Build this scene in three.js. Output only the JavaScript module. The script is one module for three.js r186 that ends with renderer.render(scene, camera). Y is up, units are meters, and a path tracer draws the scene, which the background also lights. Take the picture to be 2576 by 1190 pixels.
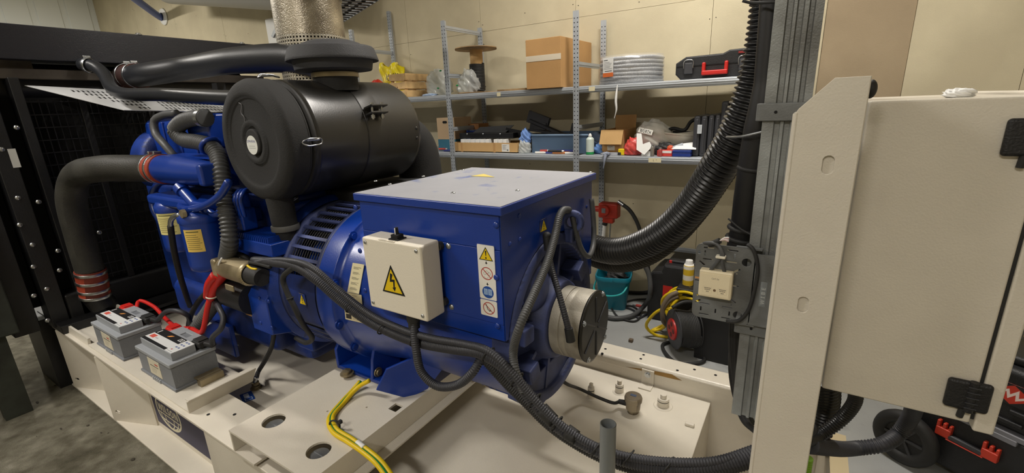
import * as THREE from 'three';
import { RoundedBoxGeometry } from 'three/addons/geometries/RoundedBoxGeometry.js';
import { RectAreaLightUniformsLib } from 'three/addons/lights/RectAreaLightUniformsLib.js';
import { mergeGeometries } from 'three/addons/utils/BufferGeometryUtils.js';

// ---------------------------------------------------------------- camera, light, exposure
const scene = new THREE.Scene();
const V3 = (x, y, z) => new THREE.Vector3(x, y, z);
const FOCAL = 1150, FRAME_W = 2576, FRAME_H = 1190;           // pixels
const EYE = V3(0, 1.43, 0);
const camRight = V3(0.84385, -0.04050, -0.53504), camUp = V3(-0.11393, 0.96089, -0.25242), camBack = V3(0.52434, 0.27397, 0.80623);
const camera = new THREE.PerspectiveCamera(2 * Math.atan(FRAME_H / 2 / FOCAL) * 180 / Math.PI, FRAME_W / FRAME_H, 0.05, 60);
camera.position.copy(EYE);
camera.quaternion.setFromRotationMatrix(new THREE.Matrix4().makeBasis(camRight, camUp, camBack));
scene.add(camera);
scene.background = new THREE.Color(0x000000);
const renderer = new THREE.WebGLRenderer({ antialias: true });
renderer.toneMapping = THREE.LinearToneMapping;
renderer.toneMappingExposure = 4.2;
renderer.shadowMap.enabled = true;
RectAreaLightUniformsLib.init();
const LAMPS = [   // ceiling luminaires: x, z, length along x, intensity, colour
  [-0.55, -2.15, 1.25, 27, 0xfffaf4],
  [-3.2, 0.5, 1.25, 33, 0xfffaf4],
  [-7.2, -1.0, 1.25, 46, 0xfffaf2],
  [-0.4, 2.1, 1.25, 28, 0xfffaf4],
];
const LAMP_Y = 3.30, CEILING_Y = 3.45;

// ---------------------------------------------------------------- helpers
let seedState = 12345;
const rnd = () => { seedState = (seedState * 1664525 + 1013904223) >>> 0; return seedState / 4294967296; };
const rr = (a, b) => a + (b - a) * rnd();
// a photograph pixel gives a direction; the distance comes from a plane it lies on
const rayOf = (u, v) => V3(0, 0, 0).addScaledVector(camRight, u - FRAME_W / 2).addScaledVector(camUp, FRAME_H / 2 - v).addScaledVector(camBack, -FOCAL);
const onAxis = (u, v, k, val) => { const r = rayOf(u, v); const t = (val - EYE[k]) / r[k]; return EYE.clone().addScaledVector(r, t); };
const pX = (u, v, x) => onAxis(u, v, 'x', x), pY = (u, v, y) => onAxis(u, v, 'y', y), pZ = (u, v, z) => onAxis(u, v, 'z', z);
const pxR = (p, P) => p * -(P.clone().sub(EYE).dot(camBack)) / FOCAL;      // pixel radius to metres at a point

function fbm(size, seed, oct, base) {            // tileable value noise 0..1
  let s = seed >>> 0; const rd = () => { s = (s * 1664525 + 1013904223) >>> 0; return s / 4294967296; };
  const out = new Float32Array(size * size); let amp = 1, tot = 0, n = base;
  for (let o = 0; o < oct; o++) {
    const g = new Float32Array(n * n); for (let i = 0; i < n * n; i++) g[i] = rd();
    for (let y = 0; y < size; y++) for (let x = 0; x < size; x++) {
      const fx = x / size * n, fy = y / size * n, ix = fx | 0, iy = fy | 0; let a = fx - ix, b = fy - iy; a = a * a * (3 - 2 * a); b = b * b * (3 - 2 * b);
      const i1 = (ix + 1) % n, j1 = (iy + 1) % n;
      out[y * size + x] += amp * ((g[iy * n + ix] * (1 - a) + g[iy * n + i1] * a) * (1 - b) + (g[j1 * n + ix] * (1 - a) + g[j1 * n + i1] * a) * b);
    }
    tot += amp; amp *= 0.55; n = Math.min(n * 2, size);
  }
  for (let i = 0; i < out.length; i++) out[i] /= tot;
  return out;
}
function dataTex(size, fn, srgb, rep) {
  const d = new Uint8Array(size * size * 4);
  for (let i = 0; i < size * size; i++) { const c = fn(i, i % size, (i / size) | 0); d[i * 4] = Math.max(0, Math.min(255, c[0])); d[i * 4 + 1] = Math.max(0, Math.min(255, c[1])); d[i * 4 + 2] = Math.max(0, Math.min(255, c[2])); d[i * 4 + 3] = 255; }
  const t = new THREE.DataTexture(d, size, size); t.wrapS = t.wrapT = THREE.RepeatWrapping; t.magFilter = THREE.LinearFilter; t.minFilter = THREE.LinearMipmapLinearFilter; t.generateMipmaps = true;
  if (srgb) t.colorSpace = THREE.SRGBColorSpace; if (rep) t.repeat.set(rep, rep); t.needsUpdate = true; return t;
}
const nA = fbm(512, 11, 6, 4), nB = fbm(512, 77, 5, 8), nC = fbm(256, 5, 2, 128);
const bumpFine = dataTex(256, i => { const v = nC[i] * 255; return [v, v, v]; }, false, 4);
const mottle = (lo, hi, warm, seedArr, rep) => dataTex(512, i => { const a = seedArr[i], v = lo + (hi - lo) * Math.min(1, Math.max(0, (a - 0.3) / 0.4)); return [v, v - warm * (1 - a), v - warm * 2 * (1 - a)]; }, true, rep);
const mapSoft = mottle(238, 255, 2, nA, 0.8), mapDust = mottle(170, 255, 8, nB, 0.9), mapStrong = mottle(120, 255, 10, nA, 0.6);
const dustRough = dataTex(512, i => { const v = 150 + 105 * nB[i]; return [v, v, v]; }, false, 1.3);

function M(hex, o = {}) {
  const m = new THREE.MeshPhysicalMaterial({ color: hex, roughness: o.r ?? 0.5, metalness: o.m ?? 0 });
  if (o.map) m.map = o.map;
  if (o.bump) { m.bumpMap = bumpFine; m.bumpScale = o.bump; }
  if (o.rmap) m.roughnessMap = dustRough;
  if (o.cc) { m.clearcoat = o.cc; m.clearcoatRoughness = o.ccr ?? 0.15; }
  if (o.side) m.side = THREE.DoubleSide;
  if (o.tr) { m.transmission = o.tr; m.thickness = 0; m.side = THREE.DoubleSide; }
  return m;
}
const mat = {
  cream: M(0xdfd9cb, { r: 0.42, map: mapSoft, bump: 0.0004, rmap: true }),
  creamBox: M(0xe3dccb, { r: 0.4, bump: 0.0003 }),
  blue: M(0x0c3896, { r: 0.34, cc: 0.35, ccr: 0.25, map: mapSoft, bump: 0.0002 }),
  blueDust: M(0x465389, { r: 0.55, map: mapDust, bump: 0.0004 }),
  blueLid: M(0x8e95ab, { r: 0.55, map: mapSoft, bump: 0.0003 }),
  blueEngine: M(0x0c3896, { r: 0.5, map: mapDust, bump: 0.0006 }),
  black: M(0x17181b, { r: 0.45, map: mapDust, bump: 0.0005 }),
  blackSatin: M(0x262523, { r: 0.36, cc: 0.4, ccr: 0.22, bump: 0.0002 }),
  blackMatte: M(0x232323, { r: 0.8, bump: 0.0008 }),
  capGrey: M(0x38393c, { r: 0.72, bump: 0.0008, map: mapSoft }),
  rubber: M(0x232323, { r: 0.62, bump: 0.0003 }),
  hose: M(0x1c1d1f, { r: 0.34, map: mapDust }),
  hoseGrey: M(0x4a4b4c, { r: 0.5 }),
  loomGrey: M(0x33343a, { r: 0.5 }),
  navyBlack: M(0x1c1d26, { r: 0.38, map: mapSoft, bump: 0.0004 }),
  silicone: M(0xb4462a, { r: 0.6, map: mapStrong }),
  steel: M(0xb9bcbf, { r: 0.3, m: 1, bump: 0.0002 }),
  zinc: M(0xa9afb4, { r: 0.42, m: 0.85, map: mapDust }),
  galv: M(0x8a9093, { r: 0.5, m: 0.12, map: mapDust, bump: 0.0004 }),
  greyPost: M(0x9aa0a1, { r: 0.48, m: 0.1, map: mapDust, bump: 0.0006 }),
  shelfZinc: M(0xb6bcc2, { r: 0.36, m: 0.35, map: mapSoft }),
  stainless: M(0xc0bbb0, { r: 0.33, m: 0.95, map: mapDust, bump: 0.0008 }),
  brass: M(0xb3a788, { r: 0.4, m: 0.5, map: mapDust }),
  batGrey: M(0x7c8086, { r: 0.55, map: mapSoft, bump: 0.0005 }),
  batLid: M(0x989ca1, { r: 0.5, bump: 0.0004 }),
  red: M(0xc8231c, { r: 0.45 }),
  redPump: M(0xb5331f, { r: 0.45, map: mapDust }),
  yellow: M(0xe0c010, { r: 0.45 }),
  green: M(0x1f8a4a, { r: 0.45 }),
  white: M(0xe9e9e6, { r: 0.5 }),
  offwhite: M(0xdcd6c4, { r: 0.55 }),
  teal: M(0x1487a0, { r: 0.4, map: mapSoft }),
  tealLight: M(0x35b5b4, { r: 0.4 }),
  wall: M(0xcfc5a8, { r: 0.9, map: mapSoft, bump: 0.0006 }),
  brownWall: M(0xa6957a, { r: 0.9, map: mapSoft, bump: 0.0006 }),
  ceiling: M(0xd9d4c6, { r: 0.9 }),
  whitePanel: M(0xe8ecea, { r: 0.4 }),
  card: M(0xbf9560, { r: 0.85, map: mapSoft, bump: 0.0005 }),
  cardLight: M(0xcfa870, { r: 0.85, map: mapSoft, bump: 0.0005 }),
  wood: M(0xe0bd86, { r: 0.7, map: mapDust, bump: 0.0006 }),
  ply: M(0xc8a87a, { r: 0.75, map: mapDust }),
  clear: new THREE.MeshPhysicalMaterial({ color: 0xf2f5f3, roughness: 0.25, transmission: 0.65, thickness: 0, side: THREE.DoubleSide }),
  caseBlack: M(0x222326, { r: 0.55, map: mapDust, bump: 0.0008 }),
  caseGrey: M(0x3a3b3f, { r: 0.5, bump: 0.0005 }),
  pipeGrey: M(0x7d8283, { r: 0.35, m: 0.1, map: mapSoft }),
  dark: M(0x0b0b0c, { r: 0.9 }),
  blueGlove: M(0x6f92d0, { r: 0.6 }),
  binBlue: M(0x5f7690, { r: 0.4, map: mapSoft }),
  blueBox: M(0x1c3480, { r: 0.4 }),
  beige: M(0xe3d6b6, { r: 0.4 }),
  copperTape: M(0xc08a55, { r: 0.6 }),
  lampGlass: new THREE.MeshStandardMaterial({ color: 0xffffff, emissive: 0xfff3df, emissiveIntensity: 6 }),
};
// uv in metres, taken from the side each face points to
function uvMetres(g) {
  const n = g.index ? g.toNonIndexed() : g; const p = n.attributes.position, nn = n.attributes.normal, uv = new Float32Array(p.count * 2);
  for (let i = 0; i < p.count; i += 3) {
    let ax = 0, ay = 0, az = 0; for (let k = 0; k < 3; k++) { ax += nn.getX(i + k); ay += nn.getY(i + k); az += nn.getZ(i + k); }
    ax = Math.abs(ax); ay = Math.abs(ay); az = Math.abs(az);
    for (let k = 0; k < 3; k++) { const j = i + k, x = p.getX(j), y = p.getY(j), z = p.getZ(j); uv[2 * j] = ax >= ay && ax >= az ? z : x; uv[2 * j + 1] = ay > ax && ay >= az ? z : y; }
  }
  n.setAttribute('uv', new THREE.BufferAttribute(uv, 2)); return n;
}
const clean = g => { const n = g.index ? g.toNonIndexed() : g; for (const k of Object.keys(n.attributes)) if (!['position', 'normal', 'uv'].includes(k)) n.deleteAttribute(k); if (!n.attributes.uv) n.setAttribute('uv', new THREE.BufferAttribute(new Float32Array(n.attributes.position.count * 2), 2)); return n; };
const merge = list => list.length === 1 ? list[0] : mergeGeometries(list.map(clean), false);
const used = {};
function numbered(n) { if (!(n in used)) { used[n] = 0; return n; } used[n]++; return n + '_' + String(used[n]).padStart(3, '0'); }
const tops = [];
function part(name, geo, m, parent, keepUV) {
  const g = Array.isArray(geo) ? merge(geo) : geo;
  const o = new THREE.Mesh(keepUV ? g : uvMetres(g), m); o.name = name; o.castShadow = o.receiveShadow = true; parent.add(o); return o;
}
function thing(name, label, category, group) {
  const o = new THREE.Group(); o.name = numbered(name); o.userData = { label, category }; if (group) o.userData.group = group; scene.add(o); tops.push(o); return o;
}
function solo(name, label, category, geo, m, group, keepUV) {
  const o = part(numbered(name), geo, m, scene, keepUV); o.userData = { label, category }; if (group) o.userData.group = group; tops.push(o); return o;
}
function struct(name, geo, m, label, category) {
  const o = part(name, geo, m, scene); o.userData = { kind: 'structure', label, category }; return o;
}
// geometry makers, all in world coordinates
const box = (x0, x1, y0, y1, z0, z1, rad = 0, seg = 2) => {
  const w = Math.abs(x1 - x0), h = Math.abs(y1 - y0), d = Math.abs(z1 - z0);
  const g = rad ? new RoundedBoxGeometry(w, h, d, seg, Math.min(rad, w * 0.49, h * 0.49, d * 0.49)) : new THREE.BoxGeometry(w, h, d);
  g.translate((x0 + x1) / 2, (y0 + y1) / 2, (z0 + z1) / 2); return g;
};
const place = (g, o, ux, uy) => { const x = ux.clone().normalize(), z = new THREE.Vector3().crossVectors(x, uy).normalize(), y = new THREE.Vector3().crossVectors(z, x); g.applyMatrix4(new THREE.Matrix4().makeBasis(x, y, z).setPosition(o)); return g; };
const AX = V3(1, 0, 0), AY = V3(0, 1, 0), AZ = V3(0, 0, 1);
const orient = (g, o, dir) => { g.applyQuaternion(new THREE.Quaternion().setFromUnitVectors(AY, dir.clone().normalize())); g.translate(o.x, o.y, o.z); return g; };
const cyl = (a, b, r0, r1 = r0, seg = 24, open = false) => { const d = b.clone().sub(a), L = d.length(); const g = new THREE.CylinderGeometry(r1, r0, L, seg, 1, open); return orient(g, a.clone().add(b).multiplyScalar(0.5), d); };
const lathe = (prof, o, dir, seg = 48) => orient(new THREE.LatheGeometry(prof.map(p => new THREE.Vector2(p[0], p[1])), seg), o, dir);
const sphere = (c, r, sx = 1, sy = 1, sz = 1, seg = 20) => { const g = new THREE.SphereGeometry(r, seg, Math.max(8, seg * 0.6 | 0)); g.scale(sx, sy, sz); g.translate(c.x, c.y, c.z); return g; };
const torus = (c, dir, R, r, seg = 32, rs = 8) => { const g = new THREE.TorusGeometry(R, r, rs, seg); g.applyQuaternion(new THREE.Quaternion().setFromUnitVectors(AZ, dir.clone().normalize())); g.translate(c.x, c.y, c.z); return g; };
function shapeOf(pts, holes) {
  const s = new THREE.Shape(pts.map(p => new THREE.Vector2(p[0], p[1])));
  for (const h of holes || []) s.holes.push(new THREE.Path(h.map(p => new THREE.Vector2(p[0], p[1]))));
  return s;
}
const circlePts = (cx, cy, r, n = 16, ry = r) => Array.from({ length: n }, (_, i) => [cx + r * Math.cos(i / n * 6.28318), cy + ry * Math.sin(i / n * 6.28318)]);
const slotPts = (cx, cy, w, h) => { const r = Math.min(w, h) / 2, o = []; for (let i = 0; i < 12; i++) { const a = i / 12 * 6.28318 + 0.26, c = Math.cos(a), s = Math.sin(a); o.push([cx + r * c + Math.sign(c) * (w / 2 - r), cy + r * s + Math.sign(s) * (h / 2 - r)]); } return o; };
const rectPts = (x0, x1, y0, y1) => [[x0, y0], [x1, y0], [x1, y1], [x0, y1]];
const roundRect = (x0, x1, y0, y1, r, n = 5) => { const o = []; [[x1 - r, y1 - r, 0], [x0 + r, y1 - r, 1], [x0 + r, y0 + r, 2], [x1 - r, y0 + r, 3]].forEach(([cx, cy, q]) => { for (let i = 0; i <= n; i++) { const a = (q + i / n) * Math.PI / 2; o.push([cx + r * Math.cos(a), cy + r * Math.sin(a)]); } }); return o; };
// extrude an outline drawn in the plane (ux, uy) at o, thickness towards ux x uy
function plate(pts, depth, o, ux, uy, holes, bevel = 0) {
  const g = new THREE.ExtrudeGeometry(shapeOf(pts, holes), { depth: depth - 2 * bevel, bevelEnabled: bevel > 0, bevelThickness: bevel, bevelSize: bevel, bevelOffset: -bevel, bevelSegments: 2, curveSegments: 8 });
  g.translate(0, 0, bevel); return place(g, o, ux, uy);
}
// swept tube through points; ring = { pitch, depth } makes a corrugated hose
function tube(pts, r, o = {}) {
  const c = new THREE.CatmullRomCurve3(pts, !!o.closed, o.type || 'centripetal', 0.5), L = c.getLength();
  const n = o.ring ? Math.ceil(L / o.ring.pitch) * 4 : (o.n || Math.max(8, Math.min(240, Math.ceil(L / (r * 1.2))))), R = o.seg || 12;
  c.arcLengthDivisions = Math.max(200, n);
  const P = [], T = []; for (let i = 0; i <= n; i++) { P.push(c.getPointAt(i / n)); T.push(c.getTangentAt(i / n)); }
  let N = Math.abs(T[0].y) < 0.9 ? V3(0, 1, 0) : V3(1, 0, 0); N.sub(T[0].clone().multiplyScalar(N.dot(T[0]))).normalize();
  const pos = [], idx = [];
  for (let i = 0; i <= n; i++) {
    N = N.clone().sub(T[i].clone().multiplyScalar(N.dot(T[i]))).normalize(); const B = new THREE.Vector3().crossVectors(T[i], N);
    let q = typeof r === 'function' ? r(i / n) : r; if (o.ring) q *= (i % 4 < 2 ? 1 : 1 - o.ring.depth);
    for (let j = 0; j < R; j++) { const a = j / R * 6.28318, s = Math.sin(a) * q, k = Math.cos(a) * q; pos.push(P[i].x + N.x * k + B.x * s, P[i].y + N.y * k + B.y * s, P[i].z + N.z * k + B.z * s); }
  }
  for (let i = 0; i < n; i++) for (let j = 0; j < R; j++) { const a = i * R + j, b = i * R + (j + 1) % R, d = a + R, e = b + R; idx.push(a, b, d, b, e, d); }
  if (!o.closed && !o.open) { const k = pos.length / 3; pos.push(P[0].x, P[0].y, P[0].z, P[n].x, P[n].y, P[n].z); for (let j = 0; j < R; j++) { idx.push(k, (j + 1) % R, j, k + 1, n * R + j, n * R + (j + 1) % R); } }
  const g = new THREE.BufferGeometry(); g.setAttribute('position', new THREE.Float32BufferAttribute(pos, 3)); g.setIndex(idx); g.computeVertexNormals(); return g;
}
const hex = (c, dir, r, h) => { const g = new THREE.CylinderGeometry(r, r, h, 6); g.translate(0, h / 2, 0); return orient(g, c, dir); };
const bolt = (c, dir, r, h = r * 0.8) => merge([hex(c, dir, r, h), cyl(c.clone().addScaledVector(dir, -0.0005), c.clone().addScaledVector(dir, r * 0.22), r * 1.5, r * 1.5, 14)]);
const screw = (c, dir, r) => { const g = new THREE.SphereGeometry(r, 10, 5, 0, 6.2832, 0, 1.5708); g.scale(1, 0.6, 1); return orient(g, c, dir); };
// printed sheet: canvas drawn in pixels on a thin sheet
function canvasMat(w, h, draw, rough = 0.5) {
  const c = document.createElement('canvas'); c.width = w; c.height = h; const x = c.getContext('2d'); draw(x, w, h);
  const t = new THREE.CanvasTexture(c); t.colorSpace = THREE.SRGBColorSpace; const m = new THREE.MeshStandardMaterial({ map: t, roughness: rough }); return m;
}
function sticker(name, w, h, o, ux, uy, m, parent) { const g = new THREE.BoxGeometry(w, h, 0.0012); place(g, o, ux, uy); return part(name, g, m, parent, true); }
// crumpled soft body: noisy sphere
function lump(c, sx, sy, sz, amp, seed, seg = 28, flat = true) {
  const g = new THREE.SphereGeometry(1, seg, seg * 0.7 | 0); const p = g.attributes.position;
  for (let i = 0; i < p.count; i++) {
    let x = p.getX(i), y = p.getY(i), z = p.getZ(i);
    const f = (a, b, d) => Math.sin(x * a + seed) * Math.sin(y * b + seed * 1.7) * Math.cos(z * d + seed * 0.6);
    const k = 1 + amp * (f(3, 4, 3.5) + 0.6 * f(7, 6, 8) + 0.4 * f(13, 15, 12) + 0.8 * (Math.abs(Math.sin(x * 4 + y * 6 + seed * 2)) - 0.6) + 0.6 * (Math.abs(Math.sin(y * 7 - z * 5 + x * 3 + seed)) - 0.6));
    if (flat && y < -0.55) y = -0.55 + (y + 0.55) * 0.15;
    p.setXYZ(i, x * k * sx, y * (flat && y < -0.5 ? 1 : k) * sy, z * k * sz);
  }
  g.translate(c.x, c.y + (flat ? 0.6 * sy : 0), c.z); g.computeVertexNormals(); return g;
}
const blueGrp = 'parts of the generator set';
// ---------------------------------------------------------------- the room
const WZ = -3.28;
{
  const fl = fbm(1024, 901, 7, 6), fl2 = fbm(1024, 333, 6, 24);
  const t = dataTex(1024, i => {                                      // grey floor paint, worn and stained, with sandy dirt lying in patches
    const a = fl[i], b = fl2[i]; let v = 158 + 26 * (a - 0.5) * 2; const s = b > 0.66 ? (b - 0.66) * 160 : 0; v -= s;
    return [v - 2, v, v - 1];
  }, true); t.repeat.set(0.33, 0.33);
  struct('floor', box(-10.1, 2.7, -0.12, 0, -3.4, 4.1), M(0xffffff, { r: 0.55, map: t, bump: 0.0006 }), 'grey painted concrete floor worn and dusty', 'floor');
  // sandy dirt lying on the floor beside the skid
  const td = dataTex(1024, i => { const a = fl[i], b = fl2[i]; let v = 94 + 46 * (a - 0.5) + 66 * (b - 0.5) + 34 * (nC[(i * 7) % 65536] - 0.5); return [v + 4, v, v - 14]; }, true); td.repeat.set(0.9, 0.9);
  const outline = []; for (let i = 0; i < 60; i++) { const k = i / 60 * 4, w = 0.05 * (nA[(i * 37) % 512 * 3] - 0.5); if (k < 1) outline.push([-7 + 8.2 * k, -1.15 + w]); else if (k < 2) outline.push([1.2 + w, -1.15 + (k - 1) * 3.35]); else if (k < 3) outline.push([1.2 - (k - 2) * 8.2, 2.2 + w]); else outline.push([-7 + w, 2.2 - (k - 3) * 3.35]); }
  const g = plate(outline.map(p => [p[0], -p[1]]), 0.004, V3(0, -0.001, 0), AX, V3(0, 0, -1));
  const dirt = part('floor_dirt', g, M(0xffffff, { r: 0.95, map: td, bump: 0.002 }), scene.getObjectByName('floor')); dirt.userData.kind = 'stuff';
  const crumbs = []; for (let i = 0; i < 90; i++) { const x = rr(-4.5, -1.2), z = rr(-0.5, 0.5), s = rr(0.002, 0.007); const q = new THREE.DodecahedronGeometry(s, 0); q.scale(rr(0.7, 4), 0.5, rr(0.7, 1.4)); q.translate(x, 0.003 + s * 0.3, z); crumbs.push(q); }
  const cr = part('floor_crumbs', crumbs, M(0x3d382e, { r: 0.95 }), scene.getObjectByName('floor')); cr.userData.kind = 'stuff';
  const wb = struct('wall_back', box(-10.1, 2.7, -0.12, 3.5, WZ - 0.16, WZ - 0.013), mat.wall, 'cream plasterboard wall behind the shelving', 'wall');
  const cols = [-10, -8.6, -7.42, -6.23, -5.2, -4.1, -3.165, -2.35, -1.51, -0.59, 0.0, 0.387, 0.83, 1.7, 2.6], rows = [0.0, 2.02, 3.45];
  const sc = [];
  for (let i = 0; i < cols.length - 1; i++) for (let j = 0; j < 2; j++) {
    const brown = i === 10;
    const b = part('wall_board', box(cols[i] + 0.0012, cols[i + 1] - 0.0012, rows[j] + 0.001, rows[j + 1] - 0.001, WZ - 0.013, brown ? WZ - 0.006 : WZ + rr(-0.0008, 0.0008)), brown ? mat.brownWall : mat.wall, wb);
    if (brown) b.userData.label = 'unpainted brown fibreboard';
    if (!brown) for (let y = rows[j] + 0.06; y < rows[j + 1]; y += 0.31) for (const x of [cols[i] + 0.018, cols[i + 1] - 0.018, (cols[i] + cols[i + 1]) / 2]) { if (rnd() < 0.25) continue; { const X = x + rr(-0.004, 0.004), Yy = y + rr(-0.03, 0.03); sc.push(cyl(V3(X, Yy, WZ - 0.002), V3(X, Yy, WZ + 0.0022), 0.0036, 0.003, 6)); } }
  }
  const s = part('screw_heads', sc, M(0x2c2a26, { r: 0.5, m: 0.6 }), wb); s.userData.kind = 'stuff';
  struct('wall_front', box(-10.1, 2.7, -0.12, 3.5, 4.0, 4.1), mat.wall, 'cream plasterboard wall facing the shelving', 'wall');
  struct('wall_right', box(2.6, 2.7, -0.12, 3.5, -3.4, 4.1), mat.wall, 'cream plasterboard wall beyond the control cabinet', 'wall');
  const wl = struct('wall_left', box(-10.1, -10.0, -0.12, 3.5, -3.4, 4.1), mat.whitePanel, 'white ribbed metal wall beyond the radiator', 'wall');
  for (let z = -3.2; z < 3.9; z += 0.36) part('wall_rib', box(-10.0, -9.985, 0, 3.45, z, z + 0.28, 0.006, 1), mat.whitePanel, wl);
  struct('ceiling', box(-10.1, 2.7, CEILING_Y, CEILING_Y + 0.1, -3.4, 4.1), mat.ceiling, 'pale painted ceiling', 'ceiling');
}
LAMPS.forEach(([x, z, len, power, colr], i) => {
  const t = thing('ceiling_light', ['long white tube light on the ceiling over the shelving end', 'long white tube light on the ceiling over the open floor by the batteries', 'long white tube light on the ceiling beyond the radiator', 'long white tube light on the ceiling opposite the control cabinet'][i], 'ceiling light', 'tube lights on the ceiling');
  part('housing', box(x - len / 2 - 0.03, x + len / 2 + 0.03, LAMP_Y + 0.012, CEILING_Y, z - 0.075, z + 0.075, 0.012), mat.white, t);
  part('diffuser', box(x - len / 2, x + len / 2, LAMP_Y, LAMP_Y + 0.012, z - 0.06, z + 0.06), mat.lampGlass, t);
  const L = new THREE.RectAreaLight(colr, power, len, 0.12); L.position.set(x, LAMP_Y - 0.006, z); L.lookAt(x, 0, z); scene.add(L);
});

// ---------------------------------------------------------------- skid base
const RT = 0.38, ZN = -0.545, ZF = -1.79;          // rail top, near and far outer edges
{
  const t = thing('skid_base', 'cream painted steel skid frame carrying the generator set', 'skid');
  // near rail: a channel open to the outside
  part('rail', [box(-3.38, 0.16, RT - 0.012, RT, ZN, ZN - 0.16, 0.003, 1), box(-3.38, 0.16, 0.012, RT - 0.012, ZN - 0.095, ZN - 0.105), box(-1.70, 0.16, 0.012, RT - 0.012, ZN - 0.004, ZN - 0.095), box(-3.38, 0.16, 0.004, 0.016, ZN + 0.0, ZN - 0.16, 0.003, 1)], mat.cream, t);
  part('rail', [box(-3.38, 0.16, RT - 0.05, RT, ZF, ZF + 0.11, 0.016, 3), box(-3.38, 0.16, 0.012, RT - 0.02, ZF + 0.10, ZF + 0.109), box(-3.38, 0.16, 0.004, 0.016, ZF, ZF + 0.13, 0.003, 1)], mat.cream, t);
  for (const [xa, xb] of [[-3.32, -3.07], [-2.745, -2.5]]) part('gusset', plate([[0, 0.016], [Math.hypot(xb - xa, 0.092), 0.016], [Math.hypot(xb - xa, 0.092), RT - 0.012], [0, RT - 0.012]], 0.007, V3(xa, 0, ZN - 0.003), V3(xb - xa, 0, -0.092), AY, [circlePts(0.15, 0.31, 0.025, 12, 0.034), slotPts(0.04, 0.07, 0.03, 0.016)]), mat.cream, t);
  part('end_plate', box(0.15, 0.16, 0.012, RT, ZN - 0.11, ZF + 0.1), mat.cream, t);
  // tank top between the rails
  part('tank_top', box(-3.3, -0.205, 0.285, 0.298, ZN - 0.125, ZF + 0.102, 0.003, 1), mat.cream, t);
  part('tank_end', box(-0.215, -0.205, 0.02, 0.29, ZN - 0.125, ZF + 0.102), mat.cream, t);
  part('end_floor', box(-0.205, 0.15, 0.02, 0.03, ZN - 0.125, ZF + 0.1), mat.cream, t);
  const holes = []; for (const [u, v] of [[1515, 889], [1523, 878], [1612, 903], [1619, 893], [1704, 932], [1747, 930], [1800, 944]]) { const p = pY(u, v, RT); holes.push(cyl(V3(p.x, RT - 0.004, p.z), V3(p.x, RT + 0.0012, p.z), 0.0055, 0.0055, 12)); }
  for (const h of holes) part('bolt_hole_shade', h, mat.dark, t);  // solid black discs, the shade inside each bolt hole put into their colour
  for (const [u, v] of [[524, 1043], [590, 1043], [640, 1062]]) { const p = pY(u, v, RT); if (p.z < ZN && p.z > ZN - 0.15) part('bolt_hole_shade', cyl(V3(p.x, RT - 0.004, p.z), V3(p.x, RT + 0.0012, p.z), 0.006, 0.006, 12), mat.dark, t); }  // same kind of disc on the near rail, hole shade given by black colour
  // maker's sticker on the web
  const logo = canvasMat(768, 300, (x, w, h) => {
    x.fillStyle = '#262447'; x.fillRect(0, 0, w, h); x.strokeStyle = '#d8d2b4'; x.fillStyle = '#d8d2b4'; x.lineWidth = 15;
    x.beginPath(); x.ellipse(215, 160, 165, 118, 0, 0, 6.3); x.stroke();
    x.font = 'bold 72px sans-serif'; x.textAlign = 'center'; x.fillText('WILSON', 215, 172); x.font = 'bold 44px sans-serif'; x.fillText('F.G.', 215, 92);
    x.lineWidth = 9; for (const k of [60, 120]) { x.beginPath(); x.ellipse(215, 185, k, 88, 0, 0.05, 3.1); x.stroke(); }
    x.beginPath(); x.moveTo(58, 190); x.lineTo(372, 190); x.stroke(); x.beginPath(); x.moveTo(90, 232); x.lineTo(340, 232); x.stroke();
  });
  sticker('maker_sticker', 0.56, 0.215, V3(-2.205, 0.152, ZN - 0.0942), AX, AY, logo, t).userData.label = 'navy sticker with a pale round emblem';
  { const w = [[1575, 923], [1600, 926], [1650, 934], [1690, 942], [1716, 958], [1695, 954], [1650, 943], [1620, 934]].map(p => pZ(p[0], p[1], ZF + 0.1105)); const g = plate(w.map(p => [p.x - w[0].x, p.y - w[0].y]), 0.0006, V3(w[0].x, w[0].y, ZF + 0.1098), AX, AY); part('rust_scratch', g, M(0xa9864c, { r: 0.8, map: mapStrong }), t).userData.label = 'brown scratch through the paint'; }
  const lug = pY(1622, 953, RT - 0.03);                                 // lug bolted inside the far rail
  part('rail_lug', [box(lug.x - 0.025, lug.x + 0.025, 0.298, RT - 0.015, ZF + 0.112, ZF + 0.118), box(lug.x - 0.025, lug.x + 0.025, 0.298, 0.303, ZF + 0.112, ZF + 0.16)], mat.cream, t);
  part('bolt', bolt(V3(lug.x, 0.345, ZF + 0.118), AZ, 0.009), mat.steel, t);
  // tank fittings
  for (const [u, v, r, h] of [[1668, 1020, 0.022, 0.022], [1558, 985, 0.017, 0.024], [1487, 998, 0.014, 0.03]]) { const p = pY(u, v, 0.30); const q = part('filler_plug', [cyl(V3(p.x, 0.297, p.z), V3(p.x, 0.301, p.z), r * 1.7, r * 1.5, 24), cyl(V3(p.x, 0.3, p.z), V3(p.x, 0.3 + h, p.z), r, r, 24), cyl(V3(p.x, 0.3 + h * 1.15, p.z), V3(p.x, 0.3 + h * 1.5, p.z), r, r * 0.9, 24), hex(V3(p.x, 0.3 + h * 1.5, p.z), AY, r * 0.55, 0.016)], mat.cream, t); part('seal', cyl(V3(p.x, 0.3 + h, p.z), V3(p.x, 0.3 + h * 1.16, p.z), r * 0.94, r * 0.94, 24), mat.rubber, q); }
  const fs = pY(1735, 1070, 0.30); part('lifting_slot', box(fs.x - 0.016, fs.x + 0.016, 0.297, 0.31, fs.z - 0.008, fs.z + 0.008, 0.004), mat.cream, t);
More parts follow.
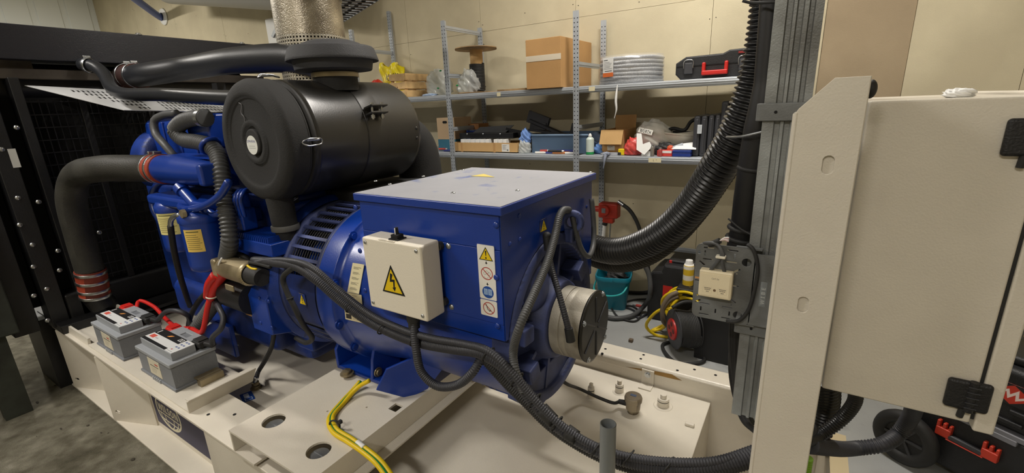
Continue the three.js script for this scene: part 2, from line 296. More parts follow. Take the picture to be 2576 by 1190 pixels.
  const bd = pY(622, 998, 0.30); sticker('service_sticker', 0.075, 0.045, V3(bd.x, 0.2992, bd.z), V3(0.95, 0, 0.3), V3(0.3, 0, -0.95), canvasMat(128, 80, (x, w, h) => { x.fillStyle = '#1f4fa8'; x.fillRect(0, 0, w, h); x.fillStyle = '#dfe6f0'; x.fillRect(14, 26, 60, 34); x.strokeStyle = '#dfe6f0'; x.lineWidth = 5; x.strokeRect(84, 14, 30, 46); }), t).userData.label = 'small blue and white service sticker';
}
// cross beam on vibration mounts
{
  const t = thing('cross_beam', 'cream hollow steel cross beam bolted under the alternator feet', 'beam');
  const x0 = -1.455, x1 = -1.035, z0 = -0.535, z1 = -1.80, yt = 0.475, yb = 0.397;
  const top = plate(rectPts(0, x1 - x0, 0, z0 - z1), 0.007, V3(x0, yt - 0.007, z0), AX, V3(0, 0, -1), [circlePts(0.085, 0.10, 0.036, 24), circlePts(0.335, 0.09, 0.036, 24), rectPts(0.37, 0.405, 0.33, 0.365), circlePts(0.2, 0.22, 0.004, 8), circlePts(0.3, 0.3, 0.004, 8)]);
  part('top_plate', top, mat.cream, t);
  part('side_web', box(x0, x0 + 0.008, yb, yt - 0.007, z0, z1, 0.002, 1), mat.cream, t);
  part('side_web', box(x1 - 0.008, x1, yb, yt - 0.006, z0, z1, 0.002, 1), mat.cream, t);
  part('bottom_flange', box(x0, x0 + 0.12, yb - 0.008, yb, z0, z1), mat.cream, t);
  part('bottom_flange', box(x1 - 0.12, x1 + 0.035, yb - 0.008, yb, z0, z1, 0.002, 1), mat.cream, t);
  for (const [dx, dz] of [[0.085, 0.10], [0.335, 0.09]]) {
    const m = part('vibration_mount', lathe([[0, 0], [0.032, 0], [0.04, 0.006], [0.036, 0.02], [0.03, 0.036], [0, 0.04]], V3(x0 + dx, RT, z0 - dz), AY, 24), mat.rubber, t);
    part('mount_bolt', [cyl(V3(x0 + dx, RT + 0.04, z0 - dz), V3(x0 + dx, RT + 0.08, z0 - dz), 0.031, 0.028, 20), box(x0 + dx - 0.024, x0 + dx + 0.024, RT + 0.08, RT + 0.083, z0 - dz - 0.002, z0 - dz + 0.002)], mat.zinc, m);
  }
}
// ---------------------------------------------------------------- alternator
const AC_Y = 0.787, AC_Z = -1.168;
{
  const t = thing('alternator', 'blue alternator drum with slotted coupling ring and square terminal box', 'alternator');
  const o = V3(0, AC_Y, AC_Z), at = (th, r, x) => V3(x, AC_Y + r * Math.sin(th), AC_Z + r * Math.cos(th));
  part('drum', lathe([[0.26, -1.385], [0.303, -1.385], [0.306, -1.38], [0.306, -1.305], [0.302, -1.3], [0.288, -1.298], [0.28, -1.28], [0.274, -1.2], [0.264, -1.13], [0.262, -1.1], [0.262, -0.66]], o, AX, 96), mat.blue, t);
  // slotted coupling ring
  const ring = part('coupling_ring', [lathe([[0.262, -1.62], [0.299, -1.62], [0.299, -1.588], [0.262, -1.588]], o, AX, 96), lathe([[0.262, -1.41], [0.299, -1.41], [0.299, -1.385], [0.262, -1.385]], o, AX, 96)], mat.blueDust, t);
  part('coupling_fan', lathe([[0.0, -1.6], [0.2, -1.6], [0.21, -1.58], [0.21, -1.42], [0.2, -1.4], [0, -1.4]], o, AX, 48), mat.blueEngine, ring);
  const nb = 44, bars = [];
  for (let i = 0; i < nb; i++) { const th = (i + 0.5) / nb * 6.28318; const g = new THREE.BoxGeometry(0.2, 0.012, 0.008); g.applyMatrix4(new THREE.Matrix4().makeRotationX(-th)); const p = at(th, 0.292, -1.498); g.translate(p.x, p.y, p.z); part('grille_bar', g, mat.blueDust, ring); }
  const wires = []; for (let k = 0; k < 13; k++) wires.push(torus(V3(-1.58 + k * 0.0142, AC_Y, AC_Z), AX, 0.284, 0.0022, 72, 4));
  part('grille_mesh', wires, mat.rubber, ring).userData.kind = 'stuff';
  const cover = new THREE.CylinderGeometry(0.342, 0.342, 0.19, 16, 1, true, 0, 0.62); cover.rotateZ(-Math.PI / 2); cover.rotateX(0); // curved inspection cover
  { const pts = []; for (let k = 0; k <= 10; k++) { const th = -0.30 + 0.6 * k / 10; pts.push([th, 0.303]); } const pos = [], idx = []; for (const rad of [0.303, 0.298]) for (const [th] of pts) for (const x of [-1.592, -1.395]) { const p = at(th, rad, x); pos.push(p.x, p.y, p.z); } for (let k = 0; k < 10; k++) { const a = k * 2; idx.push(a, a + 1, a + 2, a + 1, a + 3, a + 2); const b = 22 + a; idx.push(b, b + 2, b + 1, b + 1, b + 2, b + 3); } const g = new THREE.BufferGeometry(); g.setAttribute('position', new THREE.Float32BufferAttribute(pos, 3)); g.setIndex(idx); g.computeVertexNormals(); const m = M(0x15307a, { r: 0.5, map: mapDust, side: true }); part('inspection_cover', g, m, ring); }
  const tri = canvasMat(128, 128, (x, w, h) => { x.fillStyle = '#15307a'; x.fillRect(0, 0, w, h); x.fillStyle = '#e8c80c'; x.beginPath(); x.moveTo(64, 6); x.lineTo(122, 118); x.lineTo(6, 118); x.fill(); x.strokeStyle = '#111'; x.lineWidth = 6; x.stroke(); x.fillStyle = '#111'; x.fillRect(59, 44, 11, 38); x.beginPath(); x.arc(64, 98, 7, 0, 7); x.fill(); });
  { const p = at(0.02, 0.3048, -1.47); sticker('warning_sticker', 0.04, 0.045, p, AX, AY, tri, ring).userData.label = 'small yellow warning triangle'; }
  for (const th of [2.0, 1.65, 1.3, 0.9, 0.3, -0.2, -0.6]) part('bolt', bolt(at(th, 0.295, -1.299), AX, 0.012), mat.blue, t);
  // rating labels on the neck
  const lab1 = canvasMat(160, 320, (x, w, h) => { x.fillStyle = '#ddd2a8'; x.fillRect(0, 0, w, h); x.fillStyle = '#4a463c'; for (let k = 0; k < 5; k++) { for (let q = 0; q < 4; q++) x.fillRect(20 + rr(0, 10), 40 + k * 56 + q * 7, rr(60, 110), 3); } });
  const lab2 = canvasMat(256, 320, (x, w, h) => { x.fillStyle = '#c9bd98'; x.fillRect(0, 0, w, h); x.fillStyle = '#6b5a4a'; for (let k = 0; k < 12; k++) { x.fillRect(30, 24 + k * 17, rr(30, 70), 5); x.fillRect(120, 24 + k * 17, rr(20, 90), 4); } x.fillStyle = '#2e2a26'; x.fillRect(0, 236, w, 4); x.fillRect(14, 250, 76, 54); x.fillStyle = '#5b5348'; for (let k = 0; k < 4; k++) x.fillRect(104, 256 + k * 13, 120, 4); });
  { const th = 0.42, p = at(th, 0.2775, -1.222); sticker('rating_label', 0.052, 0.098, p, V3(0.995, 0.0, -0.09), V3(0, Math.cos(th), -Math.sin(th)), lab1, t).userData.label = 'narrow cream rating label'; }
  { const th = 0.06, p = at(th, 0.2775, -1.225); sticker('rating_label', 0.085, 0.1, p, V3(0.995, 0, -0.09), V3(0, Math.cos(th), -Math.sin(th)), lab2, t).userData.label = 'square beige rating plate'; }
  // end bell
  const xe = -0.604;
  const bell = part('end_bell', lathe([[0.262, -0.67], [0.268, -0.66], [0.27, xe - 0.01], [0.262, xe], [0.238, xe], [0.232, xe - 0.01], [0.225, xe - 0.05], [0.16, xe - 0.055], [0.135, xe - 0.03], [0.13, xe - 0.006], [0.12, -0.584], [0.112, -0.58], [0.0, -0.58]], o, AX, 72), mat.blueDust, t);
  for (let i = 0; i < 8; i++) { const th = i / 8 * 6.28318 + 0.25; const a = at(th, 0.13, xe - 0.035), b = at(th, 0.236, xe - 0.035); const g = new THREE.BoxGeometry(0.11, 0.045, 0.014); const d = b.clone().sub(a).normalize(); place(g, a.clone().add(b).multiplyScalar(0.5), d, AX); part('bell_rib', g, mat.blueDust, bell); }
  for (const th of [-0.55, 0.15, 2.6]) { const c = at(th, 0.195, xe - 0.02); const g = new RoundedBoxGeometry(0.07, 0.05, 0.055, 2, 0.006); g.rotateX(-th * 0.4); g.translate(c.x, c.y, c.z); part('bell_boss', g, mat.blueDust, bell); }
  part('bell_dome', sphere(at(0.95, 0.17, xe - 0.035), 0.075, 0.7, 1.1, 0.9, 24), mat.blueDust, bell);
  part('bell_foot', plate([[-0.11, -0.275], [0.11, -0.275], [0.2, -0.19], [0.2, -0.15], [-0.2, -0.15], [-0.2, -0.19]], 0.05, V3(-0.67, AC_Y, AC_Z), V3(0, 0, -1), AY, null, 0.004), mat.blueDust, bell);
  // slotted vent at the bottom of the drum
  for (let k = 0; k < 9; k++) { const th = -1.02 - k * 0.05; const g = new RoundedBoxGeometry(0.11, 0.008, 0.006, 1, 0.002); g.rotateX(-th + 0.5); const p = at(th, 0.2645, -0.74); g.translate(p.x, p.y, p.z); part('vent_louvre', g, mat.blue, t); }
  { const th = -0.88, p = at(th, 0.2635, -0.76); sticker('warning_sticker', 0.035, 0.032, p, AX, V3(0, Math.cos(th), -Math.sin(th)), tri, t); }
  // exciter housing
  const can = part('exciter_housing', lathe([[0.06, -0.5795], [0.105, -0.5795], [0.107, -0.577], [0.107, -0.55], [0.1065, -0.549], [0.104, -0.548], [0.104, -0.546], [0.1065, -0.545], [0.107, -0.544], [0.107, -0.53], [0.104, -0.529], [0.104, -0.527], [0.107, -0.526], [0.107, -0.488], [0.105, -0.485]], o, AX, 64), M(0xb9b5a8, { r: 0.45, m: 0.15, map: mapDust, bump: 0.0005 }), t);
  can.userData.label = 'dull silver round housing';
  const disc = part('end_cover', lathe([[0.0, -0.484], [0.1, -0.484], [0.109, -0.482], [0.109, -0.477], [0.1, -0.474], [0.0, -0.473]], o, AX, 64), M(0x4a4a47, { r: 0.4, m: 0.4, map: mapStrong }), can);
  for (let i = 0; i < 6; i++) { const th = i / 6 * 6.28318 + 0.5; const a = at(th, 0.015, -0.473), b = at(th, 0.095, -0.473); part('cover_rib', tube([a, b], 0.003, { n: 2, seg: 6 }), mat.caseGrey, disc); }
  for (const th of [0.5, 2.1, 3.9, 5.3]) part('bolt', bolt(at(th, 0.1, -0.474), AX, 0.006), mat.steel, disc);
  // foot bracket on the cross beam
  const yb = 0.475;
  const foot = part('foot_bracket', box(-1.455, -1.08, yb, yb + 0.014, -0.945, -1.14, 0.004, 1), mat.blue, t);
  for (const x of [-1.455, -1.262]) part('foot_gusset', plate(x < -1.4 ? [[0, 0], [0, 0.07], [0.045, 0.135], [0.08, 0.165], [0.2, 0.165], [0.2, 0]] : [[0, 0], [0.012, 0.075], [0.03, 0.125], [0.14, 0.125], [0.14, 0]], 0.014, V3(x, yb + 0.012, -0.945), V3(0, 0, -1), AY, null, 0.003), mat.blue, foot);
  { const a = V3(-1.085, yb - 0.01, -0.955), u = V3(0.35, 0, -0.94); part('foot_gusset', plate([[0, 0], [0.07, 0.02], [0.16, 0.12], [0.1, 0.17], [-0.06, 0.13], [-0.1, 0.06]], 0.012, a, V3(0.62, 0, -0.78), V3(0, 1, 0), null, 0.003), mat.blue, foot); }
  { const p = pY(873, 940, yb + 0.014); part('bolt', bolt(V3(p.x, yb + 0.014, p.z), AY, 0.017, 0.014), mat.brass, foot); const q = pZ(935, 945, -0.94); part('bolt', bolt(V3(-1.243, q.y, -0.968), AX, 0.012), mat.brass, foot); }
  // terminal box
  const bx0 = -1.118, bx1 = -0.61, bz0 = -0.888, bz1 = -1.452, by0 = 0.838;
  const sec = [[-(bz0 - AC_Z), 1.178], [-(bz0 - AC_Z), by0]]; for (let k = 0; k <= 24; k++) { const a = Math.PI - Math.asin((by0 - AC_Y) / 0.2725) - k / 24 * (Math.PI - 2 * Math.asin((by0 - AC_Y) / 0.2725)); sec.push([0.2725 * Math.cos(a), AC_Y + 0.2725 * Math.sin(a)]); } sec.push([-(bz1 - AC_Z), by0], [-(bz1 - AC_Z), 1.178]);
  const tb = part('terminal_box', plate(sec, bx1 - bx0, V3(bx0, 0, AC_Z), V3(0, 0, -1), AY), mat.blue, t);
  const lid = part('lid', [box(bx0 - 0.012, bx1 + 0.012, 1.178, 1.2, bz0 + 0.012, bz1 - 0.012, 0.003, 1)], mat.blue, tb);
  part('lid_dust', box(bx0 - 0.008, bx1 + 0.008, 1.2, 1.2012, bz0 + 0.008, bz1 - 0.008), M(0xb2b3ba, { r: 0.6, map: dataTex(512, i => { const k = nB[i] > 0.66 ? (nB[i] - 0.66) * 3 : 0; const v = 235 - 20 * nA[i]; return [v - 150 * k, v - 120 * k, v - 20 * k]; }, true, 1.4) }), tb).userData.label = 'grey dust film on the blue lid';
  part('front_panel', box(bx0 + 0.004, bx1 - 0.002, 1.088, 1.176, bz0, bz0 + 0.003, 0.001, 1), mat.blue, tb);
  part('front_panel', box(bx0 + 0.004, bx1 - 0.002, 0.885, 1.087, bz0, bz0 + 0.0042, 0.001, 1), mat.blue, tb);
  part('front_panel', box(bx0 + 0.004, bx1 - 0.002, by0, 0.884, bz0, bz0 + 0.003, 0.001, 1), mat.blue, tb);
  for (const [u, v] of [[895, 522], [1248, 566], [906, 631], [1128, 619], [1249, 698], [919, 731], [1136, 772], [1252, 820]]) { const p = pZ(u, v, bz0 + 0.004); part('bolt', screw(p, AZ, 0.009), u === 1128 || u === 1136 ? mat.steel : mat.blue, tb); }
  for (const [u, v] of [[981, 464], [945, 456], [1140, 486], [1302, 480], [1485, 434], [1065, 444], [1390, 424], [1264, 418], [1165, 428]]) { const p = pY(u, v, 1.2012); if (p.z > bz1 - 0.01) part('bolt', screw(p, AY, 0.007), mat.steel, tb); }
  for (const [u, v] of [[1283, 614], [1313, 762], [1459, 655], [1476, 520], [1308, 602], [1306, 543]]) { const p = pX(u, v, bx1); part('bolt', screw(p, AX, 0.007), mat.blue, tb); }
  { const p = pY(1222, 442, 1.2018); const g = plate([[-0.045, -0.025], [0.05, -0.02], [-0.03, 0.03]], 0.001, p, AX, V3(0, 0, -1)); part('warning_sticker', g, M(0xd8c468, { r: 0.6 }), tb).userData.label = 'faded yellow triangle on the lid'; }
  // safety stickers on the front
  const safe = canvasMat(200, 780, (x, w, h) => {
    x.fillStyle = '#1a3c98'; x.fillRect(0, 0, w, h); x.fillStyle = '#e6e4dc'; x.beginPath(); x.roundRect(2, 2, w - 4, 588, 14); x.fill(); x.beginPath(); x.roundRect(2, 598, w - 4, 180, 14); x.fill();
    x.fillStyle = '#e3c40f'; x.strokeStyle = '#15130e'; x.lineWidth = 8; x.beginPath(); x.moveTo(100, 30); x.lineTo(174, 160); x.lineTo(26, 160); x.closePath(); x.fill(); x.stroke();
    x.fillStyle = '#15130e'; x.beginPath(); x.moveTo(91, 62); x.lineTo(109, 62); x.lineTo(103, 118); x.lineTo(97, 118); x.fill(); x.beginPath(); x.arc(100, 138, 9, 0, 7); x.fill();
    for (const y of [190, 420]) { x.fillRect(94, y - 14, 12, 16); x.beginPath(); x.moveTo(84, y); x.lineTo(116, y); x.lineTo(100, y + 16); x.fill(); }
    x.strokeStyle = '#6d6a66'; x.lineWidth = 3; for (let k = 0; k < 3; k++) { x.beginPath(); x.arc(78 + k * 24, 305 - (k % 2) * 14, 15, 0, 7); x.stroke(); } x.beginPath(); x.arc(90, 335, 24, 0.2, 3); x.stroke();
    x.strokeStyle = '#a8342a'; x.lineWidth = 9; for (const y of [305, 690]) { x.beginPath(); x.arc(100, y, 64, 0, 7); x.stroke(); x.beginPath(); x.moveTo(54, y - 45); x.lineTo(146, y + 45); x.stroke(); }
    x.fillStyle = '#1d4d9c'; x.beginPath(); x.arc(100, 510, 66, 0, 7); x.fill(); x.fillStyle = '#a9c4e6'; x.fillRect(54, 474, 42, 66); x.fillRect(104, 474, 42, 66); x.strokeStyle = '#27518f'; x.lineWidth = 3; for (let k = 0; k < 6; k++) { x.beginPath(); x.moveTo(60, 486 + k * 9); x.lineTo(90, 486 + k * 9); x.moveTo(110, 486 + k * 9); x.lineTo(140, 486 + k * 9); x.stroke(); }
    x.strokeStyle = '#222'; x.lineWidth = 7; x.beginPath(); x.moveTo(72, 650); x.lineTo(84, 700); x.lineTo(110, 722); x.lineTo(116, 700); x.stroke();
  });
  { const a = pZ(1205, 626, bz0 + 0.005), b = pZ(1244, 787, bz0 + 0.005); sticker('safety_sticker', 0.054, 0.196, V3((a.x + b.x) / 2 + 0.002, (a.y + b.y) / 2, bz0 + 0.0052), AX, AY, safe, tb).userData.label = 'white strip of warning pictograms'; }
  { const p = pX(1367, 567, bx1); sticker('warning_sticker', 0.04, 0.038, V3(bx1 + 0.001, p.y, p.z), V3(0, 0, -1), AY, tri, tb); }
  // cable entry hood on the end face
  const h1 = pX(1425, 560, bx1); part('cable_hood', [torus(V3(bx1 + 0.02, h1.y + 0.005, h1.z), V3(0, 0, 1).applyAxisAngle(AY, 0.3), 0.027, 0.011, 24, 10).scale(1, 1, 1), box(bx1, bx1 + 0.03, h1.y - 0.06, h1.y - 0.015, h1.z - 0.022, h1.z + 0.022, 0.008)], mat.blueDust, tb);
  part('bolt', bolt(V3(bx1 + 0.036, h1.y - 0.05, h1.z), AX, 0.008), mat.steel, tb);
}
// control box on the front of the terminal box
{
  const t = thing('control_box', 'small cream steel control box with yellow high voltage triangle', 'control box');
  const x0 = -1.02, x1 = -0.798, y0 = 0.887, y1 = 1.098, zf = -0.80;
  part('body', box(x0, x1, y0, y1, -0.872, zf, 0.006, 3), mat.creamBox, t);
  for (const [x, y] of [[x0 + 0.014, y1 - 0.014], [x1 - 0.016, y1 - 0.014], [x0 + 0.014, y0 + 0.016], [x1 - 0.016, y0 + 0.016]]) part('corner_screw', screw(V3(x, y, zf), AZ, 0.006), mat.steel, t);
  const tri = plate([[-0.043, 0], [0.043, 0], [0, 0.083]], 0.0012, V3(-0.915, 0.948, zf), AX, AY), tri2 = plate([[-0.0345, 0.005], [0.0345, 0.005], [0, 0.072]], 0.0016, V3(-0.915, 0.948, zf), AX, AY);
  const w = part('warning_triangle', tri, mat.dark, t); w.userData.label = 'black and yellow high voltage triangle'; part('yellow_field', tri2, M(0xe2c012, { r: 0.4 }), w);
  part('lightning_arrow', plate([[-0.004, 0.06], [0.005, 0.057], [-0.001, 0.042], [0.011, 0.043], [0.008, 0.02], [0.013, 0.022], [0.007, 0.008], [-0.001, 0.018], [0.003, 0.0185], [0.0045, 0.036], [-0.0085, 0.034]], 0.002, V3(-0.915, 0.948, zf), AX, AY), mat.dark, w);
  const sw = pY(1000, 601, y1); part('switch', [box(sw.x - 0.013, sw.x + 0.013, y1, y1 + 0.014, sw.z - 0.012, sw.z + 0.012, 0.002, 1), box(sw.x - 0.018, sw.x + 0.018, y1, y1 + 0.003, sw.z - 0.016, sw.z + 0.016), cyl(V3(sw.x, y1 + 0.014, sw.z), V3(sw.x, y1 + 0.032, sw.z), 0.0055, 0.0045, 12)], mat.dark, t);
  part('switch_stripe', box(sw.x - 0.0012, sw.x + 0.0012, y1 + 0.014, y1 + 0.031, sw.z + 0.005, sw.z + 0.0068), mat.white, t);
  for (const y of [y1 - 0.02, y0 + 0.03]) part('standoff', cyl(V3(x1 - 0.006, y, -0.8838), V3(x1 - 0.006, y, -0.87), 0.012, 0.012, 14), mat.rubber, t);
  for (const y of [y1 - 0.02, y0 + 0.03]) part('standoff', cyl(V3(x0 + 0.02, y, -0.8838), V3(x0 + 0.02, y, -0.87), 0.012, 0.012, 14), mat.rubber, t);
  sticker('switch_text', 0.06, 0.008, V3(sw.x - 0.015, y1 + 0.0002, sw.z + 0.024), AX, V3(0, 0, -1), canvasMat(240, 32, (x, w2, h) => { x.fillStyle = '#e6ddc8'; x.fillRect(0, 0, w2, h); x.fillStyle = '#444'; for (const [a, b] of [[10, 5], [30, 90], [150, 70]]) for (let q = 0; q < b; q += 15) x.fillRect(a + q, 9, 10, 14); }), t);
  const g0 = pZ(1040, 800, -0.835); part('cable_gland', cyl(V3(g0.x, y0 - 0.03, -0.835), V3(g0.x, y0 + 0.001, -0.835), 0.019, 0.019, 16), mat.rubber, t);
}
// ---------------------------------------------------------------- air cleaner
{
  const t = thing('air_cleaner', 'large black drum air cleaner lying across the top of the engine', 'air cleaner');
  const cx = -1.652, cy = 1.345, z0 = -0.885, R = 0.214, o = V3(cx, cy, z0), dz = V3(0, 0, -1);
  part('end_cap', lathe([[0.0, 0.018], [0.055, 0.018], [0.058, 0.008], [0.075, 0.008], [0.078, 0.016], [0.15, 0.013], [0.156, 0.004], [0.17, 0.002], [0.195, 0.008], [R - 0.006, 0.018], [R, 0.03], [R, 0.085], [R - 0.006, 0.088]], o, dz, 80), mat.blackMatte, t);
  part('cap_hub', lathe([[0.0, 0.006], [0.04, 0.006], [0.046, 0.01], [0.046, 0.022]], o, dz, 40), mat.blackMatte, t);
  const lb = canvasMat(256, 256, (x, w, h) => { x.fillStyle = '#dfe1dc'; x.fillRect(0, 0, w, h); x.fillStyle = '#3b3c78'; x.font = 'bold 46px sans-serif'; x.textAlign = 'center'; x.fillText('Perkins', 140, 92); x.lineWidth = 6; x.strokeStyle = '#3b3c78'; x.beginPath(); x.arc(34, 78, 14, 0, 7); x.stroke(); x.fillStyle = '#77777c'; for (let k = 0; k < 9; k++) { x.fillRect(56 + k * 16, 138, 11, 7); x.fillRect(48 + k * 18, 166, 13, 7); } });
  { const g = new THREE.CylinderGeometry(0.033, 0.033, 0.0012, 40); g.rotateX(Math.PI / 2); const uv = g.attributes.uv, p = g.attributes.position; for (let i = 0; i < p.count; i++) uv.setXY(i, 0.5 + p.getX(i) / 0.066, 0.5 + p.getY(i) / 0.066); g.translate(cx - 0.002, cy - 0.01, z0 - 0.0052); part('maker_label', g, lb, t, true).userData.label = 'round white label'; }
  part('scratch', tube([V3(cx - 0.045, cy + 0.135, z0 - 0.0105), V3(cx - 0.03, cy + 0.128, z0 - 0.0105), V3(cx - 0.042, cy + 0.1, z0 - 0.0105), V3(cx - 0.028, cy + 0.085, z0 - 0.0105), V3(cx - 0.04, cy + 0.05, z0 - 0.0115)], 0.0016, { seg: 5, n: 20 }), M(0x77777a, { r: 0.6 }), t).userData.label = 'pale scratch';
  part('clamp_band', [lathe([[R - 0.012, 0.086], [R - 0.004, 0.088], [R - 0.004, 0.094], [R - 0.014, 0.097], [R - 0.014, 0.102], [R - 0.003, 0.105], [R - 0.003, 0.118], [R - 0.01, 0.122]], o, dz, 80)], mat.rubber, t);
  part('body', lathe([[R - 0.018, 0.1], [R - 0.012, 0.118], [R - 0.006, 0.13], [R - 0.002, 0.135], [R - 0.004, 0.62], [R - 0.012, 0.64], [R - 0.05, 0.655], [0.0, 0.658]], o, dz, 80), mat.blackSatin, t);
  part('mounting_band', lathe([[R - 0.0035, 0.345], [R + 0.001, 0.346], [R + 0.001, 0.43], [R - 0.0035, 0.431]], o, dz, 80), mat.blackSatin, t);
  const at = (th, z, r = R) => V3(cx + r * Math.cos(th), cy + r * Math.sin(th), z0 - z);
  const b0 = at(0.42, 0.39, R + 0.012);                               // band lugs with bolts
  const lug = part('band_lug', [-1, 1].map(s => { const g = new RoundedBoxGeometry(0.05, 0.008, 0.082, 2, 0.003); g.rotateZ(0.25); g.translate(b0.x + 0.012, b0.y + s * 0.013, b0.z); return g; }), mat.blackSatin, t);
  for (const dz2 of [-0.024, 0.024]) { part('bolt', [cyl(V3(b0.x + 0.016, b0.y - 0.034, b0.z + dz2), V3(b0.x + 0.016, b0.y + 0.026, b0.z + dz2), 0.0045, 0.0045, 8), hex(V3(b0.x + 0.016, b0.y + 0.018, b0.z + dz2), AY, 0.009, 0.01), hex(V3(b0.x + 0.016, b0.y - 0.03, b0.z + dz2), AY, 0.009, 0.012)], mat.steel, lug); }
  for (const [th, len] of [[-0.02, 0.052], [1.45, 0.05], [-1.5, 0.05], [2.55, 0.04]]) {     // wire clips
    const q = (dth, z, k) => at(th + dth, z, R + k);
    part('wire_clip', [tube([q(0, 0.055, 0.003), q(0.045, 0.066, 0.012), q(0.05, 0.095, 0.014), q(0.03, 0.128, 0.006), q(-0.03, 0.128, 0.006), q(-0.05, 0.095, 0.014), q(-0.045, 0.066, 0.012)], 0.0028, { closed: true, seg: 6, n: 32 }), tube([q(0.03, 0.07, 0.008), q(0.03, 0.115, 0.012)], 0.0042, { n: 2, seg: 6 })], mat.steel, t);
  }
  for (const th of [0.05, -0.15]) part('rivet', screw(at(th, 0.61, R - 0.004), V3(Math.cos(th), Math.sin(th), 0), 0.007), mat.blackSatin, t);
  // rain cap on a clamped neck
  const neck = V3(cx + 0.06, cy + 0.17, z0 - 0.345);
  const nk = part('neck', cyl(neck, V3(neck.x, 1.595, neck.z), 0.084, 0.082, 40), mat.blackMatte, t);
  part('neck_clamp', lathe([[0.085, 1.565], [0.088, 1.566], [0.088, 1.582], [0.085, 1.583]], V3(neck.x, 0, neck.z), AY, 40), mat.brass, nk);
  part('rain_cap', lathe([[0.07, 1.587], [0.14, 1.59], [0.143, 1.594], [0.148, 1.622], [0.149, 1.636], [0.166, 1.624], [0.171, 1.624], [0.169, 1.634], [0.158, 1.668], [0.152, 1.674], [0.117, 1.677], [0.108, 1.687], [0.08, 1.697], [0, 1.699]], V3(neck.x, 0, neck.z), AY, 72), mat.capGrey, nk);
  // dust outlet under the cap
  const d0 = V3(cx + 0.012, 1.15, z0 - 0.06);
  const dv = part('dust_outlet', cyl(V3(d0.x, 1.16, d0.z), V3(d0.x + 0.006, 1.03, d0.z), 0.048, 0.044, 28), mat.blackMatte, t);
  part('outlet_collar', lathe([[0.044, 1.036], [0.05, 1.034], [0.05, 1.016], [0.044, 1.014]], V3(d0.x + 0.006, 0, d0.z), AY, 28), M(0x5c5c5b, { r: 0.6 }), dv);
  part('outlet_nozzle', cyl(V3(d0.x + 0.006, 1.02, d0.z), V3(d0.x + 0.01, 0.975, d0.z), 0.042, 0.03, 20), mat.blackMatte, dv);
  part('support_bracket', [box(cx - 0.16, cx - 0.02, 0.95, 1.16, z0 - 0.1, z0 - 0.16, 0.01), box(cx - 0.18, cx + 0.16, 0.93, 0.98, z0 - 0.16, z0 - 0.5, 0.006), box(cx - 0.2, cx + 0.24, 1.06, 1.12, z0 - 0.3, z0 - 0.7, 0.006)], mat.blackMatte, t);
  // outlet elbow at the far end
  part('outlet_elbow', tube([V3(cx + 0.02, cy - 0.02, z0 - 0.64), V3(cx + 0.02, cy - 0.03, z0 - 0.7), V3(cx + 0.03, cy - 0.07, z0 - 0.755), V3(cx + 0.04, cy - 0.16, z0 - 0.78), V3(cx + 0.04, cy - 0.34, z0 - 0.78)], 0.105, { seg: 28, n: 28 }), mat.blackMatte, t);
}
// ---------------------------------------------------------------- exhaust
{
  const t = thing('exhaust_stack', 'shiny sheet steel exhaust stack with perforated guard below', 'exhaust');
  const c = pZ(785, 100, -1.36), R = 0.14, o = V3(c.x, 0, c.z);
  const holes = []; const n = 64, w = 6.28318 * R / n;
  part('outer_sleeve', [lathe([[R, 1.75], [R, 1.9]], o, AY, 72), lathe([[R - 0.004, 1.9], [R - 0.004, CEILING_Y]], o, AY, 72)], M(0xbab4a6, { r: 0.36, m: 0.9, map: mapDust, side: true, bump: 0.001 }), t);
  part('sleeve_bead', lathe([[R - 0.004, 1.893], [R + 0.005, 1.897], [R + 0.005, 1.904], [R - 0.004, 1.908]], o, AY, 72), mat.stainless, t);
  part('sleeve_seam', box(o.x - R - 0.004, o.x - R + 0.006, 1.75, 1.895, o.z - 0.004, o.z + 0.03), mat.zinc, t);
  // perforated guard: a grid of bars round the pipe
  const bars = []; for (let k = 0; k < 22; k++) bars.push(lathe([[R, 1.748 - k * 0.0135], [R + 0.001, 1.7445 - k * 0.0135], [R, 1.741 - k * 0.0135]], o, AY, 72));
  for (let i = 0; i < n; i++) { const a = i / n * 6.28318; bars.push(box(-0.0035, 0.0035, 1.45, 1.75, -0.0008, 0.0008).rotateY(Math.PI / 2 - a).translate(o.x + R * Math.cos(a), 0, o.z + R * Math.sin(a))); }
  const gm = M(0xb4afa2, { r: 0.42, m: 0.7, side: true });
  part('perforated_guard', bars, gm, t).userData.kind = 'stuff';
  part('inner_pipe', cyl(V3(o.x, 1.3, o.z), V3(o.x, 1.78, o.z), 0.09, 0.09, 32), M(0x6d5d4d, { r: 0.8, map: mapStrong }), t);
}
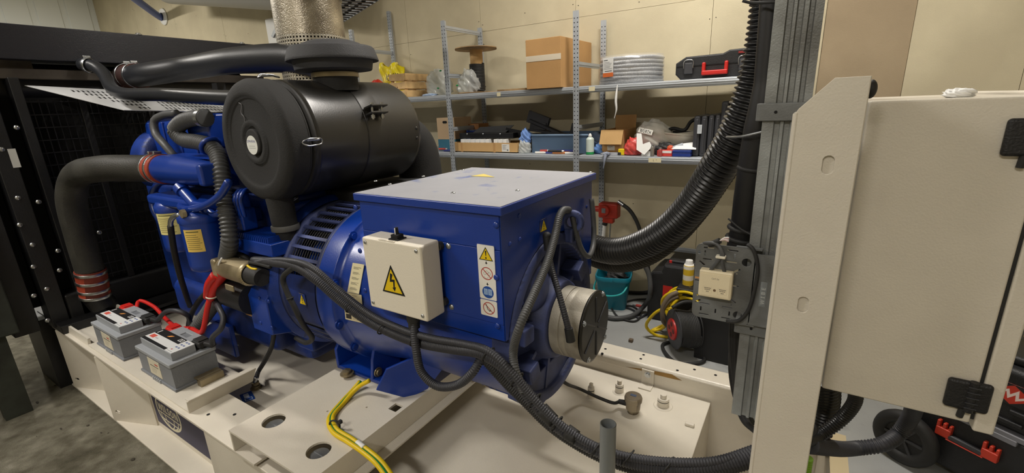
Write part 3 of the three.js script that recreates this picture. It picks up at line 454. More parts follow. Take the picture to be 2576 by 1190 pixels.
// ---------------------------------------------------------------- engine
{
  const t = thing('engine', 'blue diesel engine behind the air cleaner with filters on its side', 'engine');
  part('block', [box(-2.95, -1.7, 0.5, 1.13, -0.98, -1.4, 0.03), box(-2.9, -1.75, 0.36, 0.5, -1.02, -1.34, 0.05)], mat.blueEngine, t);
  part('cylinder_head', box(-2.93, -1.76, 1.13, 1.24, -0.99, -1.36, 0.012), mat.blueDust, t);
  const rc = part('rocker_cover', box(-2.9, -1.78, 1.24, 1.44, -1.02, -1.3, 0.04, 4), mat.blue, t);
  for (let k = 0; k < 7; k++) part('cover_rib', box(-2.82 + k * 0.15, -2.8 + k * 0.15, 1.25, 1.425, -1.012, -1.03, 0.006), mat.blue, rc);
  for (let k = 0; k < 8; k++) part('bolt', bolt(V3(-2.86 + k * 0.15, 1.262, -0.998), AZ, 0.011), mat.blue, rc);
  // timing case with rounded top, towards the radiator
  const gc = pX(450, 335, -2.75); part('timing_case', lathe([[0, -2.95], [0.165, -2.95], [0.18, -2.93], [0.18, -2.82], [0.165, -2.8], [0.13, -2.79], [0, -2.785]], V3(0, 1.22, -1.12), AX, 48), mat.blueEngine, t);
  part('fan_hub', cyl(V3(-3.08, 1.1, -1.168), V3(-2.94, 1.1, -1.168), 0.09, 0.12, 28), mat.black, t);
  // manifold along the near side
  part('side_rail', [box(-2.7, -1.85, 1.02, 1.075, -0.90, -0.99, 0.012), box(-2.5, -1.8, 0.86, 0.92, -0.93, -0.99, 0.01)], mat.blue, t);
  const shelf0 = pZ(385, 389, -0.93), shelf1 = pZ(538, 387, -0.93); part('bracket_plate', [box(shelf0.x, shelf1.x + 0.03, shelf0.y - 0.004, shelf0.y + 0.004, -0.9, -1.0), box(shelf1.x + 0.02, shelf1.x + 0.03, shelf0.y - 0.12, shelf0.y, -0.9, -1.0)], mat.blue, t);
  const bl = pZ(520, 330, -0.98); part('breather_housing', box(bl.x - 0.06, bl.x + 0.12, bl.y - 0.07, bl.y + 0.07, -0.93, -1.03, 0.012), mat.blue, t);
  // rear plate and heat exchanger seen under the air cleaner
  part('flywheel_housing', [lathe([[0.2, -1.68], [0.31, -1.68], [0.32, -1.67], [0.32, -1.64], [0.3, -1.62]], V3(0, AC_Y, AC_Z), AX, 72), box(-1.78, -1.66, 0.46, 1.1, -0.98, -1.42, 0.02), box(-2.2, -1.45, 0.9, 1.0, -1.38, -1.72, 0.02)], mat.blueEngine, t);
  const e0 = pZ(600, 590, -0.87), e1 = pZ(680, 615, -0.87);
  const cool = part('control_module', box(e0.x, e1.x + 0.02, e0.y - 0.06, e0.y - 0.01, -0.86, -0.98, 0.004, 1), mat.blue, t);
  for (let k = 0; k < 16; k++) part('cooling_fin', box(e0.x + 0.004 + k * (e1.x - e0.x) / 16, e0.x + 0.008 + k * (e1.x - e0.x) / 16 + 0.003, e0.y - 0.01, e0.y + 0.012, -0.865, -0.97), mat.blue, cool);
  const ph = pZ(612, 535, -0.9); for (const [dx, dy] of [[-0.03, 0], [0.02, -0.01], [-0.005, 0.05]]) part('connector_block', box(ph.x + dx - 0.03, ph.x + dx + 0.02, ph.y + dy - 0.055, ph.y + dy + 0.03, -0.87, -0.93, 0.008), mat.blue, t);
  for (const k of [0, 1, 2]) part('fuel_line', tube([pZ(598 + k * 9, 545, -0.875), pZ(590 + k * 8, 500, -0.87), pZ(598 + k * 8, 482, -0.89), pZ(618 + k * 8, 476, -0.95)], 0.008, { seg: 8, n: 16 }), mat.blue, t);
  // fuel filters
  const fz = -0.83;
  const f1 = pZ(506, 545, fz), f1b = pZ(517, 690, fz), f2 = pZ(448, 520, fz - 0.06);
  const fcan = (P, top, bot, r, m) => { const g = lathe([[0, bot], [r * 0.8, bot], [r * 0.97, bot + 0.008], [r, bot + 0.03], [r, top - 0.045], [r * 1.06, top - 0.042], [r * 1.06, top - 0.02], [r * 0.9, top], [r * 0.5, top + 0.006], [0, top + 0.006]], V3(P.x, 0, P.z), AY, 40); return part('fuel_filter', g, m, t); };
  const A = fcan(f1, f1.y + 0.03, f1.y - 0.215, 0.077, mat.blue);
  const B = fcan(V3(f2.x + 0.02, f2.y, fz - 0.04), f1.y + 0.035, f1.y - 0.19, 0.072, mat.blue);
  const C = fcan(V3(f2.x - 0.1, f2.y, fz - 0.1), f1.y, f1.y - 0.12, 0.055, mat.blueDust);
  const note = (bg) => canvasMat(160, 200, (x, w, h) => { x.fillStyle = bg; x.fillRect(0, 0, w, h); x.fillStyle = '#5c5a2c'; x.fillRect(24, 16, 112, 9); for (let k = 0; k < 8; k++) { x.fillStyle = '#7a6f3c'; x.fillRect(14 + (k % 3) * 5, 46 + k * 18, 100 + (k * 37 % 30), 5); } });
  const wrap = (P, r, y0, y1, a0, a1, m, parent) => { const g = new THREE.CylinderGeometry(r + 0.0012, r + 0.0012, y1 - y0, 16, 1, true, a0, a1 - a0); g.translate(P.x, (y0 + y1) / 2, P.z); m.side = THREE.DoubleSide; return part('notice_label', g, m, parent, true); };
  wrap(V3(f1.x, 0, f1.z), 0.077, f1.y - 0.125, f1.y - 0.035, 0.15, 1.05, note('#dcbc60'), A).userData.label = 'amber notice label';
  wrap(V3(f2.x + 0.02, 0, fz - 0.04), 0.072, f1.y - 0.105, f1.y - 0.01, -0.1, 1.2, note('#d9d08a'), B).userData.label = 'pale yellow notice label';
  part('filter_head', [box(f2.x - 0.09, f1.x + 0.09, f1.y + 0.02, f1.y + 0.065, fz + 0.02, fz - 0.12, 0.015), cyl(V3(f1.x + 0.02, f1.y + 0.03, fz + 0.07), V3(f1.x + 0.02, f1.y + 0.03, fz - 0.02), 0.022, 0.022, 20)], mat.blue, t);
  part('head_plug', cyl(V3(f1.x + 0.03, f1.y + 0.03, fz + 0.065), V3(f1.x + 0.03, f1.y + 0.03, fz + 0.078), 0.018, 0.016, 16), mat.brass, t);
  const q0 = pZ(462, 482, fz), q1 = pZ(500, 525, fz); const pp = part('priming_pump', cyl(q1, q0, 0.021, 0.021, 20), mat.blue, t); const qd = q0.clone().sub(q1).normalize(); part('pump_knob', cyl(q0, q0.clone().addScaledVector(qd, 0.03), 0.027, 0.027, 20), mat.blue, pp);
  part('fuel_line', tube([pZ(575, 458, -0.80), pZ(555, 490, -0.80), pZ(520, 515, -0.795), pZ(480, 526, -0.79), pZ(455, 522, -0.80), pZ(460, 512, -0.83), pZ(475, 511, -0.86)], 0.0135, { seg: 10 }), mat.blue, t);
  part('fuel_line', tube([pZ(405, 560, -0.9), pZ(385, 520, -0.9), pZ(388, 480, -0.92), pZ(402, 460, -0.94), pZ(440, 458, -0.97)], 0.016, { seg: 10 }), mat.blue, t);
  part('fuel_line', tube([pZ(395, 490, -0.91), pZ(418, 512, -0.91), pZ(435, 525, -0.9)], 0.016, { seg: 10 }), mat.blueDust, t);
  part('fuel_line', tube([pZ(520, 522, -0.83), pZ(540, 540, -0.83), pZ(556, 530, -0.84), pZ(570, 505, -0.88)], 0.013, { seg: 10 }), mat.blue, t);
  part('elbow_fitting', tube([pZ(453, 541, -0.76), pZ(440, 544, -0.755), pZ(430, 555, -0.75), pZ(429, 572, -0.75)], 0.0095, { seg: 10 }), mat.steel, t);
  // engine foot beside the starter
  const k0 = pY(420, 790, 0.42), k1 = pY(560, 740, 0.5); part('engine_foot', plate([[0, 0], [0.45, 0], [0.45, 0.16], [0.32, 0.16]], 0.02, V3(-2.62, 0.34, -0.92), AX, AY, null, 0.004), mat.blue, t);
  // starter motor
  const sz = -0.86, s0 = pZ(575, 705, sz), s1 = pZ(660, 735, sz);
  const st = part('starter_motor', [cyl(V3(-1.96, 0.735, sz), V3(-1.79, 0.735, sz), 0.066, 0.066, 32), cyl(V3(-2.01, 0.735, sz), V3(-1.96, 0.735, sz), 0.05, 0.064, 32)], mat.black, t);
  const so = V3(0.14, 0.862, -0.83);
  part('solenoid', [lathe([[0, -2.075], [0.03, -2.075], [0.036, -2.06], [0.042, -2.045], [0.045, -2.0], [0.046, -1.88], [0.048, -1.875], [0.048, -1.86], [0.04, -1.855]], so, AX, 32), box(-1.945, -1.905, 0.825, 0.9, -0.87, -0.79, 0.012)], mat.brass, st);
  part('solenoid_boot', cyl(V3(-1.735, so.y, so.z), V3(-1.645, so.y - 0.004, so.z), 0.038, 0.033, 28), mat.rubber, st);
  part('brass_plate', box(-1.86, -1.8, 0.785, 0.81, -0.79, -0.797, 0.004), mat.brass, st);
  // starter gear cover: five-sided blue casing
  const gx0 = -1.80, gx1 = -1.665, gz = -0.835;
  const gcov = part('gear_cover', plate([[0, 0.615], [0.0, 0.76], [0.085, 0.875], [0.22, 0.875], [0.22, 0.62], [0.13, 0.575]], gx1 - gx0, V3(gx0, 0, gz), V3(0, 0, -1), AY, null, 0.004).translate(gx1 > gx0 ? 0 : 0, 0, 0), mat.blue, t);
  for (const [u, v] of [[652, 750], [676, 758], [656, 812], [684, 824]]) part('bolt', screw(pZ(u, v, gz), AZ, 0.008), mat.blueEngine, gcov);
  part('sump', [box(-2.8, -1.85, 0.42, 0.62, -0.93, -1.4, 0.05, 3)], mat.blueEngine, t);
  { const p = pZ(638, 790, -0.925); sticker('plate_label', 0.07, 0.04, V3(p.x - 0.04, p.y, -0.9285), AX, AY, canvasMat(128, 72, (x, w, h) => { x.fillStyle = '#b58a52'; x.fillRect(0, 0, w, h); x.fillStyle = '#2d2418'; x.fillRect(10, 10, 40, 50); x.fillRect(60, 14, 56, 10); x.fillRect(60, 34, 46, 10); }), t); }
}
// ---------------------------------------------------------------- radiator
const RX = -3.28;
{
  const t = thing('radiator', 'tall black radiator with wire guard and dark top panel', 'radiator');
  part('core', box(RX - 0.3, RX - 0.1, 0.5, 1.7, -0.42, -1.92), mat.dark, t);
  const tl = 1.905; part('top_panel', [box(RX - 0.35, RX + 0.012, 1.745, tl, -0.2, -2.1, 0.004, 1)], mat.navyBlack, t);
  for (const [u, v] of [[352, 94], [615, 130]]) { const p = pX(u, v, RX + 0.012); part('bolt', bolt(V3(RX + 0.0, tl, p.z), AY, 0.012), mat.steel, t); }
  part('side_frame', [box(RX - 0.3, RX, 0.4, 1.66, -0.39, -0.49, 0.004, 1), box(RX - 0.1, RX + 0.03, 0.4, 1.66, -0.53, -0.6, 0.004, 1), box(RX - 0.06, RX + 0.02, 0.4, 1.66, -0.66, -0.7, 0.004, 1)], mat.black, t);
  part('side_frame', box(RX - 0.3, RX, 0.4, 1.66, -1.86, -1.96, 0.004, 1), mat.black, t);
  part('bottom_tank', box(RX - 0.25, RX + 0.02, 0.40, 0.56, -0.6, -1.9, 0.02), mat.black, t);
  part('base_shroud_shade_box', [box(RX - 0.32, RX + 0.2, RT + 0.002, RT + 0.02, -0.75, -1.9), box(RX - 0.45, RX - 0.12, 0.0, 0.42, -0.5, -1.9)], mat.black, t);  // shroud plate, plus a black box added to stand for deep shade underneath
  part('grey_rail', box(RX - 0.06, RX - 0.02, 1.655, 1.705, -0.3, -1.95, 0.006), M(0x77716a, { r: 0.8, map: mapStrong }), t);
  part('rail_bracket', box(RX - 0.12, RX - 0.06, 1.7, 1.75, -0.3, -0.78), M(0x8a837a, { r: 0.8, map: mapStrong }), t);
  part('header_tank', box(RX - 0.28, RX - 0.08, 1.56, 1.74, -0.5, -1.85, 0.05), mat.black, t);
  for (let k = 0; k < 16; k++) { const y = 0.6 + k * 0.063; part('guard_wire', box(RX - 0.012, RX - 0.006, y, y + 0.005, -0.7, -1.86), mat.black, t); }
  for (let k = 0; k < 40; k++) { const z = -0.72 - k * 0.0285; part('guard_wire', box(RX - 0.016, RX - 0.012, 0.58, 1.56, z, z - 0.004), mat.black, t); }
  for (const z of [-0.9, -1.2, -1.5]) part('guard_stay', box(RX - 0.01, RX + 0.008, 0.56, 1.6, z, z - 0.03, 0.003, 1), mat.black, t);
  for (const [u, v] of [[42, 321], [4, 376], [97, 508], [50, 566], [82, 616], [84, 671], [45, 498], [118, 727], [150, 680], [85, 744], [120, 806], [146, 631], [250, 585]]) { const p = pX(u, v, RX + 0.03); part('bolt', screw(p, AX, 0.012), mat.steel, t); }
  sticker('frame_label', 0.028, 0.09, pX(36, 398, RX + 0.031), V3(0, 0, -1), AY, canvasMat(32, 96, (x, w, h) => { x.fillStyle = '#c9c9c4'; x.fillRect(0, 0, w, h); }), t);
  part('black_foot', box(RX - 0.3, RX + 0.12, RT, RT + 0.045, -0.54, -0.75, 0.004, 1), mat.black, t);
  // slotted fan guard sheet
  const g0 = pX(62, 216, RX - 0.0), g1 = pX(545, 240, RX - 0.0), g2 = pX(545, 281, RX + 0.42), g3 = pX(312, 278, RX + 0.42);
  {
    const ux = g1.clone().sub(g0).normalize(), n0 = new THREE.Vector3().crossVectors(g3.clone().sub(g0), ux).normalize(), uy = new THREE.Vector3().crossVectors(n0, ux).normalize();
    const loc = p => { const d = p.clone().sub(g0); return [d.dot(ux), d.dot(uy)]; };
    const P = [loc(g0), loc(g1), loc(g2), loc(g3)], hs = [];
    const h3 = P[3][1], sgn = Math.sign(h3);
    for (let row = 0; row < 6; row++) { const y = h3 * (0.12 + row * 0.14), y2 = y + h3 * 0.1, xl = P[3][0] * (Math.max(Math.abs(y), Math.abs(y2)) / Math.abs(h3)) + 0.1; for (let x = xl; x < P[1][0] - 0.05; x += 0.02) { if (x > P[3][0] + 0.14 && x < P[3][0] + 0.2) continue; hs.push(rectPts(x, x + 0.012, Math.min(y, y2), Math.max(y, y2))); } }
    const pts = P.map(p => p); const g = plate(pts, 0.003, g0, ux, uy, hs);
    part('guard_sheet', g, M(0xc9cbcc, { r: 0.5, map: mapSoft, side: true }), t).userData.label = 'pale slotted guard sheet';
  }
  // grey-green side duct beyond the frame
  part('side_duct', [box(RX - 0.5, RX + 0.06, 0.44, 1.12, -0.41, 0.3, 0.01, 1), box(RX - 0.45, RX - 0.38, 0.0, 0.44, -0.3, -0.1), box(RX - 0.05, RX + 0.02, 0.0, 0.44, -0.36, -0.26)], M(0x3c423c, { r: 0.65, map: mapDust }), t);
}
// pipes between engine and radiator
const clampAt = (c, dir, r, parent, w = 0.014) => { const d = dir.clone().normalize(); const g = lathe([[r, -w / 2], [r + 0.003, -w / 2], [r + 0.003, w / 2], [r, w / 2]], c, d, 28); const p = part('hose_clamp', g, mat.steel, parent); part('clamp_screw', box(-0.008, 0.008, -0.006, 0.006, -0.016, 0.016, 0.003, 1).translate(c.x, c.y + r + 0.006, c.z), mat.steel, p); return p; };
{
  const t = thing('coolant_pipe', 'thick black elbow pipe with red silicone couplers beside the engine', 'pipe');
  const z = -0.86; const a = pZ(408, 423, z), b = pZ(380, 424, z), c = pX(255, 425, -2.72), d = pX(192, 446, -2.98), e = pX(180, 500, -3.05), f = pX(203, 600, -3.08), g = pX(228, 685, -3.1), h = pX(241, 745, -3.12);
  const r = pxR(33, c);
  part('pipe', tube([a, b, c, d, e, f, g], r, { seg: 24, n: 60 }), M(0x34342f, { r: 0.6, map: mapDust, bump: 0.0008 }), t);
  const s1 = part('silicone_coupler', tube([pZ(388, 424, z), pZ(416, 426, z)], r * 1.06, { seg: 24, n: 6 }), mat.silicone, t); s1.userData.label = 'red silicone coupler';
  clampAt(pZ(392, 424, z), AX, r * 1.06, t); clampAt(pZ(405, 425, z), AX, r * 1.06, t);
  const bp = part('blue_pipe', tube([pZ(410, 425, z), pZ(455, 428, z), pZ(490, 432, z), pZ(545, 436, z)], k => r * (k < 0.4 ? 1 : 1 - (k - 0.4) * 0.55), { seg: 24, n: 30 }), mat.blue, t); bp.userData.label = 'glossy blue engine outlet'; part('flange', box(pZ(536, 430, z).x, pZ(548, 430, z).x, pZ(540, 462, z).y, pZ(540, 410, z).y, z - 0.05, z + 0.06, 0.01), mat.blue, bp);
  const dir = h.clone().sub(g);
  const s2 = part('silicone_coupler', cyl(g.clone().addScaledVector(dir, -0.1), h, r * 1.08, r * 1.08, 28), mat.silicone, t); s2.userData.label = 'red silicone coupler';
  for (const k of [0.0, 0.35, 0.7, 0.95]) clampAt(g.clone().addScaledVector(dir, k), dir, r * 1.08, t);
  part('outlet_stub', cyl(h, h.clone().add(V3(0, -0.06, -0.02)), r * 0.98, r, 24), mat.black, t);
}
{
  const t = thing('charge_air_pipe', 'wide black pipe running over the engine to the radiator', 'pipe');
  const z = -1.25, pts = [pX(330, 193, RX + 0.05), pX(372, 187, RX + 0.25), pZ(470, 172, z), pZ(600, 152, z), pZ(760, 150, z), pZ(840, 175, z - 0.02)];
  const r = pxR(29, pts[2]);
  part('pipe', tube(pts, k => r * (0.95 + 0.05 * k), { seg: 24, n: 60 }), M(0x212328, { r: 0.42, map: mapSoft, bump: 0.0003 }), t);
  part('silicone_coupler', tube([pX(318, 195, RX), pX(352, 191, RX + 0.12)], r * 1.1, { seg: 24, n: 6 }), M(0x59281c, { r: 0.7, map: mapStrong }), t);
  clampAt(pX(326, 192, RX + 0.03), AX, r * 1.1, t); clampAt(pX(345, 191, RX + 0.1), AX, r * 1.1, t);
  part('pipe_bracket', box(-2.55, -2.5, 1.5, 1.6, z - 0.02, z + 0.02), mat.black, t);
}
{
  const t = thing('vent_pipe', 'slim bent black pipe above the slotted guard sheet', 'pipe');
  const z = -0.98, pts = [pX(205, 162, RX + 0.02), pX(235, 166, RX + 0.08), pX(258, 182, RX + 0.14), pX(282, 222, RX + 0.3), pX(310, 236, RX + 0.45), pZ(400, 238, z), pZ(560, 246, z), pZ(640, 248, z)];
  part('pipe', tube(pts, pxR(15.5, pts[4]), { seg: 18, n: 70 }), M(0x24262a, { r: 0.33, map: mapSoft }), t);
  clampAt(pts[0].clone().lerp(pts[1], 0.6), pts[1].clone().sub(pts[0]), pxR(17, pts[1]), t);
}
// ribbed breather hose from the rocker cover
{
  const z = -0.9;
  const t = thing('breather_hose', 'ribbed black breather hose curling from the blue rocker cover', 'hose');
  part('hose', tube([pZ(518, 297, z), pZ(490, 297, z), pZ(455, 310, z), pZ(442, 330, z), pZ(460, 350, z), pZ(500, 358, z), pZ(525, 366, z), pZ(545, 385, z), pZ(556, 430, z + 0.03), pZ(565, 500, z + 0.05), pZ(574, 560, z + 0.07), pZ(578, 605, z + 0.08), pZ(570, 650, z + 0.06), pZ(558, 720, z + 0.05), pZ(530, 775, z + 0.05), pZ(490, 830, z + 0.08)], 0.031, { seg: 14, ring: { pitch: 0.0145, depth: 0.16 } }), mat.hoseGrey, t);
  part('hose_clamp', cyl(pZ(508, 297, z), pZ(516, 297, z), 0.034, 0.034, 20), mat.steel, t);
  part('blue_clip', torus(pZ(530, 367, z), V3(0.8, -0.6, 0), 0.035, 0.008, 20, 8), mat.blue, t);
}
solo('coolant_hose', 'thin grey rubber hose looping beside the rocker cover', 'hose', tube([pZ(445, 285, -1.0), pZ(410, 290, -0.98), pZ(388, 305, -0.96), pZ(392, 335, -0.95), pZ(415, 365, -0.94), pZ(440, 395, -0.95)], 0.017, { seg: 12 }), mat.hoseGrey);
solo('fuel_hose', 'black braided hose hanging from the steel elbow on the filters', 'hose', tube([pZ(429, 568, -0.75), pZ(433, 600, -0.75), pZ(440, 640, -0.76), pZ(452, 690, -0.78), pZ(466, 735, -0.82), pZ(478, 770, -0.88)], 0.0115, { seg: 10 }), M(0x26251f, { r: 0.7, map: mapStrong }));
// ---------------------------------------------------------------- battery tray and batteries
{
  const t = thing('battery_tray', 'long cream folded steel tray under the two batteries', 'tray');
  const x0 = -2.88, x1 = -1.835, z0 = -0.562, z1 = -0.80, y = RT + 0.001;
  part('tray_floor', box(x0, x1, y, y + 0.006, z0, z1), mat.cream, t);
  part('tray_side', plate([[0, 0], [0.012, 0], [0.006, 0.035], [-0.004, 0.035]], x1 - x0, V3(x0, y, z0 - 0.012), AZ, AY), mat.cream, t);
  part('tray_side', plate([[0, 0], [0.008, 0], [-0.004, 0.042], [-0.012, 0.042]], x1 - x0, V3(x0, y, z1), AZ, AY), mat.cream, t);
  part('tray_end', plate([[z1, 0], [z0, 0], [z0 + 0.004, 0.062], [z1 - 0.014, 0.062]].map(p => [-p[0], p[1]]), 0.006, V3(x1, y, 0), V3(0, 0, -1), V3(0.35, 1, 0)), mat.cream, t);
  part('end_lip', box(x1 + 0.002, x1 + 0.03, y + 0.057, y + 0.062, z0, z1 - 0.012, 0.002, 1), mat.cream, t);
  part('hold_down_clamp', box(-2.012, -1.975, y + 0.03, y + 0.036, -0.665, -0.755).rotateZ(0), mat.brass, t);
  part('hold_down_clamp', box(-1.99, -1.96, y + 0.005, y + 0.034, -0.665, -0.755), mat.brass, t);
}
const batTop = canvasMat(512, 200, (x, w, h) => {
  x.fillStyle = '#dcdedd'; x.fillRect(0, 0, w, h); x.fillStyle = '#1b1b1c'; x.fillRect(0, 168, 400, 32); x.fillRect(0, 0, 400, 84); x.fillStyle = '#d8d8d6'; x.fillRect(18, 22, 14, 50);
  x.fillStyle = '#c98a6a'; x.font = 'bold 54px sans-serif'; x.fillStyle = '#d35a4c'; x.fillRect(26, 100, 70, 46); x.fillStyle = '#b9b4b8'; x.fillRect(108, 122, 46, 14); x.fillStyle = '#e79a4a'; x.beginPath(); x.moveTo(170, 62); x.lineTo(200, 30); x.lineTo(236, 24); x.lineTo(206, 58); x.fill();
  x.strokeStyle = '#d8d8d6'; x.lineWidth = 7; x.strokeRect(330, 16, 22, 34); x.strokeRect(362, 16, 22, 34);
  x.fillStyle = '#5a6a9a'; for (let k = 0; k < 6; k++) x.fillRect(424 + (k % 2) * 36, 20 + (k >> 1) * 44, 24, 16); x.fillStyle = '#b96060'; x.fillRect(430, 150, 18, 14); x.fillStyle = '#80868c'; x.fillRect(412, 182, 80, 4);
});
const batSide = canvasMat(160, 128, (x, w, h) => { x.fillStyle = '#cfc8b2'; x.fillRect(0, 0, w, h); x.fillStyle = '#c0503f'; x.fillRect(92, 26, 44, 12); x.fillStyle = '#2a2824'; x.fillRect(22, 50, 114, 6); x.fillStyle = '#a29c8a'; for (let k = 0; k < 5; k++) x.fillRect(30, 70 + k * 9, 80 - k * 6, 3); });
function battery(label, x0, z0, grp) {
  const t = thing('car_battery', label, 'battery', grp);
  const L = 0.318, W = 0.165, y0 = RT + 0.007, ys = y0 + 0.118;
  const c = plate(rectPts(0, L, 0, W), ys - y0 - 0.012, V3(x0, y0, z0), AX, V3(0, 0, -1), null, 0.004);
  part('case', c, mat.batGrey, t);
  part('base_ledge', [box(x0 - 0.006, x0 + L + 0.006, y0, y0 + 0.012, z0 + 0.006, z0 - W - 0.006, 0.003, 1)], mat.batGrey, t);
  for (let k = 0; k < 5; k++) part('ledge_tooth', box(x0 + 0.12 + k * 0.016, x0 + 0.13 + k * 0.016, y0 + 0.001, y0 + 0.014, z0 + 0.004, z0 + 0.009), mat.batLid, t);
  part('lid', box(x0 - 0.005, x0 + L + 0.005, ys - 0.013, ys + 0.004, z0 + 0.005, z0 - W - 0.005, 0.004, 2), mat.batLid, t);
  const yt = ys + 0.034;
  part('raised_lid', plate([[0.012, 0.018], [L - 0.018, 0.018], [L - 0.018, 0.105], [L - 0.065, 0.112], [L - 0.065, W - 0.004], [0.06, W - 0.004], [0.06, 0.112], [0.012, 0.105]], yt - ys, V3(x0, ys + 0.003, z0), AX, V3(0, 0, -1), [rectPts(0.14, 0.2, 0.118, 0.14)], 0.003), mat.batLid, t);
  part('handle_recess', box(x0 + 0.135, x0 + 0.205, yt - 0.006, yt - 0.002, z0 - 0.112, z0 - 0.145), mat.batGrey, t);
  sticker('top_label', L - 0.034, 0.086, V3(x0 + L / 2 - 0.003, yt + 0.0028, z0 - 0.064), AX, V3(0, 0, -1), batTop, t).userData.label = 'white and black printed top label';
  sticker('side_label', 0.11, 0.075, V3(x0 + 0.15, y0 + 0.058, z0 + 0.0005), AX, AY, batSide, t).userData.label = 'cream side label';
  for (const x of [x0 + 0.035, x0 + L - 0.035]) part('terminal', cyl(V3(x, ys + 0.003, z0 - W + 0.028), V3(x, ys + 0.02, z0 - W + 0.028), 0.0095, 0.0085, 16), mat.zinc, t);
  part('side_mould', [box(x0 + L - 0.002, x0 + L + 0.002, ys - 0.03, ys - 0.026, z0 - 0.05, z0 - 0.13)], mat.batGrey, t);
  return { x0, z0, L, W, ys, yt };
}
const bt1 = battery('grey car battery on the tray beside the radiator', -2.832, -0.592), bt2 = battery('grey car battery on the tray end beside the steel clamp', -2.336, -0.6);
const clampBoot = (name, label, P, m, d = V3(1, 0, -0.2)) => { const t = thing(name, label, 'battery clamp'); const a = P.clone(); part('boot', [box(-0.034, 0.03, 0, 0.028, -0.026, 0.026, 0.01, 3).translate(a.x, a.y, a.z), box(0.02, 0.075, 0.004, 0.024, -0.013, 0.013, 0.008, 3).applyMatrix4(new THREE.Matrix4().makeRotationY(-Math.atan2(d.z, d.x))).translate(a.x, a.y, a.z)], m, t); part('boot_lid', box(-0.026, 0.022, 0.028, 0.033, -0.02, 0.02, 0.003, 1).translate(a.x, a.y, a.z), m, t); return a; };
const T = (b, end) => V3(end ? b.x0 + b.L - 0.035 : b.x0 + 0.035, b.ys + 0.012, b.z0 - b.W + 0.028);
const bk1 = clampBoot('battery_clamp', 'black terminal clamp on the battery beside the radiator', T(bt1, 1), mat.rubber), bk2 = clampBoot('battery_clamp', 'black terminal clamp on the battery beside the steel clamp', T(bt2, 1), mat.rubber);
const rd1 = clampBoot('battery_clamp', 'red terminal boot on the battery beside the radiator', T(bt1, 0), mat.red), rd2 = clampBoot('battery_clamp', 'red terminal boot between the two batteries', T(bt2, 0), mat.red, V3(1, 0, -0.6));
solo('battery_cable', 'red cable arching from one battery to the other', 'cable', tube([rd1.clone().add(V3(0.06, 0.012, -0.015)), pZ(350, 757, -0.78), pZ(385, 770, -0.8), pZ(412, 797, -0.79), rd2.clone().add(V3(-0.03, 0.018, -0.01))], 0.009, { seg: 10 }), mat.red);
solo('battery_cable', 'red cable rising from the battery to the starter solenoid', 'cable', tube([rd2.clone().add(V3(0.07, 0.014, -0.04)), pZ(508, 835, -0.77), pZ(522, 775, -0.79), pZ(532, 735, -0.81), pZ(548, 705, -0.82), pZ(560, 690, -0.82)], 0.011, { seg: 10 }), mat.red);
{
  const t = thing('solenoid_boots', 'pair of red rubber cable boots on the starter solenoid', 'cable boot');
  part('boot', tube([pZ(530, 752, -0.80), pZ(538, 728, -0.805), pZ(552, 700, -0.815), pZ(566, 680, -0.82)], k => 0.015 + 0.012 * k, { seg: 12, n: 12 }), mat.red, t);
  part('boot', tube([pZ(520, 748, -0.79), pZ(526, 715, -0.79), pZ(542, 692, -0.8)], k => 0.013 + 0.006 * k, { seg: 12, n: 12 }), mat.red, t);
  part('cable_tie', torus(pZ(533, 745, -0.8), V3(0.2, 1, 0), 0.02, 0.003, 20, 6), mat.offwhite, t);
}
solo('battery_cable', 'black cable from the clamp beside the radiator towards the engine', 'cable', tube([bk1.clone().add(V3(0.06, 0.012, -0.01)), pZ(420, 783, -0.76), pZ(450, 783, -0.78), pZ(470, 792, -0.8), pZ(477, 808, -0.82), pZ(476, 840, -0.86)], 0.0105, { seg: 10 }), mat.loomGrey);
solo('battery_cable', 'black cable looping from the near clamp up to the starter', 'cable', tube([bk2.clone().add(V3(0.06, 0.012, -0.015)), pZ(535, 848, -0.74), pZ(556, 826, -0.76), pZ(562, 800, -0.78), pZ(553, 778, -0.79), pZ(540, 755, -0.82)], 0.011, { seg: 10 }), mat.loomGrey);
solo('braided_hose', 'black hose with white rings rising beside the red cable', 'hose', tube([pZ(473, 830, -0.86), pZ(478, 800, -0.86), pZ(495, 765, -0.86), pZ(518, 738, -0.87), pZ(540, 722, -0.88)], 0.012, { seg: 10 }), mat.rubber);
{
  const t = thing('solenoid_wiring', 'taped black wiring looping over the starter solenoid', 'wiring');
  part('loop', tube([pZ(566, 690, -0.86), pZ(553, 672, -0.85), pZ(556, 655, -0.84), pZ(575, 645, -0.85), pZ(600, 641, -0.86), pZ(618, 648, -0.87), pZ(630, 660, -0.88)], 0.012, { seg: 10 }), mat.rubber, t);
  part('loop', tube([pZ(572, 680, -0.86), pZ(584, 664, -0.85), pZ(608, 648, -0.86)], 0.010, { seg: 10 }), mat.loomGrey, t);
  part('white_wire', tube([pZ(556, 682, -0.795), pZ(551, 668, -0.795), pZ(558, 650, -0.795)], 0.004, { seg: 8 }), mat.white, t);
  part('yellow_wire', tube([pZ(622, 668, -0.795), pZ(632, 675, -0.795), pZ(645, 677, -0.8)], 0.004, { seg: 8 }), mat.yellow, t);
  part('loop', tube([pZ(628, 660, -0.83), pZ(650, 664, -0.83), pZ(680, 672, -0.82)], 0.007, { seg: 8 }), mat.rubber, t);
}
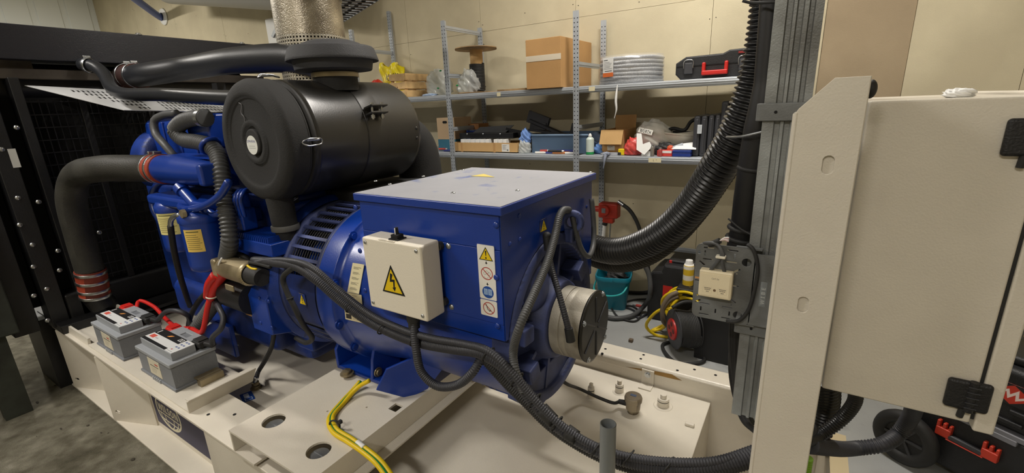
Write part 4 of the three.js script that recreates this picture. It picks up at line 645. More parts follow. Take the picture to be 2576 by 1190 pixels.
// ---------------------------------------------------------------- looms and conduits
const RIB = { pitch: 0.0062, depth: 0.12 };
const tie = (c, dir, r, parent, m = mat.rubber) => { const g = torus(c, dir, r, 0.0022, 24, 6); part('cable_tie', g, m, parent); };
{
  const t = thing('main_wiring_loom', 'thick ribbed black wiring loom slung along the alternator to the control cabinet', 'wiring loom');
  const main = [[640, 655, -0.86], [690, 660, -0.83], [750, 672, -0.815], [795, 702, -0.81], [850, 750, -0.83], [920, 802, -0.845], [1000, 842, -0.845], [1060, 862, -0.845], [1140, 876, -0.84], [1210, 888, -0.83], [1262, 918, -0.83], [1310, 970, -0.84], [1360, 1030, -0.85], [1420, 1085, -0.855], [1520, 1140, -0.86], [1640, 1172, -0.88], [1760, 1176, -0.9], [1890, 1145, -0.95], [1960, 1110, -1.0], [2040, 1075, -1.1]].map(p => pZ(...p));
  part('corrugated_sleeve', tube(main, 0.0165, { seg: 14, ring: RIB }), mat.loomGrey, t);
  const second = [[560, 700, -0.86], [640, 662, -0.84], [720, 655, -0.82], [790, 676, -0.80], [850, 728, -0.815], [930, 790, -0.83], [1010, 828, -0.83], [1080, 850, -0.83], [1170, 866, -0.83], [1230, 884, -0.82], [1285, 935, -0.82], [1335, 995, -0.83], [1400, 1060, -0.84], [1480, 1115, -0.85], [1560, 1145, -0.86], [1680, 1162, -0.88], [1800, 1160, -0.91], [1900, 1130, -0.96]].map(p => pZ(...p));
  part('corrugated_sleeve', tube(second, 0.0105, { seg: 12, ring: RIB }), mat.loomGrey, t);
  const third = [[1220, 905, -0.86], [1270, 960, -0.87], [1330, 1020, -0.88], [1370, 1060, -0.88], [1430, 1105, -0.87], [1530, 1158, -0.87], [1650, 1190, -0.88], [1780, 1190, -0.9], [1900, 1160, -0.95]].map(p => pZ(...p));
  part('corrugated_sleeve', tube(third, 0.0135, { seg: 12, ring: RIB }), mat.rubber, t);
  part('tape_wrap', tube([pZ(1362, 1028, -0.848), pZ(1392, 1060, -0.848)], 0.0185, { n: 4, seg: 12 }), mat.rubber, t);
  part('tape_wrap', tube([pZ(1425, 1084, -0.85), pZ(1450, 1102, -0.85)], 0.0185, { n: 4, seg: 12 }), mat.rubber, t);
  for (const [u, v, z] of [[885, 772, -0.835], [965, 826, -0.838], [1046, 855, -0.838], [1228, 892, -0.83], [1300, 955, -0.838], [1345, 1008, -0.845], [1400, 1066, -0.85], [1500, 1128, -0.855], [1580, 1152, -0.87], [1680, 1170, -0.885]]) tie(pZ(u, v, z), V3(0.8, -0.4, 0.1), 0.0215, t, mat.rubber);
}
{
  const t = thing('ring_harness', 'thin black cable hanging down over the slotted coupling ring', 'cable');
  part('cable', tube([pZ(738, 672, -0.81), pZ(712, 700, -0.80), pZ(722, 735, -0.80), pZ(742, 775, -0.805), pZ(762, 815, -0.82), pZ(785, 850, -0.86), pZ(770, 862, -0.88), pZ(745, 850, -0.9)], 0.0095, { seg: 10 }), mat.rubber, t);
  tie(pZ(730, 750, -0.8), V3(0.3, -1, 0), 0.011, t);
}
{
  const t = thing('control_box_conduit', 'ribbed black conduit looping down from the control box', 'conduit');
  const g0 = pZ(1040, 800, -0.835);
  part('conduit', tube([V3(g0.x, 0.86, -0.835), pZ(1047, 880, -0.815), pZ(1060, 935, -0.81), pZ(1098, 970, -0.81), pZ(1150, 968, -0.82), pZ(1190, 935, -0.83), pZ(1212, 898, -0.855)], 0.0125, { seg: 12, ring: RIB }), mat.loomGrey, t);
  part('gland_nut', cyl(V3(g0.x, 0.836, -0.834), V3(g0.x, 0.857, -0.835), 0.017, 0.017, 6), mat.rubber, t);
}
{
  const t = thing('end_face_conduit', 'ribbed grey conduit climbing the end face into the cable hood', 'conduit');
  part('conduit', tube([pZ(1318, 985, -0.83), pZ(1296, 930, -0.835), pX(1291, 888, -0.565), pX(1308, 820, -0.535), pX(1345, 735, -0.535), pX(1378, 655, -0.55), pX(1398, 585, -0.57), pX(1406, 548, -0.58), pX(1416, 530, -0.59), pX(1430, 528, -0.6)], 0.0115, { seg: 12, ring: RIB }), mat.hoseGrey, t);
}
{
  const t = thing('exciter_conduit', 'ribbed black conduit from the end face down to the silver exciter housing', 'conduit');
  part('conduit', tube([pX(1378, 612, -0.59), pX(1386, 670, -0.565), pX(1402, 725, -0.53), pX(1420, 790, -0.50), pX(1432, 835, -0.488)], 0.0092, { seg: 12, ring: RIB }), mat.loomGrey, t);
  part('elbow', [cyl(pX(1376, 594, -0.592), pX(1379, 630, -0.585), 0.0125, 0.011, 14), sphere(pX(1376, 594, -0.592), 0.0128)], mat.rubber, t);
  part('elbow', [cyl(pX(1430, 826, -0.49), pX(1436, 858, -0.484), 0.0118, 0.013, 14)], mat.rubber, t);
}
{
  const t = thing('flexible_conduit', 'smooth grey conduit drooping from the hood round the box corner', 'conduit');
  part('conduit', tube([pX(1440, 545, -0.59), pX(1450, 590, -0.575), pX(1464, 630, -0.56), pX(1478, 645, -0.55), pX(1491, 625, -0.56), pX(1494, 580, -0.575), pX(1491, 530, -0.585), pX(1488, 500, -0.592)], 0.0088, { seg: 12 }), mat.hoseGrey, t);
}
// earth cables
const earth = (label, off, pts) => {
  const t = thing('earth_cable', label, 'earth cable'); const g = pts.map(p => p.clone());
  part('sheath', tube(g, 0.0075, { seg: 12, n: 80 }), mat.yellow, t);
  part('green_stripe', tube(g.map((p, i) => p.clone().add(off)), 0.0062, { seg: 10, n: 80 }), mat.green, t);
};
{
  const Y1 = 0.484, a = [pY(928, 958, 0.545), pY(900, 975, Y1 + 0.02), pY(868, 1010, Y1), pY(838, 1048, Y1), pY(846, 1078, Y1), pY(885, 1104, Y1), pY(925, 1132, Y1 - 0.004), pY(960, 1162, 0.47), pY(992, 1205, 0.44)];
  const b = [pY(905, 960, 0.5), pY(884, 985, Y1), pY(856, 1015, Y1), pY(828, 1052, Y1), pY(836, 1085, Y1), pY(876, 1112, Y1), pY(915, 1139, Y1 - 0.004), pY(950, 1170, 0.47), pY(980, 1212, 0.44)];
  earth('yellow and green earth cable bolted to the alternator foot', V3(-0.003, 0.0002, -0.0024), a); earth('yellow and green earth cable strapped against the bolted one', V3(0.0026, 0.0006, -0.0024), b);
  const t = thing('cable_tie_strap', 'black cable tie around the two yellow earth cables', 'cable tie'); part('strap', torus(pY(842, 1070, 0.49), V3(0.4, 0, 1), 0.0175, 0.003, 24, 6), mat.rubber, t); part('strap_head', box(-0.005, 0.005, -0.004, 0.006, -0.005, 0.005).translate(...pY(856, 1062, 0.505).toArray()), mat.rubber, t);
  solo('cable_marker', 'white printed sleeve on the yellow earth cable', 'cable marker', tube([pY(899, 1113, Y1), pY(915, 1126, Y1)], 0.0085, { n: 2, seg: 12 }), mat.white);
}
{
  const t = thing('oil_drain_hose', 'thin black hose with crimped steel end screwed into the skid', 'hose');
  part('hose', tube([pZ(690, 835, -0.92), pZ(684, 870, -0.9), pZ(668, 905, -0.89), pZ(650, 935, -0.88), pY(645, 950, 0.355)], 0.0095, { seg: 10 }), mat.rubber, t);
  const p = pY(645, 975, 0.30); part('steel_end', [tube([pY(645, 948, 0.36), pY(641, 958, 0.345), V3(p.x, 0.33, p.z)], 0.009, { seg: 10, n: 8 })], mat.steel, t);
  part('brass_fitting', [hex(V3(p.x, 0.316, p.z), AY, 0.016, 0.012), hex(V3(p.x, 0.3, p.z), AY, 0.019, 0.012), cyl(V3(p.x, 0.298, p.z), V3(p.x, 0.302, p.z), 0.024, 0.024, 18)], mat.brass, t);
}
{
  const t = thing('fuel_level_sensor', 'round beige level sensor standing on the tank top', 'sensor');
  const p = pY(1592, 1035, 0.30);
  part('body', lathe([[0, 0.298], [0.02, 0.298], [0.02, 0.312], [0.026, 0.314], [0.028, 0.345], [0.032, 0.347], [0.033, 0.36], [0.03, 0.368], [0.026, 0.37], [0.0, 0.37]], V3(p.x, 0, p.z), AY, 40), M(0xa59a84, { r: 0.5, map: mapDust }), t);
  part('display', box(p.x - 0.011, p.x + 0.011, 0.37, 0.3712, p.z - 0.006, p.z + 0.006), M(0x55617a, { r: 0.2 }), t);
  part('gland', cyl(V3(p.x - 0.055, 0.328, p.z + 0.005), V3(p.x - 0.024, 0.328, p.z), 0.009, 0.0115, 14), mat.rubber, t);
  solo('sensor_cable', 'thin black cable from the alternator to the level sensor', 'cable', tube([pZ(1395, 940, -1.2), pZ(1420, 962, -1.24), pY(1462, 980, 0.36), pY(1510, 1002, 0.345), pY(1545, 1014, 0.335), V3(p.x - 0.052, 0.328, p.z + 0.005)], 0.0062, { seg: 10 }), mat.rubber);
}
{
  const t = thing('grey_pipe', 'upright open grey plastic pipe in front of the wiring loom', 'pipe');
  const p = pZ(1530, 1066, -0.76); const r = 0.0165;
  part('pipe', lathe([[r - 0.0025, 0.3], [r, 0.3], [r, p.y], [r - 0.0025, p.y], [r - 0.0025, 0.3]], V3(p.x, 0, p.z), AY, 32), mat.pipeGrey, t);
}
// ---------------------------------------------------------------- big corrugated hoses to the column
{
  const BR = { pitch: 0.0125, depth: 0.13 };
  const pts = [[1430, 592, -1.56], [1480, 618, -1.5], [1550, 632, -1.45], [1620, 614, -1.41], [1690, 570, -1.37], [1750, 506, -1.33], [1800, 430, -1.29], [1848, 352, -1.27], [1888, 262, -1.26], [1914, 180, -1.26], [1934, 80, -1.26], [1948, -40, -1.26], [1960, -320, -1.26]].map(p => pZ(...p));
  solo('corrugated_hose', 'shiny thick corrugated black hose sweeping up to the grey column', 'hose', tube(pts, 0.047, { seg: 22, ring: BR }), mat.hose);
  const p2 = [[1430, 605, -1.68], [1480, 636, -1.62], [1550, 656, -1.57], [1620, 640, -1.53], [1690, 590, -1.49], [1750, 520, -1.45], [1800, 445, -1.41], [1856, 360, -1.38], [1902, 262, -1.37], [1934, 180, -1.37], [1956, 60, -1.37], [1968, -60, -1.37], [1980, -330, -1.37]].map(p => pZ(...p));
  solo('corrugated_hose', 'dusty corrugated black hose half hidden behind the shiny one', 'hose', tube(p2, 0.045, { seg: 18, ring: BR }), M(0x34332f, { r: 0.75, map: mapDust }));
  const t = thing('power_cable', 'smooth black power cable with tapered heat-shrink boots beside the column', 'cable');
  part('sheath', tube([[1955, -330, -1.13], [1940, 0, -1.13], [1928, 160, -1.13], [1915, 290, -1.13], [1897, 400, -1.14], [1882, 500, -1.15], [1872, 580, -1.16], [1862, 625, -1.17]].map(p => pZ(...p)), k => k < 0.5 ? 0.021 : k < 0.62 ? 0.021 + (k - 0.5) * 0.08 : 0.0305, { seg: 20, n: 80 }), M(0x1d1d1f, { r: 0.5, map: mapDust }), t);
  for (const [u, v, z, r] of [[1903, 366, -1.135, 0.027], [1893, 425, -1.14, 0.032], [1869, 575, -1.16, 0.034], [1866, 600, -1.165, 0.036]]) part('heat_shrink_ring', torus(pZ(u, v, z), V3(0.12, 1, 0), r - 0.004, 0.005, 28, 8), mat.rubber, t);
  part('sheath', tube([[1905, 590, -1.2], [1880, 640, -1.22], [1860, 780, -1.24], [1850, 850, -1.24], [1845, 930, -1.22], [1860, 1010, -1.18], [1890, 1070, -1.16]].map(p => pZ(...p)), 0.013, { seg: 12 }), mat.rubber, t);
  part('tie_wire', tube([pZ(1828, 345, -1.18), pZ(1870, 343, -1.1), pZ(1925, 330, -1.08)], 0.0028, { seg: 6, n: 12 }), mat.zinc, t);
  part('tie_wire', tube([pZ(1868, 2, -1.1), pZ(1890, 7, -1.1), pZ(1965, 4, -1.08)], 0.0028, { seg: 6, n: 12 }), mat.rubber, t);
  part('tie_wire', tube([pZ(1832, 550, -1.12), pZ(1862, 575, -1.11), pZ(1905, 598, -1.09)], 0.0022, { seg: 6, n: 12 }), mat.rubber, t);
}
{
  const t = thing('cable_bunch', 'bunch of thin black cables hanging behind the grey column', 'cables');
  for (let k = 0; k < 6; k++) { const d = k * 6; part('cable', tube([[1838 + d, 800, -1.18], [1836 + d * 0.8, 880, -1.18 - k * 0.004], [1846 + d * 0.5, 960, -1.17], [1850 + d * 0.5, 1010, -1.15], [1868 + d * 0.4, 1060, -1.1], [1900 + d * 0.3, 1090, -1.06]].map(p => pZ(...p)), 0.0035 + 0.0012 * (k % 3), { seg: 8 }), mat.rubber, t); }
}
// ---------------------------------------------------------------- grey column with mounting plate
{
  const t = thing('grey_column', 'grey ribbed steel cable column hanging beside the cream pedestal', 'column');
  const zf = -1.06, x0 = -0.083, x1 = -0.004, yb = 0.70;
  const prF = [[0, 0], [0.02, 0], [0.022, -0.006], [0.03, -0.006], [0.032, 0], [0.037, 0], [0.039, -0.006], [0.047, -0.006], [0.049, 0], [0.056, 0], [0.058, -0.006], [0.064, -0.006], [0.066, 0], [0.079, 0], [0.079, -0.045], [0, -0.045]];
  part('profile', plate(prF.map(p => [p[0], -p[1]]).reverse(), CEILING_Y - yb, V3(x0, yb, zf), AX, V3(0, 0, -1)), mat.greyPost, t);
  for (const v of [282, 838]) { const p = pZ(1950, v, zf + 0.004); const y = p.y; const s = part('strap', [box(x0 - 0.008, x1 + 0.02, y - 0.017, y + 0.017, zf + 0.002, zf + 0.006, 0.002, 1), box(x0 - 0.012, x0 - 0.002, y - 0.017, y + 0.017, zf - 0.05, zf + 0.005, 0.002, 1)], mat.galv, t); part('strap_hole_shade', cyl(V3(x0 + 0.022, y, zf + 0.005), V3(x0 + 0.022, y, zf + 0.0068), 0.003, 0.003, 10), mat.dark, s); part('bolt', bolt(V3(x1 - 0.006, y, zf + 0.006), AZ, 0.006), mat.steel, s); }  // strap hole is a solid disc, its inner shade painted as dark colour
}
{
  const t = thing('mounting_plate', 'slotted galvanised mounting plate fixed to the grey column', 'plate');
  const zf = -1.045, x0 = -0.186, x1 = -0.066, y0 = 0.942, y1 = 1.12, w = x1 - x0, h = y1 - y0;
  const hs = []; const S = (fx, fy, sw, sh) => hs.push(slotPts(fx * w, fy * h, sw, sh));
  for (const y of [0.05, 0.2, 0.8, 0.95]) { S(0.22, y, 0.022, 0.0035); S(0.62, y, 0.022, 0.0035); }
  for (const x of [0.16, 0.42, 0.66]) { S(x, 0.12, 0.0035, 0.012); S(x, 0.88, 0.0035, 0.012); }
  S(0.06, 0.5, 0.011, 0.0035); S(0.72, 0.5, 0.014, 0.0035);
  for (const [fx, fy] of [[0.86, 0.82], [0.8, 0.12], [0.06, 0.88]]) hs.push(circlePts(fx * w, fy * h, fx < 0.2 ? 0.004 : 0.0095, 16));
  for (const [fx, fy] of [[0.72, 0.66], [0.68, 0.24], [0.08, 0.3]]) hs.push(circlePts(fx * w, fy * h, 0.002, 8));
  const dg = (fx, fy, s) => { const cx = fx * w, cy = fy * h, a = 0.006, b = 0.0017; hs.push([[cx - a + b, cy - s * a - s * b * 0], [cx - a - b, cy - s * (a - 2 * b)], [cx + a - b, cy + s * (a)], [cx + a + b, cy + s * (a - 2 * b)]]); };
  dg(0.72, 0.7, 1); dg(0.7, 0.3, -1); dg(0.1, 0.22, 1); dg(0.12, 0.74, -1);
  part('plate', plate(roundRect(0, w, 0, h, 0.014), 0.003, V3(x0, y0, zf), V3(0.995, -0.0, 0.0), AY, hs), mat.galv, t);
  part('wrap_sheet', [box(x1 - 0.002, 0.01, y0 + 0.004, y1 - 0.01, zf, zf + 0.003), box(x0 + 0.08, x1 + 0.01, y1 - 0.003, y1, zf - 0.012, zf + 0.002), box(x0 + 0.08, x1 + 0.01, y0, y0 + 0.003, zf - 0.012, zf + 0.002)], mat.galv, t);
  const em = canvasMat(256, 64, (x, w2, h2) => { x.fillStyle = '#7f8486'; x.fillRect(0, 0, w2, h2); x.fillStyle = '#b9bdbd'; x.font = 'bold 54px sans-serif'; x.fillText('W I B E', 24, 52); });
  sticker('embossed_name', 0.056, 0.012, V3(-0.0455, 1.022, zf + 0.0034), V3(0, 1, 0), V3(-1, 0, 0), em, t).userData.label = 'embossed letters on the sheet';
  part('copper_tab', [box(x0 + 0.002, x0 + 0.02, 1.036, 1.04, zf + 0.003, zf + 0.004)], mat.copperTape, t);
}
{
  const t = thing('data_outlet', 'cream data outlet box strapped to the slotted mounting plate', 'outlet');
  const zf = -1.042, x0 = -0.172, x1 = -0.104, y0 = 1.003, y1 = 1.066;
  part('body', box(x0, x1, y0, y1, zf, zf + 0.022, 0.004, 3), mat.beige, t);
  sticker('print', 0.058, 0.05, V3((x0 + x1) / 2, (y0 + y1) / 2 - 0.001, zf + 0.0222), AX, AY, canvasMat(256, 220, (x, w, h) => { x.fillStyle = '#e3d6b6'; x.fillRect(0, 0, w, h); x.fillStyle = '#3a362e'; x.font = '22px sans-serif'; x.textAlign = 'center'; x.fillText('CAT.5e', 128, 50); x.font = 'bold 15px sans-serif'; for (const u of [62, 196]) { for (const [dx, dy, q] of [[-28, 140, 56], [-24, 156, 48], [-10, 176, 20]]) for (let k = 0; k < q; k += 9) x.fillRect(u + dx + k, dy, 6, 8); x.strokeStyle = '#b9ab8c'; x.strokeRect(u - 40, 130, 80, 64); } x.fillStyle = '#6d553c'; x.beginPath(); x.arc(128, 160, 13, 0, 7); x.fill(); }), t);
  for (const dx of [0.02, 0.05]) part('cable', tube([V3(x0 + dx, y1 - 0.004, zf + 0.012), V3(x0 + dx + (dx < 0.03 ? 0.014 : -0.006), y1 + 0.02, zf + 0.016), V3(x0 + 0.039 + dx * 0.1, y1 + 0.04, zf + 0.016), V3(x0 + 0.03, y1 + 0.058, zf + 0.01), V3(x0 + 0.01 - dx * 0.2, y1 + 0.052, zf - 0.005), V3(x0 + 0.004, y1 + 0.03, zf - 0.02)], 0.004, { seg: 8 }), mat.hoseGrey, t);
  part('cable_tie', box(x0 + 0.03, x0 + 0.05, y1 + 0.03, y1 + 0.036, zf + 0.008, zf + 0.023, 0.002, 1), mat.offwhite, t);
  part('taped_end', [cyl(V3(x0 + 0.012, y1 + 0.052, zf), V3(x0 + 0.034, y1 + 0.066, zf + 0.006), 0.006, 0.0065, 10)], mat.rubber, t);
  for (let k = 0; k < 4; k++) part('bare_wire', tube([V3(x0 + 0.034, y1 + 0.066, zf + 0.006), V3(x0 + 0.044, y1 + 0.069 + k * 0.002, zf + 0.008), V3(x0 + 0.052, y1 + 0.067 + k * 0.003, zf + 0.01)], 0.0012, { seg: 5, n: 5 }), k % 2 ? mat.white : M(0xc9a9a9, { r: 0.5 }), t);
  solo('outlet_cable', 'black cable bowed round the edge of the mounting plate', 'cable', tube([pZ(1880, 615, -1.035), pZ(1893, 625, -1.03), pZ(1906, 670, -1.03), pZ(1898, 730, -1.03), pZ(1880, 785, -1.03), pZ(1855, 808, -1.035), pZ(1828, 808, -1.04)], 0.0042, { seg: 8 }), mat.rubber);
}
// ---------------------------------------------------------------- cream pedestal and control cabinet
{
  const t = thing('cabinet_pedestal', 'tall cream folded steel pedestal with angled top and two slots', 'pedestal');
  const z = -0.9, x0 = -0.024, x1 = 0.068, yb = RT;
  const w = x1 - x0, tp = 1.452 - yb;
  const hole = (u, v) => { const p = pZ(u, v, z); return slotPts(p.x - x0, p.y - yb, 0.0165, 0.03); };
  part('web', plate([[0, 0], [w, 0], [w, tp], [w - 0.045, tp], [0.004, tp - 0.045], [0, tp - 0.052]], 0.004, V3(x0, yb, z - 0.004), AX, AY, [hole(2083, 415), hole(2020, 767)], 0.0008), mat.cream, t);
  part('flange', box(x0 - 0.0035, x0 + 0.002, yb, 1.4, z - 0.09, z - 0.001, 0.002, 1), mat.cream, t);
  part('flange', box(x1 - 0.003, x1 + 0.001, yb, 1.452, z - 0.09, z - 0.002, 0.001, 1), mat.cream, t);
  part('folded_edge', cyl(V3(x0 + 0.0015, yb, z - 0.0035), V3(x0 + 0.0015, 1.4, z - 0.0035), 0.0042, 0.0042, 14), mat.cream, t);
  part('rubber_plug', sphere(V3(x1 + 0.004, 1.433, z - 0.03), 0.012, 0.7, 1.2, 1), mat.rubber, t);
  part('foot_plate', box(x0 - 0.03, x1 + 0.05, yb, yb + 0.008, z - 0.12, z + 0.03), mat.cream, t);
  part('inner_plate', box(x0 + 0.004, x1 - 0.004, yb, 1.38, z - 0.0095, z - 0.0055), mat.cream, t);
  part('base_beam', box(-0.2, 0.15, RT - 0.06, RT - 0.001, z - 0.12, z + 0.03), mat.cream, t);
}
{
  const t = thing('control_cabinet', 'large cream control cabinet with black hinges on its door edge', 'cabinet');
  const z = -1.0; part('body', box(0.078, 0.296, 0.858, 1.414, z, -1.55, 0.004, 2), mat.cream, t);
  const dr = part('door', box(0.301, 0.328, 0.846, 1.42, z + 0.002, -1.552, 0.004, 2), mat.cream, t); part('door_seal', box(0.294, 0.302, 0.866, 1.405, z - 0.004, -1.545), mat.rubber, t);
  for (const [u, v] of [[2432, 990], [2590, 345]]) { const p = pZ(u, v, z); const hg = part('hinge', [box(p.x - 0.029, p.x + 0.029, p.y - 0.028, p.y + 0.028, z, z + 0.012, 0.006, 3), cyl(V3(p.x + 0.004, p.y - 0.029, z + 0.01), V3(p.x + 0.004, p.y + 0.029, z + 0.01), 0.0065, 0.0065, 14)], mat.caseBlack, t); for (let k = 0; k < 5; k++) part('hinge_knuckle', box(p.x - 0.004, p.x + 0.012, p.y - 0.02 + k * 0.01, p.y - 0.0185 + k * 0.01, z + 0.0155, z + 0.0172), mat.caseGrey, hg); part('hinge_pin', cyl(V3(p.x - 0.003, p.y - 0.045, z + 0.004), V3(p.x - 0.002, p.y - 0.026, z + 0.006), 0.005, 0.005, 10), mat.rubber, hg); }
}
solo('paper_scrap', 'crumpled white scrap lying on top of the control cabinet', 'scrap', lump(V3(0.2, 1.414, -1.06), 0.02, 0.009, 0.015, 0.25, 3), mat.white);
// ---------------------------------------------------------------- storage shelving along the back wall
const SZ0 = -2.79, SZ1 = -3.24, SY2 = 1.533, SY1 = 1.103;
{
  const t = thing('storage_shelving', 'run of galvanised boltless shelving with perforated posts along the wall', 'shelving');
  const xs = [-3.34, -2.335, -1.283, -0.24];
  const post = (x, z, top, sgn) => {
    const hs = []; for (let y = 0.03; y < top - 0.02; y += 0.025) { hs.push(circlePts(0.009, y, 0.0042, 6)); hs.push(circlePts(0.031, y, 0.0042, 6)); }
    const g = plate(rectPts(0, 0.04, 0, top), 0.002, V3(x - 0.02, 0, z), AX, AY, hs);
    const fl = box(x - 0.002, x + 0.002, 0, top, z, z - sgn * 0.035), mid = box(x - 0.004, x + 0.004, 0, top, z + 0.002, z + 0.004);
    part('post', [g, mid, fl], mat.shelfZinc, t);
    part('post_back', box(x - 0.017, x + 0.017, 0.01, top - 0.01, z - 0.0035, z - 0.0015), M(0x3a3c3e, { r: 0.7 }), t);
  };
  const tops_ = [2.3, 2.045, 1.972, 2.0];
  xs.forEach((x, i) => { post(x, SZ0, i === 0 ? 2.1 : tops_[i], 1); post(x, SZ1, i === 0 ? 2.3 : tops_[i], 1); });
  xs.forEach((x, i) => { for (const y of [i === 0 ? 1.93 : tops_[i] - 0.06, SY2 + 0.12, SY1 + 0.16]) { if (i === 2 && y > 1.8) continue; part('end_brace', [box(x - 0.006, x + 0.006, y, y + 0.03, SZ0 - 0.004, SZ1 + 0.004), box(x - 0.009, x + 0.009, y + 0.011, y + 0.018, SZ0 - 0.004, SZ1 + 0.004)], mat.shelfZinc, t); } });
  for (let i = -1; i < 3; i++) {
    const x0 = i < 0 ? -4.4 : xs[i] + 0.02, x1 = i < 0 ? xs[0] - 0.02 : xs[i + 1] - 0.02;
    for (const y of [SY2, SY1]) {
      if (i === 2 && false) continue;
      part('shelf_board', box(x0, x1, y - 0.012, y, SZ0 - 0.002, SZ1 + 0.01, 0.002, 1), mat.shelfZinc, t);
      part('shelf_beam', [box(x0, x1, y - 0.034, y - 0.004, SZ0 + 0.002, SZ0 - 0.012, 0.003, 1), box(x0, x1, y - 0.022, y - 0.016, SZ0 + 0.005, SZ0, 0.002, 1), box(x0, x1, y - 0.04, y - 0.034, SZ0 - 0.004, SZ0 - 0.04)], mat.shelfZinc, t);
    }
    part('rear_beam', [box(x0, x1, 0.385, 0.42, SZ1 - 0.002, SZ1 + 0.01, 0.003, 1), box(x0, x1, 0.398, 0.406, SZ1 + 0.01, SZ1 + 0.014)], mat.shelfZinc, t);
  }
  for (const [u, v, w, y] of [[1648, 399, 0.075, SY1], [1255, 222, 0.03, SY2], [1490, 203, 0.04, SY2]]) { const p = pZ(u, v, SZ0); const m = canvasMat(160, 56, (x, W, H) => { x.fillStyle = '#e0d5b0'; x.fillRect(0, 0, W, H); if (w > 0.06) { x.fillStyle = '#3c3830'; x.font = '34px sans-serif'; x.fillText('L', 56, 42); x.fillText('"', 94, 42); } }); sticker('shelf_label', w, 0.026, V3(p.x, y - 0.02, SZ0 + 0.0056), AX, AY, m, t).userData.label = 'cream paper shelf label'; }
}
const bpx = (u0, u1, vt, yb, zf, d) => { const a = pZ(u0, vt, zf), b = pZ(u1, vt, zf); return { x0: a.x, x1: b.x, y0: yb, y1: pZ((u0 + u1) / 2, vt, zf).y, z0: zf, z1: zf - d }; };
const B = (k, r = 0.003) => box(k.x0, k.x1, k.y0, k.y1, k.z0, k.z1, r, 2);
// --- top shelf
{
  const c = pZ(1000, 185, -2.95); const w = 0.3, h = 0.25;
  const t = thing('yellow_bag', 'bright yellow plastic carrier bag behind the wooden crate', 'bag');
  const bagX0 = pZ(960, 190, -3.17).x; const a = pZ(962, 160, -3.02), b = pZ(1036, 172, -3.02); const n = 26, m = 16, pos = [], uv = [], idx = [];
  for (const s of [1, -1]) for (let j = 0; j <= m; j++) for (let i = 0; i <= n; i++) { const fx = i / n, fy = j / m; const top = 0.305 + 0.026 * Math.cos(fx * 10 - 0.6) + 0.01 * Math.sin(fx * 6); const x = bagX0 + fx * 0.30 + 0.012 * Math.sin(fy * 5), y = SY2 + 0.001 + fy * top; const bulge = 0.042 * Math.sin(Math.PI * fx) * (1 - 0.75 * fy) + 0.004; const z = -3.17 + s * bulge + 0.008 * Math.sin(fx * 21 + fy * 9) * fy + 0.006 * Math.sin(fx * 11 - fy * 14); pos.push(x, y, z); uv.push(fx, fy); }
  const N = (n + 1) * (m + 1); for (let s = 0; s < 2; s++) for (let j = 0; j < m; j++) for (let i = 0; i < n; i++) { const q = s * N + j * (n + 1) + i; if (s === 0) idx.push(q, q + 1, q + n + 1, q + 1, q + n + 2, q + n + 1); else idx.push(q, q + n + 1, q + 1, q + 1, q + n + 1, q + n + 2); }
  const g = new THREE.BufferGeometry(); g.setAttribute('position', new THREE.Float32BufferAttribute(pos, 3)); g.setAttribute('uv', new THREE.Float32BufferAttribute(uv, 2)); g.setIndex(idx); g.computeVertexNormals();
  const m2 = canvasMat(512, 384, (x, W, H) => { x.fillStyle = '#f0dc0a'; x.fillRect(0, 0, W, H); x.fillStyle = '#14120a'; x.font = 'bold 84px sans-serif'; x.save(); x.translate(262, 165); x.rotate(0.06); x.textAlign = 'center'; x.fillText('BÓNUS', 0, 0); x.restore(); }, 0.35); m2.side = THREE.DoubleSide;
  part('bag', g, m2, t, true);
}
{ const p = pZ(945, 212, -3.05); solo('red_bag', 'crumpled red plastic bag beside the yellow bag', 'bag', lump(V3(p.x, SY2 + 0.001, -3.06), 0.09, 0.11, 0.07, 0.12, 2.2), M(0xd2382c, { r: 0.3 })); }
{
  const t = thing('wooden_crate', 'pale pine slatted crate on the top shelf', 'crate');
  const q = pZ(1020, 200, -2.82), L = 0.17, x0 = q.x - L - 0.01, D = 0.27; const h = 0.052, gp = 0.013;
  for (let k = 0; k < 3; k++) {
    const y = SY2 + 0.004 + k * (h + gp);
    part('slat', box(x0, x0 + L, y, y + h, -2.82, -2.83, 0.0015, 1), mat.wood, t); part('slat', box(x0, x0 + L, y, y + h, -2.82 - D, -2.81 - D, 0.0015, 1), mat.wood, t);
    part('slat', box(x0 - 0.01, x0, y, y + h, -2.822, -2.818 - D, 0.0015, 1), mat.wood, t); part('slat', box(x0 + L, x0 + L + 0.01, y, y + h, -2.822, -2.818 - D, 0.0015, 1), mat.wood, t);
  }
  for (const x of [x0 + 0.002, x0 + L - 0.022]) for (const z of [-2.831, -2.809 - D]) part('corner_batten', box(x, x + 0.02, SY2 + 0.002, SY2 + 0.182, z, z - 0.018), mat.wood, t);
  part('base_board', box(x0, x0 + L, SY2 + 0.001, SY2 + 0.006, -2.832, -2.81 - D), mat.wood, t);
  for (const [x, y] of [[x0 + 0.08, SY2 + 0.082], [x0 + 0.02, SY2 + 0.02], [x0 + 0.04, SY2 + 0.128]]) part('knot', cyl(V3(x, y, -2.8205), V3(x, y, -2.8196), 0.0055, 0.0055, 10), M(0x7a4a26, { r: 0.8 }), t);
}
